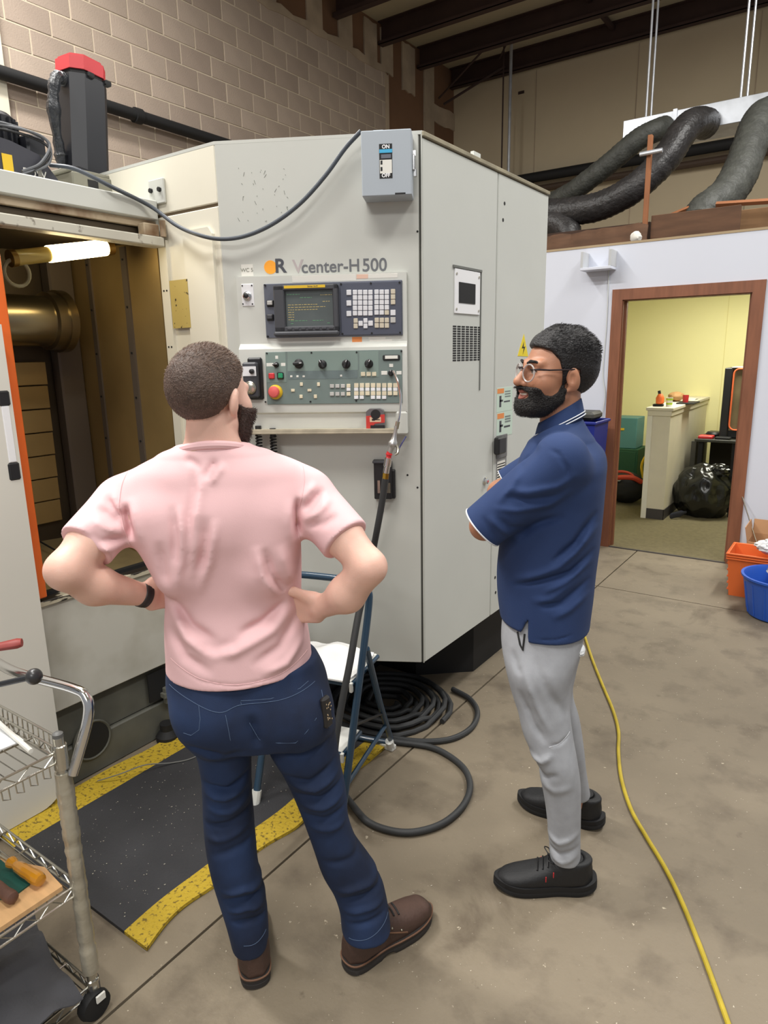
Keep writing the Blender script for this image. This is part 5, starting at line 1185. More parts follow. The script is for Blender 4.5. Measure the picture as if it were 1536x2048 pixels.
def stack(rows, ax=2, n=2.3, cap=.01):
    """solid through cross-sections; rows = (s, c1, c2, h1, h2) along axis ax"""
    rows = sorted(rows); S = np.array([r[0] for r in rows]); o = [i for i in range(3) if i != ax]
    X = np.linspace(S[0], S[-1], 90); cols = []
    for j in range(1, 5):
        y = np.array([r[j] for r in rows], float); m = np.gradient(y, S) if len(S) > 2 else np.full(len(S), (y[-1]-y[0])/(S[-1]-S[0]))
        i = np.clip(np.searchsorted(S, X)-1, 0, len(S)-2); hh = S[i+1]-S[i]; t = (X-S[i])/hh
        cols.append((2*t**3-3*t**2+1)*y[i]+(t**3-2*t**2+t)*hh*m[i]+(-2*t**3+3*t**2)*y[i+1]+(t**3-t**2)*hh*m[i+1])
    def f(P):
        s = P[:, ax]; c1, c2, a, b = (np.interp(s, X, c) for c in cols)
        x = np.abs(P[:, o[0]]-c1)/a; y = np.abs(P[:, o[1]]-c2)/b
        d = ((x**n+y**n)**(1/n)-1)*np.minimum(a, b)
        return smax(smax(d, s-S[-1], cap), S[0]-s, cap).astype(np.float32)
    return f
def strokes(lst, side=None):
    """cloth folds: polylines in (u, z); amplitude > 0 raises a ridge. side(P) weights where they act"""
    segs = []
    for pts, amp, wd in lst:
        for i in range(len(pts)-1): segs.append((V(*pts[i]), V(*pts[i+1]), amp, wd, i == 0, i == len(pts)-2, len(pts)-1, i))
    def f(P):
        Q = P[:, (0, 2)]; d = np.zeros(len(P), np.float32)
        groups = {}
        for pts, amp, wd in lst:
            best = np.full(len(P), 9., np.float32); tt = np.zeros(len(P), np.float32); n = len(pts)-1
            for i in range(n):
                a = V(*pts[i]); ab = V(*pts[i+1])-a; q = Q-a; t = np.clip(q@ab/float(ab@ab+1e-9), 0, 1)
                e = ((q-t[:, None]*ab)**2).sum(1); m = e < best; best = np.where(m, e, best); tt = np.where(m, (i+t)/n, tt)
            d -= 1.3*amp*np.exp(-best/(wd*wd*1.05))*np.clip(np.minimum(tt, 1-tt)*3.5, 0, 1)
        return d if side is None else d*side(P)
    return f
def sdf_mesh(f, lo, hi, h):
    lo = np.array(lo, float); hi = np.array(hi, float); B = 8
    nb = np.maximum(1, np.ceil((hi-lo)/h/B).astype(int)); n = nb*B
    g = [(np.arange(nb[i])*B+B/2-.5)*h+lo[i] for i in range(3)]
    cen = np.stack(np.meshgrid(*g, indexing='ij'), -1).reshape(-1, 3).astype(np.float32)
    dc = np.concatenate([f(cen[i:i+60000]) for i in range(0, len(cen), 60000)])
    act = np.nonzero(np.abs(dc) < B*h*1.35+.012)[0]
    vals = np.repeat(np.repeat(np.repeat(np.sign(dc).reshape(nb).astype(np.float32), B, 0), B, 1), B, 2)
    off = np.stack(np.meshgrid(*[np.arange(B)]*3, indexing='ij'), -1).reshape(-1, 3)
    bi = np.stack(np.unravel_index(act, nb), -1)*B
    for s in range(0, len(bi), 160):
        idx = (bi[s:s+160, None, :]+off[None]).reshape(-1, 3)
        vals[idx[:, 0], idx[:, 1], idx[:, 2]] = f((idx*h+lo).astype(np.float32))
    ins = (vals < 0)
    c = np.zeros(n-1, np.uint8); sl = lambda d, k: slice(d, d+n[k]-1)
    for i in (0, 1):
        for j in (0, 1):
            for k in (0, 1): c += ins[sl(i, 0), sl(j, 1), sl(k, 2)]
    cell = np.nonzero((c > 0) & (c < 8)); ci = np.stack(cell, -1); flat = np.ravel_multi_index(cell, tuple(n-1))
    acc = np.zeros((len(ci), 3)); cnt = np.zeros(len(ci))
    cor = [(i, j, k) for i in (0, 1) for j in (0, 1) for k in (0, 1)]
    cv = {q: vals[ci[:, 0]+q[0], ci[:, 1]+q[1], ci[:, 2]+q[2]] for q in cor}
    for a in cor:
        for ax in range(3):
            if a[ax]: continue
            b = list(a); b[ax] = 1; b = tuple(b); va, vb = cv[a], cv[b]; m = (va < 0) != (vb < 0)
            t = np.where(m, va/np.where(m, va-vb, 1), 0); p = np.array(a)[None]+np.zeros((len(ci), 3)); p[:, ax] += t
            acc[m] += p[m]; cnt[m] += 1
    vs = (ci+acc/cnt[:, None])*h+lo; quads = []
    for ax in range(3):
        o1, o2 = [(1, 2), (2, 0), (0, 1)][ax]
        sa = [slice(0, n[i]) for i in range(3)]; sb = list(sa); sa[ax] = slice(0, n[ax]-1); sb[ax] = slice(1, n[ax])
        A_, B_ = ins[tuple(sa)], ins[tuple(sb)]; e = np.stack(np.nonzero(A_ != B_), -1)
        e = e[(e[:, o1] > 0) & (e[:, o2] > 0) & (e[:, o1] < n[o1]-1) & (e[:, o2] < n[o2]-1)]
        fl_ = A_[e[:, 0], e[:, 1], e[:, 2]]; q = []
        for d1, d2 in ((1, 1), (0, 1), (0, 0), (1, 0)):
            x = e.copy(); x[:, o1] -= d1; x[:, o2] -= d2; q.append(np.searchsorted(flat, np.ravel_multi_index(tuple(x.T), tuple(n-1))))
        q = np.stack(q, -1); q[~fl_] = q[~fl_][:, ::-1]; quads.append(q)
    return vs, np.concatenate(quads)
def sdf_obj(name, f, lo, hi, h, m, parent, relax=1):
    vs, q = sdf_mesh(f, lo, hi, h)
    for _ in range(relax):
        a = np.zeros_like(vs); c = np.zeros(len(vs))
        for i in range(4):
            j = (i+1) % 4; np.add.at(a, q[:, i], vs[q[:, j]]); np.add.at(a, q[:, j], vs[q[:, i]]); np.add.at(c, q[:, i], 1); np.add.at(c, q[:, j], 1)
        vs = vs*.5+.5*a/np.maximum(c, 1)[:, None]
    me = bpy.data.meshes.new(name); me.from_pydata(vs.tolist(), [], q.tolist()); me.materials.append(m)
    me.polygons.foreach_set('use_smooth', [True]*len(q)); me.update()
    o = bpy.data.objects.new(name, me); COL.objects.link(o); o.parent = parent; WM[o.name] = wmat(parent)
    return o
def bvh(o): return BVHTree.FromPolygons([v.co for v in o.data.vertices], [tuple(p.vertices) for p in o.data.polygons])
def drape(tree, pts, off=.0006, dirn=(0, 1, 0), start=-1.2, n=6, smooth=True):
    """lay a (u, z) polyline on the near side of a garment"""
    P = spline([(p[0], 0, p[1]) for p in pts], n) if smooth else [Vector((p[0], 0, p[1])) for p in pts]; out = []
    for p in P:
        hit, nr, _, _ = tree.ray_cast(Vector((p.x, start, p.z)), Vector(dirn))
        if hit is not None: out.append(hit+nr*off)
    return out
def strands(name, o, m, parent, n, length, wd, comb, keep=None, seed=1, jit=.5, up=.6):
    """short real hairs growing from a cap mesh"""
    rr = np.random.default_rng(seed); me = o.data
    co = np.array([v.co for v in me.vertices]); fq = np.array([p.vertices[:] for p in me.polygons if len(p.vertices) == 4])
    a = co[fq[:, 0]]; b = co[fq[:, 1]]; c = co[fq[:, 2]]; nr = np.cross(b-a, c-a); ar = np.linalg.norm(nr, axis=1); nr /= ar[:, None]+1e-12
    cen = (a+c)/2; w_ = ar.copy()
    if keep is not None: w_ *= keep(cen, nr)
    i = rr.choice(len(fq), n, p=w_/w_.sum()); uv = rr.random((n, 2))
    p = a[i]+(b[i]-a[i])*uv[:, :1]+(co[fq[i, 3]]-a[i])*uv[:, 1:]
    d = nr[i]*up+comb(p)+rr.normal(0, jit*.4, (n, 3)); d /= np.linalg.norm(d, axis=1)[:, None]
    L = (length(p) if callable(length) else length)*rr.uniform(.6, 1.25, n)
    t = np.cross(d, rr.normal(0, 1, (n, 3))); t /= np.linalg.norm(t, axis=1)[:, None]
    q = p-nr[i]*.001; mid = q+d*(L*.55)[:, None]; tip = q+d*L[:, None]-nr[i]*(L*.25)[:, None]
    vs = np.stack([q-t*wd, q+t*wd, mid+t*wd*.7, mid-t*wd*.7, tip], 1).reshape(-1, 3)
    k = np.arange(n)*5; fs = [(x, x+1, x+2, x+3) for x in k]+[(x+3, x+2, x+4) for x in k]
    h = bpy.data.meshes.new(name); h.from_pydata(vs.tolist(), [], fs); h.materials.append(m); h.update()
    ob = bpy.data.objects.new(name, h); COL.objects.link(ob); ob.parent = parent; WM[ob.name] = wmat(parent); ob['kind'] = 'stuff'
    return ob
class Body:
    def __init__(s, P, name, label):
        d = Vector((P[0], P[1], 0)).normalized(); s.P = Vector((P[0], P[1], 0)); s.w = d; s.u = Vector((d.y, -d.x, 0))
        s.M = frame(s.P, s.u, s.w, (0, 0, 1)); s.o = thing(name, label, 'person', M=s.M); s.I = s.M.inverted()
    def L(s, px, py, w=0.0):
        q = s.I @ pln(px, py, s.P+s.w*w, s.w); return (q.x, q.y, q.z)
    def F(s, px, py, z=0.0):
        q = s.I @ fl(px, py, z); return (q.x, q.y, q.z)
    def row(s, y, xl, xr, wc, b, grow=0.0):
        l = s.L(xl, y, wc-.4*b); r = s.L(xr, y, wc-.4*b); return ((l[2]+r[2])/2, (l[0]+r[0])/2, wc, (r[0]-l[0])/2+grow, b+grow)
    def uz(s, pts, w): return [(s.L(x, y, w)[0], s.L(x, y, w)[2]) for x, y in pts]
    def tube(s, name, pts, r, m, parent=None, n=8, closed=False):
        return MB().tube(pts, r, n, closed=closed).build(name, m, parent or s.o, local=True)
def rotz(t): c, s_ = math.cos(t), math.sin(t); return np.array([[c, -s_, 0], [s_, c, 0], [0, 0, 1]])
def rotx(t): c, s_ = math.cos(t), math.sin(t); return np.array([[1, 0, 0], [0, c, -s_], [0, s_, c]])
def roty(t): c, s_ = math.cos(t), math.sin(t); return np.array([[c, 0, s_], [0, 1, 0], [-s_, 0, c]])

# ------------------------------------------------------------------ head (own axes: x to the person's right, y forward, z up, eyes at z = 0)
def head_sdf(smile=0.0, nose=1.0):
    H = SDF()
    H.u(ellip((0, -.016, .034), (.0765, .096, .083)), 0)
    H.u(ellip((0, -.055, .012), (.068, .060, .068)), .03)
    H.u(ellip((0, .040, -.030), (.064, .054, .078)), .03)
    H.u(ellip((0, .052, -.078), (.046, .040, .038)), .03)
    for s in (-1, 1):
        H.u(capsule((s*.056, .000, -.066), (s*.026, .066, -.098), .014, .016), .03)
        H.u(sphere((s*.043, .058, -.030), .026), .03)
        H.u(capsule((s*.014, .089, .019), (s*.046, .074, .021), .009, .010), .014)
        H.u(ellip((s*.0775, -.014, -.016), (.0115, .0185, .033), rotx(R(-12)) @ rotz(s*R(22))), .008)
    H.u(sphere((0, .078, -.102), .018), .025)
    for s in (-1, 1):
        H.sub(ellip((s*.032, .100, -.001), (.018, .014, .012)), .012)
        H.sub(ellip((s*.0885, -.004, -.014), (.0085, .009, .018), rotz(s*R(22))), .003)
        H.u(sphere((s*.031, .0755, -.001), .0146), .005)
        H.sub(ellip((s*.0315, .0920, -.0018), (.0125, .0125, .0050)), .002)
        H.u(capsule((s*.072, -.008, -.044), (s*.070, -.002, -.048), .007, .006), .006)
    H.u(capsule((0, .090, .012), (0, .112*nose, -.030), .0075, .0120), .012)
    H.u(sphere((0, .113*nose, -.033), .0115), .008)
    for s in (-1, 1): H.u(sphere((s*.0125, .101, -.037), .0085), .007); H.sub(sphere((s*.007, .109, -.0435), .0035), .003)
    wl_ = .024+.008*smile
    H.u(ellip((0, .090, -.0585), (wl_, .012, .0065)), .006)
    H.u(ellip((0, .088, -.0715-.003*smile), (wl_*.86, .012, .0075)), .006)
    H.sub(ellip((0, .098, -.0645-.0015*smile), (wl_*1.02, .010, .0016+.004*smile)), .003)
    if smile:
        for s in (-1, 1): H.sub(capsule((s*.030, .083, -.060), (s*.034, .086, -.050), .003, .002), .006)
    return H
def placed(f, c, Rm, sc_=1.0):
    c = V(*c); Rm = np.array(Rm, np.float32)
    return lambda P: f((P-c)@Rm/sc_)*sc_
def skull(grow): # smooth hair carrying form
    S_ = SDF(); S_.u(ellip((0, -.016, .034), (.0765+grow, .096+grow, .083+grow)), 0).u(ellip((0, -.055, .012), (.068+grow, .060+grow, .068+grow)), .03)
    S_.u(ellip((0, .040, -.030), (.064+grow*.6, .054, .078)), .03)
    return S_
def build_hand(S, wrist, palm_dir, side_dir, curl, r=.0088, length=1.0, thumb=None, k=.010):
    """palm plus four bent fingers and a thumb joined to a body SDF; all directions local"""
    w = np.array(wrist); pd = np.array(palm_dir, float); pd /= np.linalg.norm(pd); sd = np.array(side_dir, float); sd -= pd*(sd@pd); sd /= np.linalg.norm(sd); nd = np.cross(pd, sd)
    pc = w+pd*.048*length; rot = np.stack([pd, sd, nd], 1)
    S.u(rbox(pc, (.045*length, .040, .0135), .0125, rot), .02)
    for i, (o, l) in enumerate(((-.030, .80), (-.010, .95), (.010, 1.0), (.029, .90))):
        p0 = w+pd*.088*length+sd*o*-1; pts = [p0-pd*.02, p0]; dirv = pd.copy()
        for seg in (.040, .026, .020):
            a = curl*(1+.06*i); dirv = dirv*math.cos(a)+nd*math.sin(a); pts.append(pts[-1]+dirv*seg*l*length)
        S.u(chain([tuple(p) for p in pts], [r*1.05, r*1.05, r, r*.92, r*.82], .004), .005)
    t = np.array(thumb if thumb is not None else sd*1.0+pd*.6, float); t /= np.linalg.norm(t)
    b = w+pd*.022+sd*.026; pts = [b, b+t*.042+pd*.008, b+t*.066+pd*.026]
    S.u(chain([tuple(p) for p in pts], [.0135, .0115, .0095], .005), .012)
    return S
def shoe(parent, heel, toe, m_up, m_sole, spec, names=('boot', 'sole'), ankle=None):
    """footwear in its own axes: x from heel to toe, z up"""
    hx = Vector((heel[0], heel[1], 0)); tx_ = Vector((toe[0], toe[1], 0)); d = (tx_-hx); Lg = d.length; d.normalize()
    M = frame(hx, d, Vector((-d.y, d.x, 0)), (0, 0, 1)); k = Lg/.30
    up = SDF(); rows = [(x*k, 0+sh*k, z*k, a*k, b*k) for x, sh, z, a, b in spec['last']]
    up.u(stack(rows, 0, 2.5, .004), 0)
    for (c, r) in spec.get('shaft', []): up.u(ellip([v*k for v in c], [v*k for v in r]), .02)
    if 'collar' in spec:
        cr = spec['collar']; up.u(stack([(z*k, x*k, 0, a*k, b*k) for z, x, a, b in cr], 2, 2.2, .006), .025)
    up.cut(lambda P: (spec['zs']*k-P[:, 2]), .002)
    if 'open' in spec: up.sub(ellip([v*k for v in spec['open'][0]], [v*k for v in spec['open'][1]]), .004)
    wr = np.array(M.to_3x3()); org = np.array(M.translation)
    f = lambda P: up((P-org.astype(np.float32))@wr.astype(np.float32))
    lo, hi = spec['box']; cs = [M @ (Vector(c)*k) for c in [(x, y, z) for x in (lo[0], hi[0]) for y in (lo[1], hi[1]) for z in (lo[2], hi[2])]]
    L_ = [min(c[i] for c in cs) for i in range(3)]; H_ = [max(c[i] for c in cs) for i in range(3)]
    o = sdf_obj(names[0], f, L_, H_, .0035, m_up, parent)
    out = spec['outline']; n = 40; pl = []
    for x, y in spline([(x*k, y*k, 0) for x, y in out], 5, closed=True) and [(p.x, p.y) for p in spline([(x*k, y*k, 0) for x, y in out], 5, closed=True)]: pl.append((x, y))
    mb = MB(); zs = spec['zs']*k
    rings = [(0.96, spec.get('heel_lift', 0)), (1.0, .004), (1.0, zs*.55), (.985, zs*.62), (1.0, zs*.7), (.99, zs+.006)]
    cx = sum(p[0] for p in pl)/len(pl); vs = []; N = len(pl)
    for s_, z in rings:
        for x, y in pl:
            zz = z
            if z < .006 and spec.get('arch') and .095*k < x < .135*k: zz = z+.010
            if spec.get('spring'): zz += spec['spring']*max(0, (x/k-.20)/.1)**2*k+spec.get('hs', 0)*max(0, (.03-x/k)/.05)**2*k
            vs.append((cx+(x-cx)*s_, y*s_, zz))
    fs = [tuple(range(N-1, -1, -1)), tuple((len(rings)-1)*N+i for i in range(N))]
    for r_ in range(len(rings)-1):
        for i in range(N): fs.append((r_*N+i, r_*N+(i+1) % N, (r_+1)*N+(i+1) % N, (r_+1)*N+i))
    so = MB().add(vs, fs, 0, M).build(names[1], m_sole, o, local=True)
    return o, M, k

# ------------------------------------------------------------------ man in the pink t-shirt
M_skinA = mat('skin_fair', C8(228, 184, 166), .5, var=.06, vscale=14, bump=.06, bscale=300, sss=.15)
M_pink = mat('pink_cotton', C8(232, 190, 192), .92, var=.02, vscale=5, bump=.06, bscale=500)
M_jean = mat('denim', C8(30, 52, 90), .85, col2=C8(17, 30, 56), thr=(.40, .70), vscale=5, bump=.12, bscale=700)
M_stitch = mat('denim_stitch', C8(78, 96, 124), .8); M_hairA = mat('brown_hair', C8(82, 65, 56), .6, var=.25, vscale=60, bump=.5, bscale=250)
M_hairA2 = mat('brown_hair_strand', C8(120, 98, 84), .55, var=.3, vscale=300)
M_beardA = mat('brown_beard', C8(62, 42, 34), .7, var=.3, vscale=200, bump=.8, bscale=220)
M_boot = mat('brown_boot_leather', C8(72, 52, 44), .6, var=.18, vscale=14, bump=.15, bscale=120); M_bsole = mat('boot_sole', C8(46, 42, 40), .8)
A = Body((-1.115, 1.125), 'person', 'man seen from behind in a pink t-shirt and jeans, hands on his hips')
SL, SR = A.L(243, 1010, -.01), A.L(620, 996, -.01)
EL, ER = A.L(131, 1141, -.15), A.L(737, 1134, -.15)
FLm, FRm = A.L(190, 1170, -.10), A.L(693, 1188, -.115)
WL, WR = A.L(292, 1191, -.02), A.L(644, 1216, -.065)
rowsA = [A.row(912, 330, 535, .0, .062), A.row(935, 280, 590, .0, .085), A.row(972, 250, 618, .0, .104), A.row(1020, 244, 606, -.005, .118), A.row(1070, 262, 598, -.005, .120),
         A.row(1105, 290, 601, .0, .116), A.row(1140, 312, 602, .0, .110), A.row(1172, 324, 602, .0, .106), A.row(1205, 328, 602, .005, .108), A.row(1245, 326, 609, .005, .116), A.row(1285, 326, 617, .0, .124), A.row(1325, 328, 622, .0, .130), A.row(1372, 328, 626, .0, .134), A.row(1400, 329, 628, .0, .134)]
neck0, neck1 = A.L(428, 930, -.005), A.L(424, 830, .012)
thA = R(-34); RA = rotz(thA) @ rotx(R(-4))
HCA = A.L(423, 790, .0)
SA = .92
HA = placed(head_sdf(), HCA, RA, SA)
def torsoA(g):
    rr = [(z, u, w, a+g, b+g) for z, u, w, a, b in rowsA]
    S = SDF().u(stack(rr, 2, 2.15, .02), 0)
    for s in (SL, SR):
        S.u(capsule((neck0[0]+(s[0]-neck0[0])*.25, -.012, neck0[2]-.005), (s[0]*.88+neck0[0]*.12, s[1], s[2]-.004), .048+g, .050+g), .05)
        S.u(capsule((s[0]*.62+neck0[0]*.38, -.062, s[2]-.03), (s[0]*.46+neck0[0]*.54, -.078, s[2]-.15), .045+g, .038+g), .05)   # shoulder blades
    return S
body = SDF().u(torsoA(-.012), 0)
body.u(capsule(neck0, neck1, .055, .052), .03)
body.u(capsule((neck0[0]-.03, -.03, neck0[2]-.01), (neck1[0]-.02, -.035, neck1[2]-.01), .035, .030), .03).u(capsule((neck0[0]+.03, -.03, neck0[2]-.01), (neck1[0]+.02, -.03, neck1[2]-.01), .035, .030), .03)
body.u(HA, .012)
for S0, E0, Fm, W0 in ((SL, EL, FLm, WL), (SR, ER, FRm, WR)):
    mid = [S0[i]*.45+E0[i]*.55 for i in range(3)]
    body.u(chain([S0, mid, E0], [.048, .045, .039], .02), .03)
    body.u(chain([E0, Fm, W0], [.040, .0415, .0245], .02), .015)
build_hand(body, WL, (.75, .66, -.10), (-.1, -.2, 1.0), .42, thumb=(.55, -.45, .55))
build_hand(body, WR, (-.86, .42, -.06), (.10, -.25, 1.0), .34, thumb=(-.80, -.16, .50))
hipz = A.L(475, 1376, -.125)[2]
hipsA = [A.row(1330, 330, 632, .0, .118), A.row(1372, 329, 652, .0, .128), A.row(1410, 338, 660, -.005, .136), A.row(1450, 362, 666, -.005, .134), A.row(1478, 380, 668, .0, .120)]
LLk = [(1455, 352, 500, .0, .105), (1500, 385, 504, .0, .095), (1545, 397, 503, .0, .088), (1600, 402, 504, .0, .080), (1650, 404, 508, .0, .074), (1700, 409, 512, -.01, .072), (1750, 419, 517, -.015, .070), (1800, 434, 530, -.01, .066), (1850, 450, 536, -.010, .072), (1895, 462, 538, -.010, .074)]
RLk = [(1455, 530, 668, .0, .105), (1500, 535, 676, .0, .098), (1545, 562, 684, .0, .090), (1600, 589, 695, .0, .082), (1650, 609, 699, -.0, .076), (1700, 627, 716, -.005, .074), (1750, 645, 751, -.01, .070), (1790, 668, 770, -.015, .068), (1830, 681, 779, -.025, .072), (1872, 686, 784, -.034, .074)]
legL = [A.row(y, a, b, w, d) for y, a, b, w, d in LLk]; legR = [A.row(y, a, b, w, d) for y, a, b, w, d in RLk]
for lg in (legL, legR):
    body.u(chain([(r[1], r[2], r[0]) for r in lg], [min(r[3], r[4])*.7 for r in lg], .01), .02)
lA = [r for r in (SL, SR, EL, ER)]
body_o = sdf_obj('body', body, (-.60, -.26, .06), (.36, .27, 1.72), .0036, M_skinA, A.o)
# t-shirt with its folds
sh = torsoA(.004)
for S0, E0, t in ((SL, EL, .66), (SR, ER, .63)):
    ax_ = np.array(E0)-np.array(S0); ax_ /= np.linalg.norm(ax_); hem = np.array(S0)*(1-t)+np.array(E0)*t
    far = hem+ax_*.1
    slv = SDF().u(capsule(S0, tuple(far), .060, .061), 0).cut(plane(tuple(hem), tuple(ax_)), .004)
    slv.sub(capsule(tuple(hem+ax_*.046), tuple(hem+ax_*.06), .050, .050), .003)
    sh.u(slv, .035)
sh.cut(lambda P: (hipz+.003*np.sin(P[:, 0]*16+.6)-P[:, 2]).astype(np.float32), .005)
zc0 = A.L(428, 888, -.06)[2]
ncn = SDF().u(capsule((neck0[0], .0, zc0-.085), (neck0[0]+.002, .004, zc0+.03), .088, .064), 0).cut(plane((0, -.06, zc0), (0, .34, 1)), .004)
sh.u(ncn, .025)
back = lambda P: np.clip((.02-P[:, 1])/.05, 0, 1).astype(np.float32)
wb_s = -.12
ft = lambda pts, amp, wd: (A.uz(pts, wb_s), amp, wd)
folds = [ft([(386, 938), (389, 985), (380, 1030), (384, 1090)], -.007, .010), ft([(402, 950), (396, 1000), (392, 1060)], .007, .012), ft([(362, 922), (385, 932), (402, 944)], -.005, .008), ft([(434, 925), (420, 942), (406, 965)], -.007, .009), ft([(448, 930), (432, 950), (418, 975)], .006, .009),
         ft([(357, 1010), (364, 1060), (363, 1120), (352, 1185)], .008, .010), ft([(345, 1010), (352, 1070), (350, 1130)], -.006, .010), ft([(431, 1034), (426, 1080), (420, 1120), (396, 1196)], .008, .011), ft([(417, 1030), (412, 1090), (400, 1150)], -.007, .010), ft([(388, 1020), (390, 1090), (384, 1160)], .005, .009),
         ft([(318, 1080), (326, 1130), (334, 1180)], -.006, .010), ft([(527, 1094), (542, 1150), (572, 1194)], -.010, .010), ft([(512, 1090), (526, 1150), (556, 1205)], .007, .012), ft([(560, 1090), (575, 1140), (588, 1180)], .006, .012),
         ft([(574, 1213), (527, 1250), (475, 1272)], -.010, .010), ft([(590, 1222), (545, 1266), (470, 1300), (420, 1310)], .009, .013), ft([(600, 1240), (560, 1300), (500, 1330)], -.008, .012), ft([(480, 1285), (430, 1300), (390, 1290)], -.006, .012),
         ft([(335, 1205), (380, 1262), (440, 1290)], -.009, .011), ft([(330, 1225), (370, 1285), (440, 1318)], .008, .012), ft([(332, 1270), (370, 1322), (430, 1345)], -.007, .012), ft([(610, 1290), (575, 1330), (520, 1345)], .007, .010),
         ft([(243, 1012), (252, 1050), (262, 1088)], -.013, .009), ft([(254, 1000), (268, 1050), (280, 1100)], .005, .012), ft([(597, 1000), (594, 1040), (598, 1085)], -.013, .009), ft([(584, 1000), (580, 1050), (588, 1100)], .004, .012),
         ft([(186, 1018), (215, 1038), (246, 1058)], -.006, .007), ft([(180, 1032), (210, 1052), (244, 1070)], .006, .008), ft([(172, 1050), (205, 1078), (256, 1084)], -.006, .007), ft([(165, 1068), (200, 1096), (250, 1096)], .005, .008), ft([(212, 985), (228, 1015), (240, 1035)], .005, .009), ft([(200, 1000), (222, 1025), (244, 1046)], -.005, .007),
         ft([(655, 985), (628, 1010), (604, 1030)], -.006, .007), ft([(664, 1000), (640, 1025), (606, 1048)], .006, .008), ft([(680, 1030), (650, 1048), (612, 1060)], -.005, .008), ft([(640, 975), (618, 990), (602, 1010)], .005, .008),
         ft([(330, 1337), (400, 1362), (475, 1366), (560, 1352), (620, 1325)], -.002, .0035)]
sh.off(strokes(folds, back))
shirt = sdf_obj('t_shirt', sh, (-.55, -.24, hipz-.03), (.30, .24, 1.50), .0042, M_pink, A.o)
cr_ = []
for k in range(48):
    t = 2*math.pi*k/48; w_ = .002+.070*math.sin(t); cr_.append((neck0[0]+.001+.0745*math.cos(t), w_, zc0-.004-.34*(w_+.06)))
MB().tube(cr_, .0105, 10, closed=True).build('collar_rib', M_pink, shirt, local=True)
st_ = bvh(shirt)
for pts in ([(606, 934), (608, 962), (601, 1000), (595, 1040), (598, 1078)], [(249, 944), (241, 976), (243, 1015), (252, 1050), (263, 1086)]):
    p = drape(st_, A.uz(pts, -.07), .0002, n=10)
    if len(p) > 2: A.tube('sleeve_seam', p, .0014, M_pink, shirt, 6)
p = drape(st_, A.uz([(334, 1338), (400, 1360), (475, 1366), (560, 1352), (618, 1326)], -.125), .0, n=12)
if len(p) > 2: A.tube('hem_seam', p, .0009, M_pink, shirt, 6)
# jeans
je = SDF().u(stack([(z, u, w, a+.004, b+.004) for z, u, w, a, b in hipsA], 2, 2.4, .01), 0)
for bx__ in ((425, 1432), (590, 1428)): p = A.L(*bx__, -.07); je.u(ellip(p, (.088, .075, .085)), .035)
for lg in (legL, legR): je.u(stack([(z, u, w, a, b) for z, u, w, a, b in lg], 2, 2.3, .004), .020)
jf = lambda pts, amp, wd, w=-.08: (A.uz(pts, w), amp, wd)
jfold = [jf([(400, 1572), (455, 1578), (500, 1552)], -.008, .008), jf([(402, 1592), (450, 1594), (500, 1575)], .007, .009), jf([(405, 1665), (460, 1650), (508, 1625)], -.007, .009), jf([(406, 1690), (450, 1680), (508, 1655)], .006, .010), jf([(410, 1625), (460, 1625), (506, 1600)], .005, .010), jf([(420, 1720), (470, 1700), (512, 1690)], -.005, .010),
         jf([(362, 1478), (400, 1480), (450, 1490), (500, 1478)], -.008, .010), jf([(540, 1490), (600, 1500), (672, 1470)], -.006, .010), jf([(565, 1555), (620, 1560), (680, 1520)], -.007, .009), jf([(575, 1572), (630, 1575), (688, 1545)], .008, .009), jf([(585, 1592), (640, 1596), (694, 1570)], -.008, .008), jf([(592, 1612), (645, 1615), (698, 1592)], .007, .009), jf([(600, 1635), (650, 1640), (700, 1620)], -.006, .009), jf([(612, 1660), (660, 1660), (702, 1650)], .005, .010),
         jf([(440, 1790), (490, 1778), (532, 1788)], .008, .008), jf([(442, 1806), (490, 1800), (534, 1808)], -.009, .008), jf([(452, 1830), (495, 1818), (534, 1826)], .008, .008), jf([(458, 1850), (500, 1845), (534, 1848)], -.007, .008), jf([(640, 1730), (690, 1725), (745, 1722)], -.004, .01), jf([(668, 1790), (720, 1775), (772, 1768)], .008, .009), jf([(676, 1806), (725, 1795), (775, 1785)], -.009, .008), jf([(684, 1828), (730, 1815), (777, 1806)], .008, .008), jf([(690, 1850), (735, 1838), (777, 1826)], -.006, .008),
         jf([(500, 1420), (510, 1455), (518, 1490)], -.010, .012, -.12), jf([(470, 1480), (440, 1495), (400, 1500)], .006, .012)]
je.off(strokes(jfold, lambda P: np.clip((.03-P[:, 1])/.05, 0, 1).astype(np.float32)))
jeans = sdf_obj('jeans', je, (-.40, -.26, .05), (.36, .22, hipz+.08), .0042, M_jean, A.o)
jt = bvh(jeans)
def stitch(pts, w=-.12, r=.0008, smooth=True, nm='stitching'):
    P = drape(jt, A.uz(pts, w), .0004, n=8, smooth=smooth)
    if len(P) > 2: A.tube(nm, P, r, M_stitch, jeans, 5)
stitch([(332, 1392), (380, 1402), (440, 1416), (482, 1404), (560, 1396), (632, 1376)])
stitch([(482, 1402), (482, 1397), (540, 1394), (600, 1380), (618, 1372)], smooth=False); stitch([(482, 1400), (500, 1440), (519, 1472), (556, 1474), (590, 1474), (612, 1452), (632, 1430)], smooth=False)
stitch([(398, 1406), (402, 1428), (400, 1448), (384, 1462), (368, 1462)], smooth=False); stitch([(452, 1420), (458, 1445), (462, 1468)])
stitch([(645, 1392), (652, 1430), (660, 1462)]); stitch([(488, 1878), (510, 1875), (532, 1866)], -.06); stitch([(696, 1862), (735, 1850), (776, 1826)], -.06)
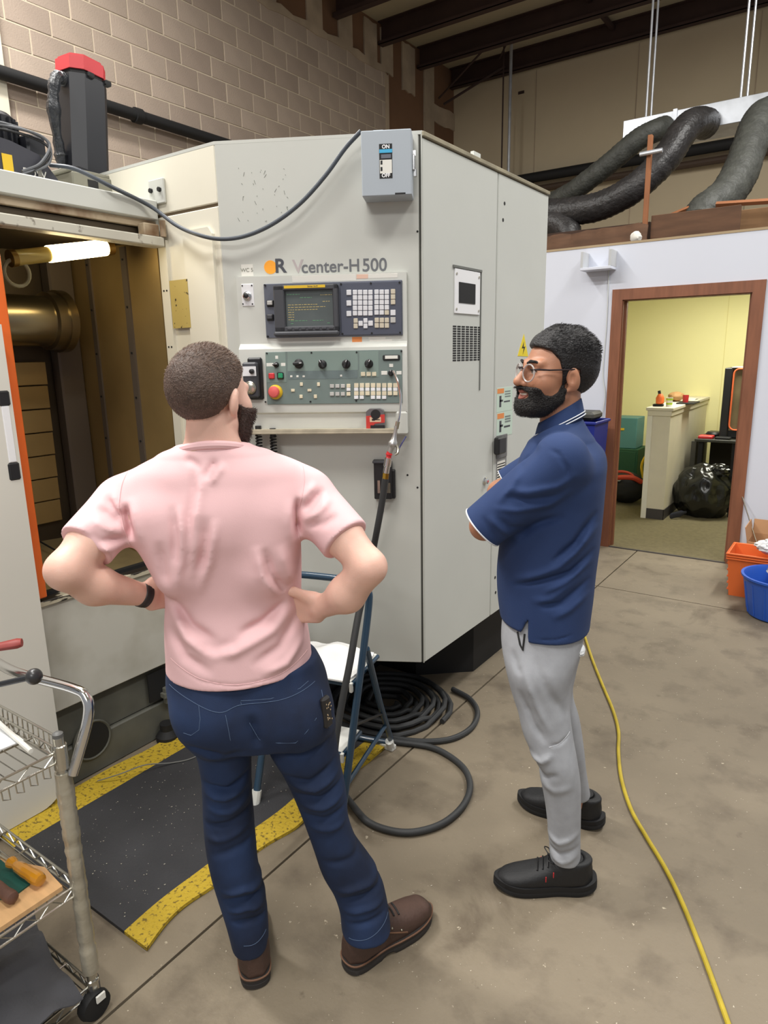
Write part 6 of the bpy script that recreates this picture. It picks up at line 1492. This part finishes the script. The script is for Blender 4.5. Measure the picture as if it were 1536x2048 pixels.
# wallet poking out of the side pocket (rests in the pocket: its own thing)
p0, p1 = A.L(655, 1372, -.055), A.L(662, 1438, -.055)
wu, wz = A.L(650, 1406, -.07)[0], A.L(650, 1406, -.07)[2]
wh, wn, _, _ = jt.ray_cast(Vector((wu, -1.2, wz)), Vector((0, 1, 0)))
T_ = A.M @ frame(wh-wn*.001, Vector((0, 0, 1)).cross(wn)*-1, wn*-1, Vector((0, 0, 1)))
wlt = thing('wallet', 'dark patterned wallet sticking out of the side pocket of the jeans', 'wallet', M=T_)
Wq = Matrix.Rotation(R(-6), 4, 'Y')
MB().box((0, 0, 0), (.030, .016, .078), .006, Wq).build('wallet_body', mat('wallet_black', C8(34, 32, 32), .4), wlt, local=True)
rr = random.Random(6); mb = MB()
for k in range(16): mb.ell((rr.uniform(-.011, .011), -.0085, rr.uniform(-.034, .034)), (.0018, .0008, .0022), 6, 4, Wq)
o = mb.build('light_specks', mat('speck_tan', C8(170, 150, 120), .6), wlt, local=True); o['kind'] = 'stuff'
# hair, beard, watch
def hairA_f(P):
    q = (P-V(*HCA))@RA.astype(np.float32)/SA
    d = skull(.0045)(q)
    hl = np.where(q[:, 1] > .03, .050+(q[:, 1]-.03)*.25, np.where(q[:, 1] > -.005, .004+(q[:, 1]+.005)*1.3, -.074+(q[:, 1]+.115)*.12))
    side = np.abs(q[:, 0])
    hl = np.where((q[:, 1] > -.04) & (q[:, 1] <= -.005) , np.maximum(hl, -.042+(q[:, 1]+.04)*1.25), hl)
    return (smax(d, hl-q[:, 2], .012)*SA).astype(np.float32)
hl_, hh_ = np.array(HCA)-.15, np.array(HCA)+.15
hairA = sdf_obj('hair', hairA_f, hl_, hh_, .003, M_hairA, A.o)
def combA(p):
    q = (p-np.array(HCA)); t = np.clip((q[:, 2]-.035)/.05, 0, 1)[:, None]; return (1-t)*np.array([0, 0, -.8])+t*np.array([.45, .35, .1])
strands('hair_strands', hairA, M_hairA2, hairA, 14000, lambda p: .0045+.0065*np.clip((p[:, 2]-HCA[2]-.03)/.05, 0, 1), .00045, combA, seed=3, up=.35, jit=.4)
def beardA_f(P):
    q = (P-V(*HCA))@RA.astype(np.float32)/SA
    d = head_sdf()(q)-.010
    m = smax(smax(-(q[:, 1]-.012), q[:, 2]+.030-.55*np.maximum(0, .035-q[:, 1]), .008), -.15-q[:, 2], .01)
    mouth = ellip((0, .098, -.064), (.020, .03, .008))(q)
    return (smax(smax(d, m, .010), -mouth, .006)*SA).astype(np.float32)
beardA = sdf_obj('beard', beardA_f, hl_, hh_, .0035, M_beardA, A.o)
strands('beard_strands', beardA, M_beardA, beardA, 5000, .010, .00045, lambda p: np.tile([.15, .1, -.7], (len(p), 1)), seed=4)
wd_ = (np.array(WL)-np.array(FLm)); wd_ /= np.linalg.norm(wd_); wc_ = np.array(WL)-wd_*.008
T_ = frame(wc_, Vector(wd_).orthogonal(), Vector(wd_).cross(Vector(wd_).orthogonal()), wd_)
wt_ = MB().lathe([(.0268, -.011), (.0288, -.009), (.0288, .009), (.0268, .011)], 28, T_, cap=False).build('watch', mat('watch_black', C8(50, 42, 40), .5), A.o, local=True)
MB().lathe([(.0289, -.004), (.0294, -.003), (.0294, .003), (.0289, .004)], 28, T_, cap=False).build('band_ridge', M_black, wt_, local=True)
# boots
boot = dict(last=[(-.005, 0, .055, .020, .040), (.02, 0, .06, .036, .055), (.06, 0, .066, .039, .062), (.11, 0, .064, .042, .058), (.16, 0, .056, .047, .046), (.21, 0, .050, .049, .038), (.25, 0, .046, .045, .032), (.285, 0, .040, .030, .024), (.297, 0, .036, .012, .012)],
            collar=[(.05, .048, .046, .036), (.09, .048, .045, .037), (.120, .047, .046, .039), (.140, .046, .047, .040)], zs=.030, arch=True,
            outline=[(-.012, 0), (-.002, .030), (.03, .041), (.10, .041), (.16, .050), (.22, .053), (.27, .040), (.303, .012), (.303, -.012), (.27, -.040), (.22, -.053), (.16, -.050), (.10, -.041), (.03, -.041), (-.002, -.030)], box=((-.03, -.07, 0), (.32, .07, .18)))
hLb, hRb = A.F(520, 1968), A.F(698, 1946)
footL = (hLb[0]-.008, hLb[1]-.005); 
bo1, M1, k1 = shoe(A.o, footL, (footL[0]-.035, footL[1]+.295), M_boot, M_bsole, boot)
tR = A.F(862, 1832); dR = Vector((tR[0]-hRb[0], tR[1]-hRb[1], 0)).normalized()
footR = (hRb[0], hRb[1]+.012)
bo2, M2, k2 = shoe(A.o, footR, (footR[0]+dR.x*.295, footR[1]+dR.y*.295), M_boot, M_bsole, boot)
for o_, M_, k_ in ((bo1, M1, k1), (bo2, M2, k2)):
    MB().tube([M_ @ Vector((x*k_, y*k_, .0335*k_)) for x, y in [(p.x, p.y) for p in spline([(x, y*1.02, 0) for x, y in boot['outline']], 4, closed=True)]], .0028, 6, closed=True).build('welt', mat('welt_tan', C8(110, 78, 58), .7), o_, local=True)
    bt_ = bvh(o_); R3 = M_.to_3x3()
    for i, x in enumerate((.105, .125, .145, .163)):
        pts = []
        for j in range(9):
            y = -.024+.048*j/8; st = M_ @ Vector((x*k_+.012*(j/8), y*k_, .3)); hit, nr, _, _ = bt_.ray_cast(st, Vector((0, 0, -1)))
            if hit is not None: pts.append(hit+nr*.002)
        if len(pts) > 3: MB().tube(pts, .0026, 6).build('lace', M_blackm, o_, local=True)
    for sgn in (-1, 1):
        pts = []
        for j in range(12):
            x = .075+.10*j/11; st = M_ @ Vector((x*k_, sgn*.2, (.10-.05*(j/11))*k_)); hit, nr, _, _ = bt_.ray_cast(st, R3 @ Vector((0, -sgn, 0)))
            if hit is not None: pts.append(hit+nr*.0006)
        if len(pts) > 3: MB().tube(pts, .0022, 6).build('eyestay_seam', MATS['welt_tan'], o_, local=True)
        for x, z in ((.125, .088), (.155, .068)):
            st = M_ @ Vector((x*k_, sgn*.2, z*k_)); hit, nr, _, _ = bt_.ray_cast(st, R3 @ Vector((0, -sgn, 0)))
            if hit is not None: MB().ell(hit, .0035, 10, 6).build('eyelet', M_steel, o_, local=True)

# ------------------------------------------------------------------ man in the navy polo shirt
M_skinB = mat('skin_tan', C8(178, 126, 98), .48, var=.07, vscale=16, bump=.06, bscale=300, sss=.15)
M_navy = mat('navy_pique', C8(36, 57, 100), .88, var=.05, vscale=8, bump=.10, bscale=500)
M_grey = mat('grey_jersey', C8(156, 158, 163), .9, var=.05, vscale=30, bump=.10, bscale=500)
M_piping = mat('white_piping', C8(222, 226, 232), .7)
M_hairB = mat('black_hair', C8(22, 20, 22), .5, bump=.5, bscale=200); M_hairB2 = mat('black_hair_strand', C8(30, 27, 29), .4)
M_beardB = mat('black_beard', C8(24, 20, 19), .6, bump=.8, bscale=220); M_bshoe = mat('black_shoe', C8(24, 24, 26), .62, bump=.12, bscale=160); M_bshoes = mat('black_shoe_sole', C8(20, 20, 22), .7)
B = Body((-.60, 1.93), 'person', 'bearded man in glasses, navy polo shirt and grey joggers standing with arms crossed')
S2, E2, W2 = B.L(1122, 922, -.160), B.L(968, 1052, -.170), B.L(985, 1040, .09)
S3, E3, W3 = B.L(1112, 918, .16), B.L(1000, 985, .13), B.L(1040, 990, .01)
rowsB = [B.row(884, 1092, 1184, .0, .070), B.row(904, 1064, 1203, .0, .128), B.row(930, 1044, 1211, .0, .170), B.row(960, 1020, 1210, .0, .182), B.row(1010, 1006, 1206, .0, .172), B.row(1090, 998, 1198, .0, .160), B.row(1157, 992, 1189, .0, .158), B.row(1205, 994, 1184, .0, .162), B.row(1250, 1000, 1178, .0, .164), B.row(1300, 1006, 1174, .0, .166)]
neck0B, neck1B = B.L(1122, 880, .0), B.L(1120, 795, .0)
HCB = B.L(1112, 744, -.008)
cF, cB = B.L(1066, 882, -.05), B.L(1167, 832, -.04); cu0, cul = (cF[0]+cB[0])/2, (cB[0]-cF[0])/2
RB = rotz(R(90+32)) @ rotx(R(4)) @ roty(R(-2))
headB = head_sdf(1.0, 1.02)
HB = placed(headB, HCB, RB, .99)
def torsoB(g):
    S = SDF().u(stack([(z, u, w, a+g, b+g) for z, u, w, a, b in rowsB], 2, 2.3, .02), 0)
    for s in (S2, S3): S.u(capsule((neck0B[0]+.01, s[1]*.25, neck0B[2]-.012), (s[0], s[1]*.88, s[2]+.004), .045+g, .058+g), .05)
    return S
bb = SDF().u(SDF().u(torsoB(-.026), 0).cut(lambda P: (.93-P[:, 2]), .03), 0).u(capsule(neck0B, neck1B, .060, .057), .03).u(HB, .012)
for S0, E0, W0 in ((S2, E2, W2), (S3, E3, W3)):
    mid = [S0[i]*.45+E0[i]*.55 for i in range(3)]; fm = [E0[i]*.65+W0[i]*.35 for i in range(3)]
    bb.u(chain([S0, mid, E0], [.046, .040, .038], .02), .03).u(chain([E0, fm, W0], [.039, .041, .026], .02), .015)
build_hand(bb, W2, (.25, 1.0, .10), (.2, 0, 1), .35); build_hand(bb, W3, (.35, -1.0, .10), (.2, 0, 1), .35)
nearL = [(1235, 1014, 1138, -.050, .070), (1300, 1009, 1148, -.075, .084), (1335, 1012, 1142, -.095, .092), (1391, 1024, 1136, -.105, .086), (1420, 1031, 1138, -.11, .083), (1482, 1046, 1146, -.125, .076), (1533, 1071, 1155, -.14, .070), (1575, 1081, 1161, -.138, .066), (1618, 1089, 1162, -.138, .062), (1675, 1095, 1161, -.138, .057), (1724, 1099, 1161, -.138, .053)]
farL = [(1235, 1030, 1150, .06, .085), (1300, 1030, 1160, .080, .092), (1340, 1040, 1152, .095, .088), (1400, 1060, 1146, .105, .080), (1442, 1078, 1158, .115, .074), (1505, 1098, 1168, .125, .068), (1550, 1112, 1173, .145, .060), (1596, 1124, 1181, .165, .054)]
lN = [B.row(*r) for r in nearL]; lF = [B.row(*r) for r in farL]
for lg in (lN, lF): bb.u(chain([(r[1], r[2], r[0]) for r in lg]+[(lg[-1][1], lg[-1][2], .09)], [min(r[3], r[4])*.62 for r in lg]+[.028], .01), .02)
bodyB = sdf_obj('body', bb, (-.42, -.32, .06), (.16, .34, 1.76), .0032, M_skinB, B.o)
hemF, hemB = B.L(1015, 1258, -.14)[2], B.L(1115, 1289, -.15)[2]
uslit = B.L(1056, 1260, -.15)[0]; zslit = B.L(1058, 1236, -.15)[2]
po = torsoB(.004)
ax2 = np.array(E2)-np.array(S2); ax2 /= np.linalg.norm(ax2)
def sleeve(S0, E0, r0, r1, t):
    ax_ = np.array(E0)-np.array(S0); ax_ /= np.linalg.norm(ax_); hem = np.array(S0)*(1-t)+np.array(E0)*t
    s_ = SDF().u(capsule(S0, tuple(hem+ax_*.1), r0, r1), 0).cut(plane(tuple(hem), tuple(ax_)), .004)
    return s_.sub(capsule(tuple(hem+ax_*(r1-.018)), tuple(hem+ax_*.08), r1-.010, r1-.010), .003), hem, ax_
sv2, hem2, axx2 = sleeve(S2, E2, .070, .066, 1.03); sv3, hem3, axx3 = sleeve(S3, E3, .068, .060, .86)
po.u(sv2, .035).u(sv3, .035)
zm = (cF[2]+cB[2])/2
po.u(SDF().u(capsule((cu0, 0, zm-.085), (cu0, 0, zm+.03), .100, cul*.90), 0).cut(plane((cu0, 0, zm+.004), (-(cB[2]-cF[2]), 0, cB[0]-cF[0])), .004), .05)
def hemcut(P):
    f_ = np.clip((uslit+.004-P[:, 0])/.008, 0, 1); z = hemB+(hemF-hemB)*f_+.10*np.clip(-.20-P[:, 0], 0, .1)
    return (z-P[:, 2]).astype(np.float32)
po.cut(hemcut, .004)
po.sub(lambda P: np.where((P[:, 1] < .0) & (P[:, 2] < zslit), np.abs(P[:, 0]-(uslit+.15*(P[:, 2]-zslit)*-1*0-.02*(zslit-P[:, 2])/.05*.5))-.22*(zslit-P[:, 2]), .05).astype(np.float32), .001)
nearB = lambda P: np.clip((-.02-P[:, 1])/.05, 0, 1).astype(np.float32)
fb = lambda pts, amp, wd: (B.uz(pts, -.17), amp, wd)
po.off(strokes([fb([(1016, 970), (1060, 976), (1120, 966), (1160, 940)], .006, .010), fb([(1010, 985), (1060, 992), (1130, 985)], -.006, .009), fb([(990, 1006), (1040, 1012), (1100, 1005), (1150, 975)], .006, .009), fb([(970, 1020), (985, 1045), (1000, 1075)], -.003, .007), fb([(985, 1020), (1005, 1045), (1030, 1070)], .005, .008), fb([(1000, 1022), (1024, 1045), (1060, 1058)], -.004, .008),
                fb([(1030, 1080), (1070, 1050), (1130, 1030)], -.010, .011), fb([(1100, 1130), (1150, 1090), (1194, 1030)], -.009, .009), fb([(1105, 1145), (1150, 1110), (1196, 1060)], .008, .010), fb([(1020, 1178), (1080, 1165), (1140, 1150), (1190, 1110)], -.009, .008), fb([(1020, 1166), (1080, 1150), (1135, 1130)], .006, .010), fb([(1080, 1190), (1130, 1168), (1186, 1130)], .007, .009), fb([(1075, 1215), (1120, 1212), (1180, 1170)], -.008, .009), fb([(1060, 1205), (1100, 1200), (1170, 1155)], .005, .010), fb([(1100, 1240), (1140, 1225), (1178, 1200)], .005, .010),
                fb([(1098, 892), (1120, 903), (1136, 930), (1140, 965)], -.004, .006), fb([(1080, 890), (1065, 910), (1020, 960)], -.005, .008), fb([(1045, 930), (1030, 965), (1000, 1000)], .006, .010), fb([(1067, 1280), (1110, 1282), (1150, 1278)], -.002, .003)], nearB))
polo = sdf_obj('polo_shirt', po, (-.42, -.31, hemB-.04), (.16, .33, 1.50), .0040, M_navy, B.o)
# collar: a folded band round the neck with white stripes
def collar_pt(t, k, grow=0.0):
    a = t*2*math.pi; c = math.cos(a); zl = cF[2]+(cB[2]-cF[2])*(1+c)/2
    if k < 0: r, z = .86, zl+.040*(1+k*.4)          # inner stand
    elif k <= .1: r, z = .87, zl+.043+.004*(k/.1)
    else: q = (k-.1)/.9; r, z = .89+.15*q, zl+.045*(1-q)
    return Vector((cu0+c*(cul*r+grow), math.sin(a)*(cul*r*1.02+grow), z+grow*.4))
P = [[collar_pt(-.47+.94*i/56, k) for k in (-.25, 0, .10, .35, .7, 1.0)] for i in range(57)]
col = MB().grid(P, thick=.004, tdir=(0, 0, -1)).build('collar', M_navy, B.o, local=True, smooth=60)
for kk in (.80, .96): B.tube('collar_stripe', [collar_pt(-.47+.94*i/56, kk, .0022) for i in range(57)], .0017, M_piping, col, 6)
pt_ = bvh(polo)
for hem_, ax_, r_ in ((hem2, axx2, .0665), (hem3, axx3, .0605)):
    F_ = frame(hem_, Vector(ax_).orthogonal(), Vector(ax_).cross(Vector(ax_).orthogonal()), ax_)
    B.tube('cuff_piping', [F_ @ Vector((r_*math.cos(t), r_*math.sin(t), -.003)) for t in [k*2*math.pi/40 for k in range(40)]], .0024, M_piping, polo, 6, closed=True)
# joggers
jo = SDF().u(stack([B.row(1225, 1010, 1172, .0, .150), B.row(1265, 1005, 1168, .0, .158), B.row(1300, 1006, 1162, .0, .166), B.row(1345, 1016, 1146, .0, .158), B.row(1385, 1026, 1136, .0, .125), B.row(1420, 1036, 1130, .0, .06)], 2, 2.3, .01), 0)
for lg in (lN, lF): jo.u(stack(lg, 2, 2.2, .006), .045)
gf = lambda pts, amp, wd: (B.uz(pts, -.16), amp, wd)
jo.off(strokes([gf([(1050, 1330), (1075, 1400), (1105, 1460)], .006, .010), gf([(1040, 1370), (1070, 1440), (1095, 1475)], -.006, .010), gf([(1070, 1310), (1100, 1380), (1130, 1440)], -.005, .012), gf([(1100, 1478), (1120, 1478), (1140, 1470)], -.004, .004), gf([(1052, 1500), (1085, 1508), (1110, 1492)], .007, .010), gf([(1065, 1528), (1095, 1540), (1120, 1530)], -.006, .009), gf([(1078, 1550), (1110, 1565), (1150, 1560)], .004, .012), gf([(1092, 1660), (1120, 1672), (1160, 1660)], .005, .009), gf([(1096, 1685), (1120, 1695), (1160, 1688)], -.005, .008), gf([(1098, 1700), (1125, 1712), (1158, 1702)], .004, .008), gf([(1025, 1300), (1035, 1330), (1045, 1345)], -.004, .010)], nearB))
jog = sdf_obj('joggers', jo, (-.36, -.30, .03), (.16, .30, zslit+.05), .0042, M_grey, B.o)
jb = bvh(jog)
p = drape(jb, B.uz([(1100, 1480), (1120, 1478), (1139, 1468)], -.16), .0003)
if len(p) > 2: B.tube('knee_seam', p, .0009, mat('grey_seam', C8(196, 198, 202), .9), jog, 5)
p = drape(jb, B.uz([(1034, 1268), (1040, 1290), (1046, 1300), (1049, 1270)], -.16), .0008, smooth=False)
if len(p) > 2: B.tube('pocket_opening', p, .0030, M_blackm, jog, 6)
q = B.L(1160, 1292, -.03)
blob(MB(), (q[0]-.004, -.06, q[2]), (.020, .035, .018), .3, 2.2, 4, 20, 14).build('pocket_lining', mat('lining_white', C8(214, 216, 218), .9), jog, local=True)
# hair
def hairB_f(P):
    q = (P-V(*HCB))@RB.astype(np.float32)/.99
    top = np.clip((q[:, 2]-.03)/.07, 0, 1)
    d = skull(.0055)(q)-.010*top-.002*np.sin(q[:, 1]*90+q[:, 0]*40)*top*.6-.0015*np.sin(q[:, 0]*140+q[:, 1]*30)*top
    yy = q[:, 1]; hl = np.interp(yy, [-.11, -.045, -.038, -.030, -.012, -.004, .010, .016, .030, .050, .075, .10], [-.078, -.060, -.030, .010, .012, -.030, -.036, -.004, .034, .056, .066, .066]).astype(np.float32)
    return (smax(d, hl-q[:, 2], .008)*.99).astype(np.float32)
hlB, hhB = np.array(HCB)-.16, np.array(HCB)+.16
hairB = sdf_obj('hair', hairB_f, hlB, hhB, .0028, M_hairB, B.o)
strands('hair_strands', hairB, M_hairB2, hairB, 13000, lambda p: .004+.009*np.clip((p[:, 2]-HCB[2]-.02)/.05, 0, 1), .0005, lambda p: np.where((p[:, 2] > HCB[2]+.05)[:, None], [[.75, .0, .1]], [[.15, 0, -.8]]), seed=7, up=.2, jit=.4)
def beardB_f(P):
    q = (P-V(*HCB))@RB.astype(np.float32)/.99
    g = .0028+.007*np.clip((-.060-q[:, 2])/.045, 0, 1)*np.clip(q[:, 1]/.05, 0, 1)+.003*np.clip((q[:, 1]-.07)/.02, 0, 1)
    d = headB(q)-g
    lim = np.interp(q[:, 1], [0, .010, .022, .040, .060, .074, .085, .12], [-.022, -.030, -.052, -.064, -.062, -.047, -.043, -.045]).astype(np.float32)
    m = smax(smax(q[:, 2]-lim, .000-q[:, 1], .006), -.128-q[:, 2], .01)
    mouth = ellip((0, .100, -.0665), (.0375, .05, .0140))(q)
    return (smax(smax(d, m, .005), -mouth, .003)*.99).astype(np.float32)
beardB = sdf_obj('beard', beardB_f, hlB, hhB, .0026, M_beardB, B.o)
strands('beard_strands', beardB, M_beardB, beardB, 7000, .007, .0004, lambda p: np.tile([-.25, -.1, -.6], (len(p), 1)), seed=8)
HM = Matrix([[*RB[0]*.99, HCB[0]], [*RB[1]*.99, HCB[1]], [*RB[2]*.99, HCB[2]], [0, 0, 0, 1]])
for s in (-1, 1):
    ey = MB().ell((s*.031, .0775, -.001), .0128, 18, 12, HM).build('eye', mat('eye_white', C8(226, 220, 212), .25), B.o, local=True)
    dvec = Vector((.10, .985, .02)).normalized()
    MB().ell(Vector((s*.031, .0775, -.001))+dvec*.0100, (.0058, .0040, .0058), 14, 10, HM).build('iris', mat('iris_dark', C8(34, 22, 16), .2), ey, local=True)
    MB().tube([HM @ Vector((s*x, y, z)) for x, y, z in ((.0195, .0885, .0005), (.026, .0925, .0040), (.033, .0925, .0046), (.040, .0885, .0030), (.0455, .0810, -.0010))], [.0008, .0016, .0018, .0016, .0009], 6).build('eyelash', M_beardB, B.o, local=True)
    MB().tube([HM @ Vector((s*x, y, z)) for x, y, z in ((.014, .0985, .0205), (.028, .0965, .0265), (.042, .0870, .0255), (.052, .0755, .0190))], [.0030, .0042, .0036, .0018], 8).build('eyebrow', M_beardB, B.o, local=True)
MB().ell((0, .0885, -.0660), (.027, .011, .0060), 16, 8, HM).build('teeth', mat('teeth', C8(232, 226, 214), .3), B.o, local=True)
M_lip = mat('lip', C8(158, 96, 84), .4)
MB().tube([HM @ Vector((x, .1045-abs(x)*.36-(x*x)*6, -.0580+.16*abs(x))) for x in [(-.035+.07*i/12) for i in range(13)]], [.0016+.0036*math.sin(math.pi*i/12) for i in range(13)], 8).build('upper_lip', M_lip, B.o, local=True)
MB().tube([HM @ Vector((x, .1020-abs(x)*.36-(x*x)*6, -.0775+.62*abs(x)*abs(x)/.03)) for x in [(-.033+.066*i/12) for i in range(13)]], [.0016+.0048*math.sin(math.pi*i/12) for i in range(13)], 8).build('lower_lip', M_lip, B.o, local=True)
# glasses
gl = bpy.data.objects.new('glasses', None); COL.objects.link(gl); gl.parent = B.o; WM[gl.name] = wmat(B.o)
M_clear = mat('clear_frame', C8(226, 222, 220), .15, trans=.55, spec=.6); M_dkf = mat('temple_dark', C8(40, 28, 32), .35)
for s in (-1, 1):
    cen = Vector((s*.033, .106, -.006)); ring = [cen+Vector((.0245*math.cos(t), -.35*abs(.0225*math.cos(t)*s+.0)*0-.010*(1+s*math.cos(t))*.5, 0.0235*math.sin(t))) for t in [k*2*math.pi/32 for k in range(32)]]
    MB().tube([HM @ p for p in ring], .0022, 8, closed=True).build('lens_rim', M_clear, gl, local=True)
    n_ = len(ring); vs = [HM @ p for p in ring]+[HM @ (p+Vector((0, .0012, 0))) for p in ring]
    MB().add(vs, [tuple(range(n_-1, -1, -1)), tuple(range(n_, 2*n_))]+[(i, (i+1) % n_, n_+(i+1) % n_, n_+i) for i in range(n_)]).build('lens', mat('lens_glass', (1, 1, 1), .02, trans=1.0, alpha=.22, spec=.6), gl, local=True)
    MB().tube([HM @ Vector(p) for p in ((s*.0545, .097, .004), (s*.066, .088, .006), (s*.074, .06, .006), (s*.0815, .01, .010), (s*.083, -.010, .012), (s*.082, -.024, -.004), (s*.080, -.030, -.016))], [.0026, .0030, .0024, .0020, .0020, .0020, .0018], 8).build('temple_arm', M_dkf, gl, local=True)
MB().tube([HM @ Vector(p) for p in ((-.011, .108, .004), (-.005, .1125, .008), (.005, .1125, .008), (.011, .108, .004))], .0022, 8).build('bridge', M_dkf, gl, local=True)
# shoes
snk = dict(last=[(-.010, 0, .048, .016, .032), (.015, 0, .056, .033, .050), (.05, 0, .062, .039, .058), (.10, 0, .060, .041, .053), (.15, 0, .051, .046, .042), (.20, 0, .044, .049, .033), (.24, 0, .040, .046, .026), (.272, 0, .037, .033, .019), (.290, 0, .034, .013, .011)],
           collar=[(.05, .055, .054, .038), (.085, .058, .058, .041), (.104, .054, .062, .043), (.116, .050, .062, .042)], open=((.060, 0, .130), (.047, .033, .048)), zs=.030, spring=.010, hs=.012,
           outline=[(-.030, 0), (-.018, .030), (.03, .044), (.10, .043), (.16, .050), (.22, .053), (.265, .041), (.298, .013), (.298, -.013), (.265, -.041), (.22, -.053), (.16, -.050), (.10, -.043), (.03, -.044), (-.018, -.030)], box=((-.04, -.07, 0), (.32, .07, .14)))
nh, nt_ = B.F(1190, 1792), B.F(992, 1788); fh, ft_ = B.F(1208, 1664), B.F(1046, 1612)
for (h_, t_), near in (((nh, nt_), True), ((fh, ft_), False)):
    c = Vector((h_[0], h_[1]+(.034 if near else .02), 0)); d = (Vector((t_[0], t_[1], 0))-Vector((h_[0], h_[1], 0))).normalized()
    c = c+d*.026; s_o, M_, k_ = shoe(B.o, c, c+d*.288, M_bshoe, M_bshoes, snk, ('shoe', 'sole'))
    bt_ = bvh(s_o)
    for i, x in enumerate((.105, .122, .139, .156)):
        pts = []
        for j in range(9):
            y = -.026+.052*j/8; st = M_ @ Vector((x*k_+.010*j/8, y*k_, .3)); hit, nr, _, _ = bt_.ray_cast(st, Vector((0, 0, -1)))
            if hit is not None: pts.append(hit+nr*.002)
        if len(pts) > 3: MB().tube(pts, .0028, 6).build('lace', M_black, s_o, local=True)
    sg = 1
    for x, z in ((.118, .080), (.142, .066)):
        for sg in (1, -1):
            st = M_ @ Vector((x*k_, sg*.2, z*k_)); hit, nr, _, _ = bt_.ray_cast(st, M_.to_3x3() @ Vector((0, -sg, 0)))
            if hit is not None: MB().tube([hit+Vector((0, 0, -.008)), hit+nr*.001+Vector((0, 0, .010))], .0016, 6).build('red_accent', M_red, s_o, local=True)
    T_ = M_ @ Matrix.Translation((.118*k_, 0, .118*k_))
    for sg in (1, -1):
        MB().tube(spline([T_ @ Vector(p) for p in ((0, 0, -.006), (.012, sg*.012, .006), (.016, sg*.030, .008), (.002, sg*.034, .0), (0, sg*.010, -.006))], 6), .0018, 6).build('lace_bow', M_black, s_o, local=True)
    # sole ridges along the heel
    for z in (.014, .024):
        pts = []
        for j in range(15):
            x = -.02+.14*j/14; st = M_ @ Vector((x*k_, -.2, z*k_+.010*max(0, (.03-x)/.05)**2)); pts.append(M_ @ Vector((x*k_, -(.0445 if x > .03 else .0445*math.sqrt(max(.02, 1-((.03-x)/.055)**2)))*k_, z*k_+.012*max(0, (.03-x)/.05)**2)))
        MB().tube(pts, .0022, 6).build('sole_ridge', mat('ridge_grey', C8(58, 58, 62), .5), s_o, local=True)
    if near or True:
        MB().lathe([(.036, -.04), (.039, .0), (.037, .030), (.03, .034)], 18, Matrix.Translation((M_ @ Vector((.062*k_, 0, .085)))) @ Matrix.Diagonal((1.15, .9, 1, 1)), cap=True).build('sock', M_blackm, B.o, local=True)
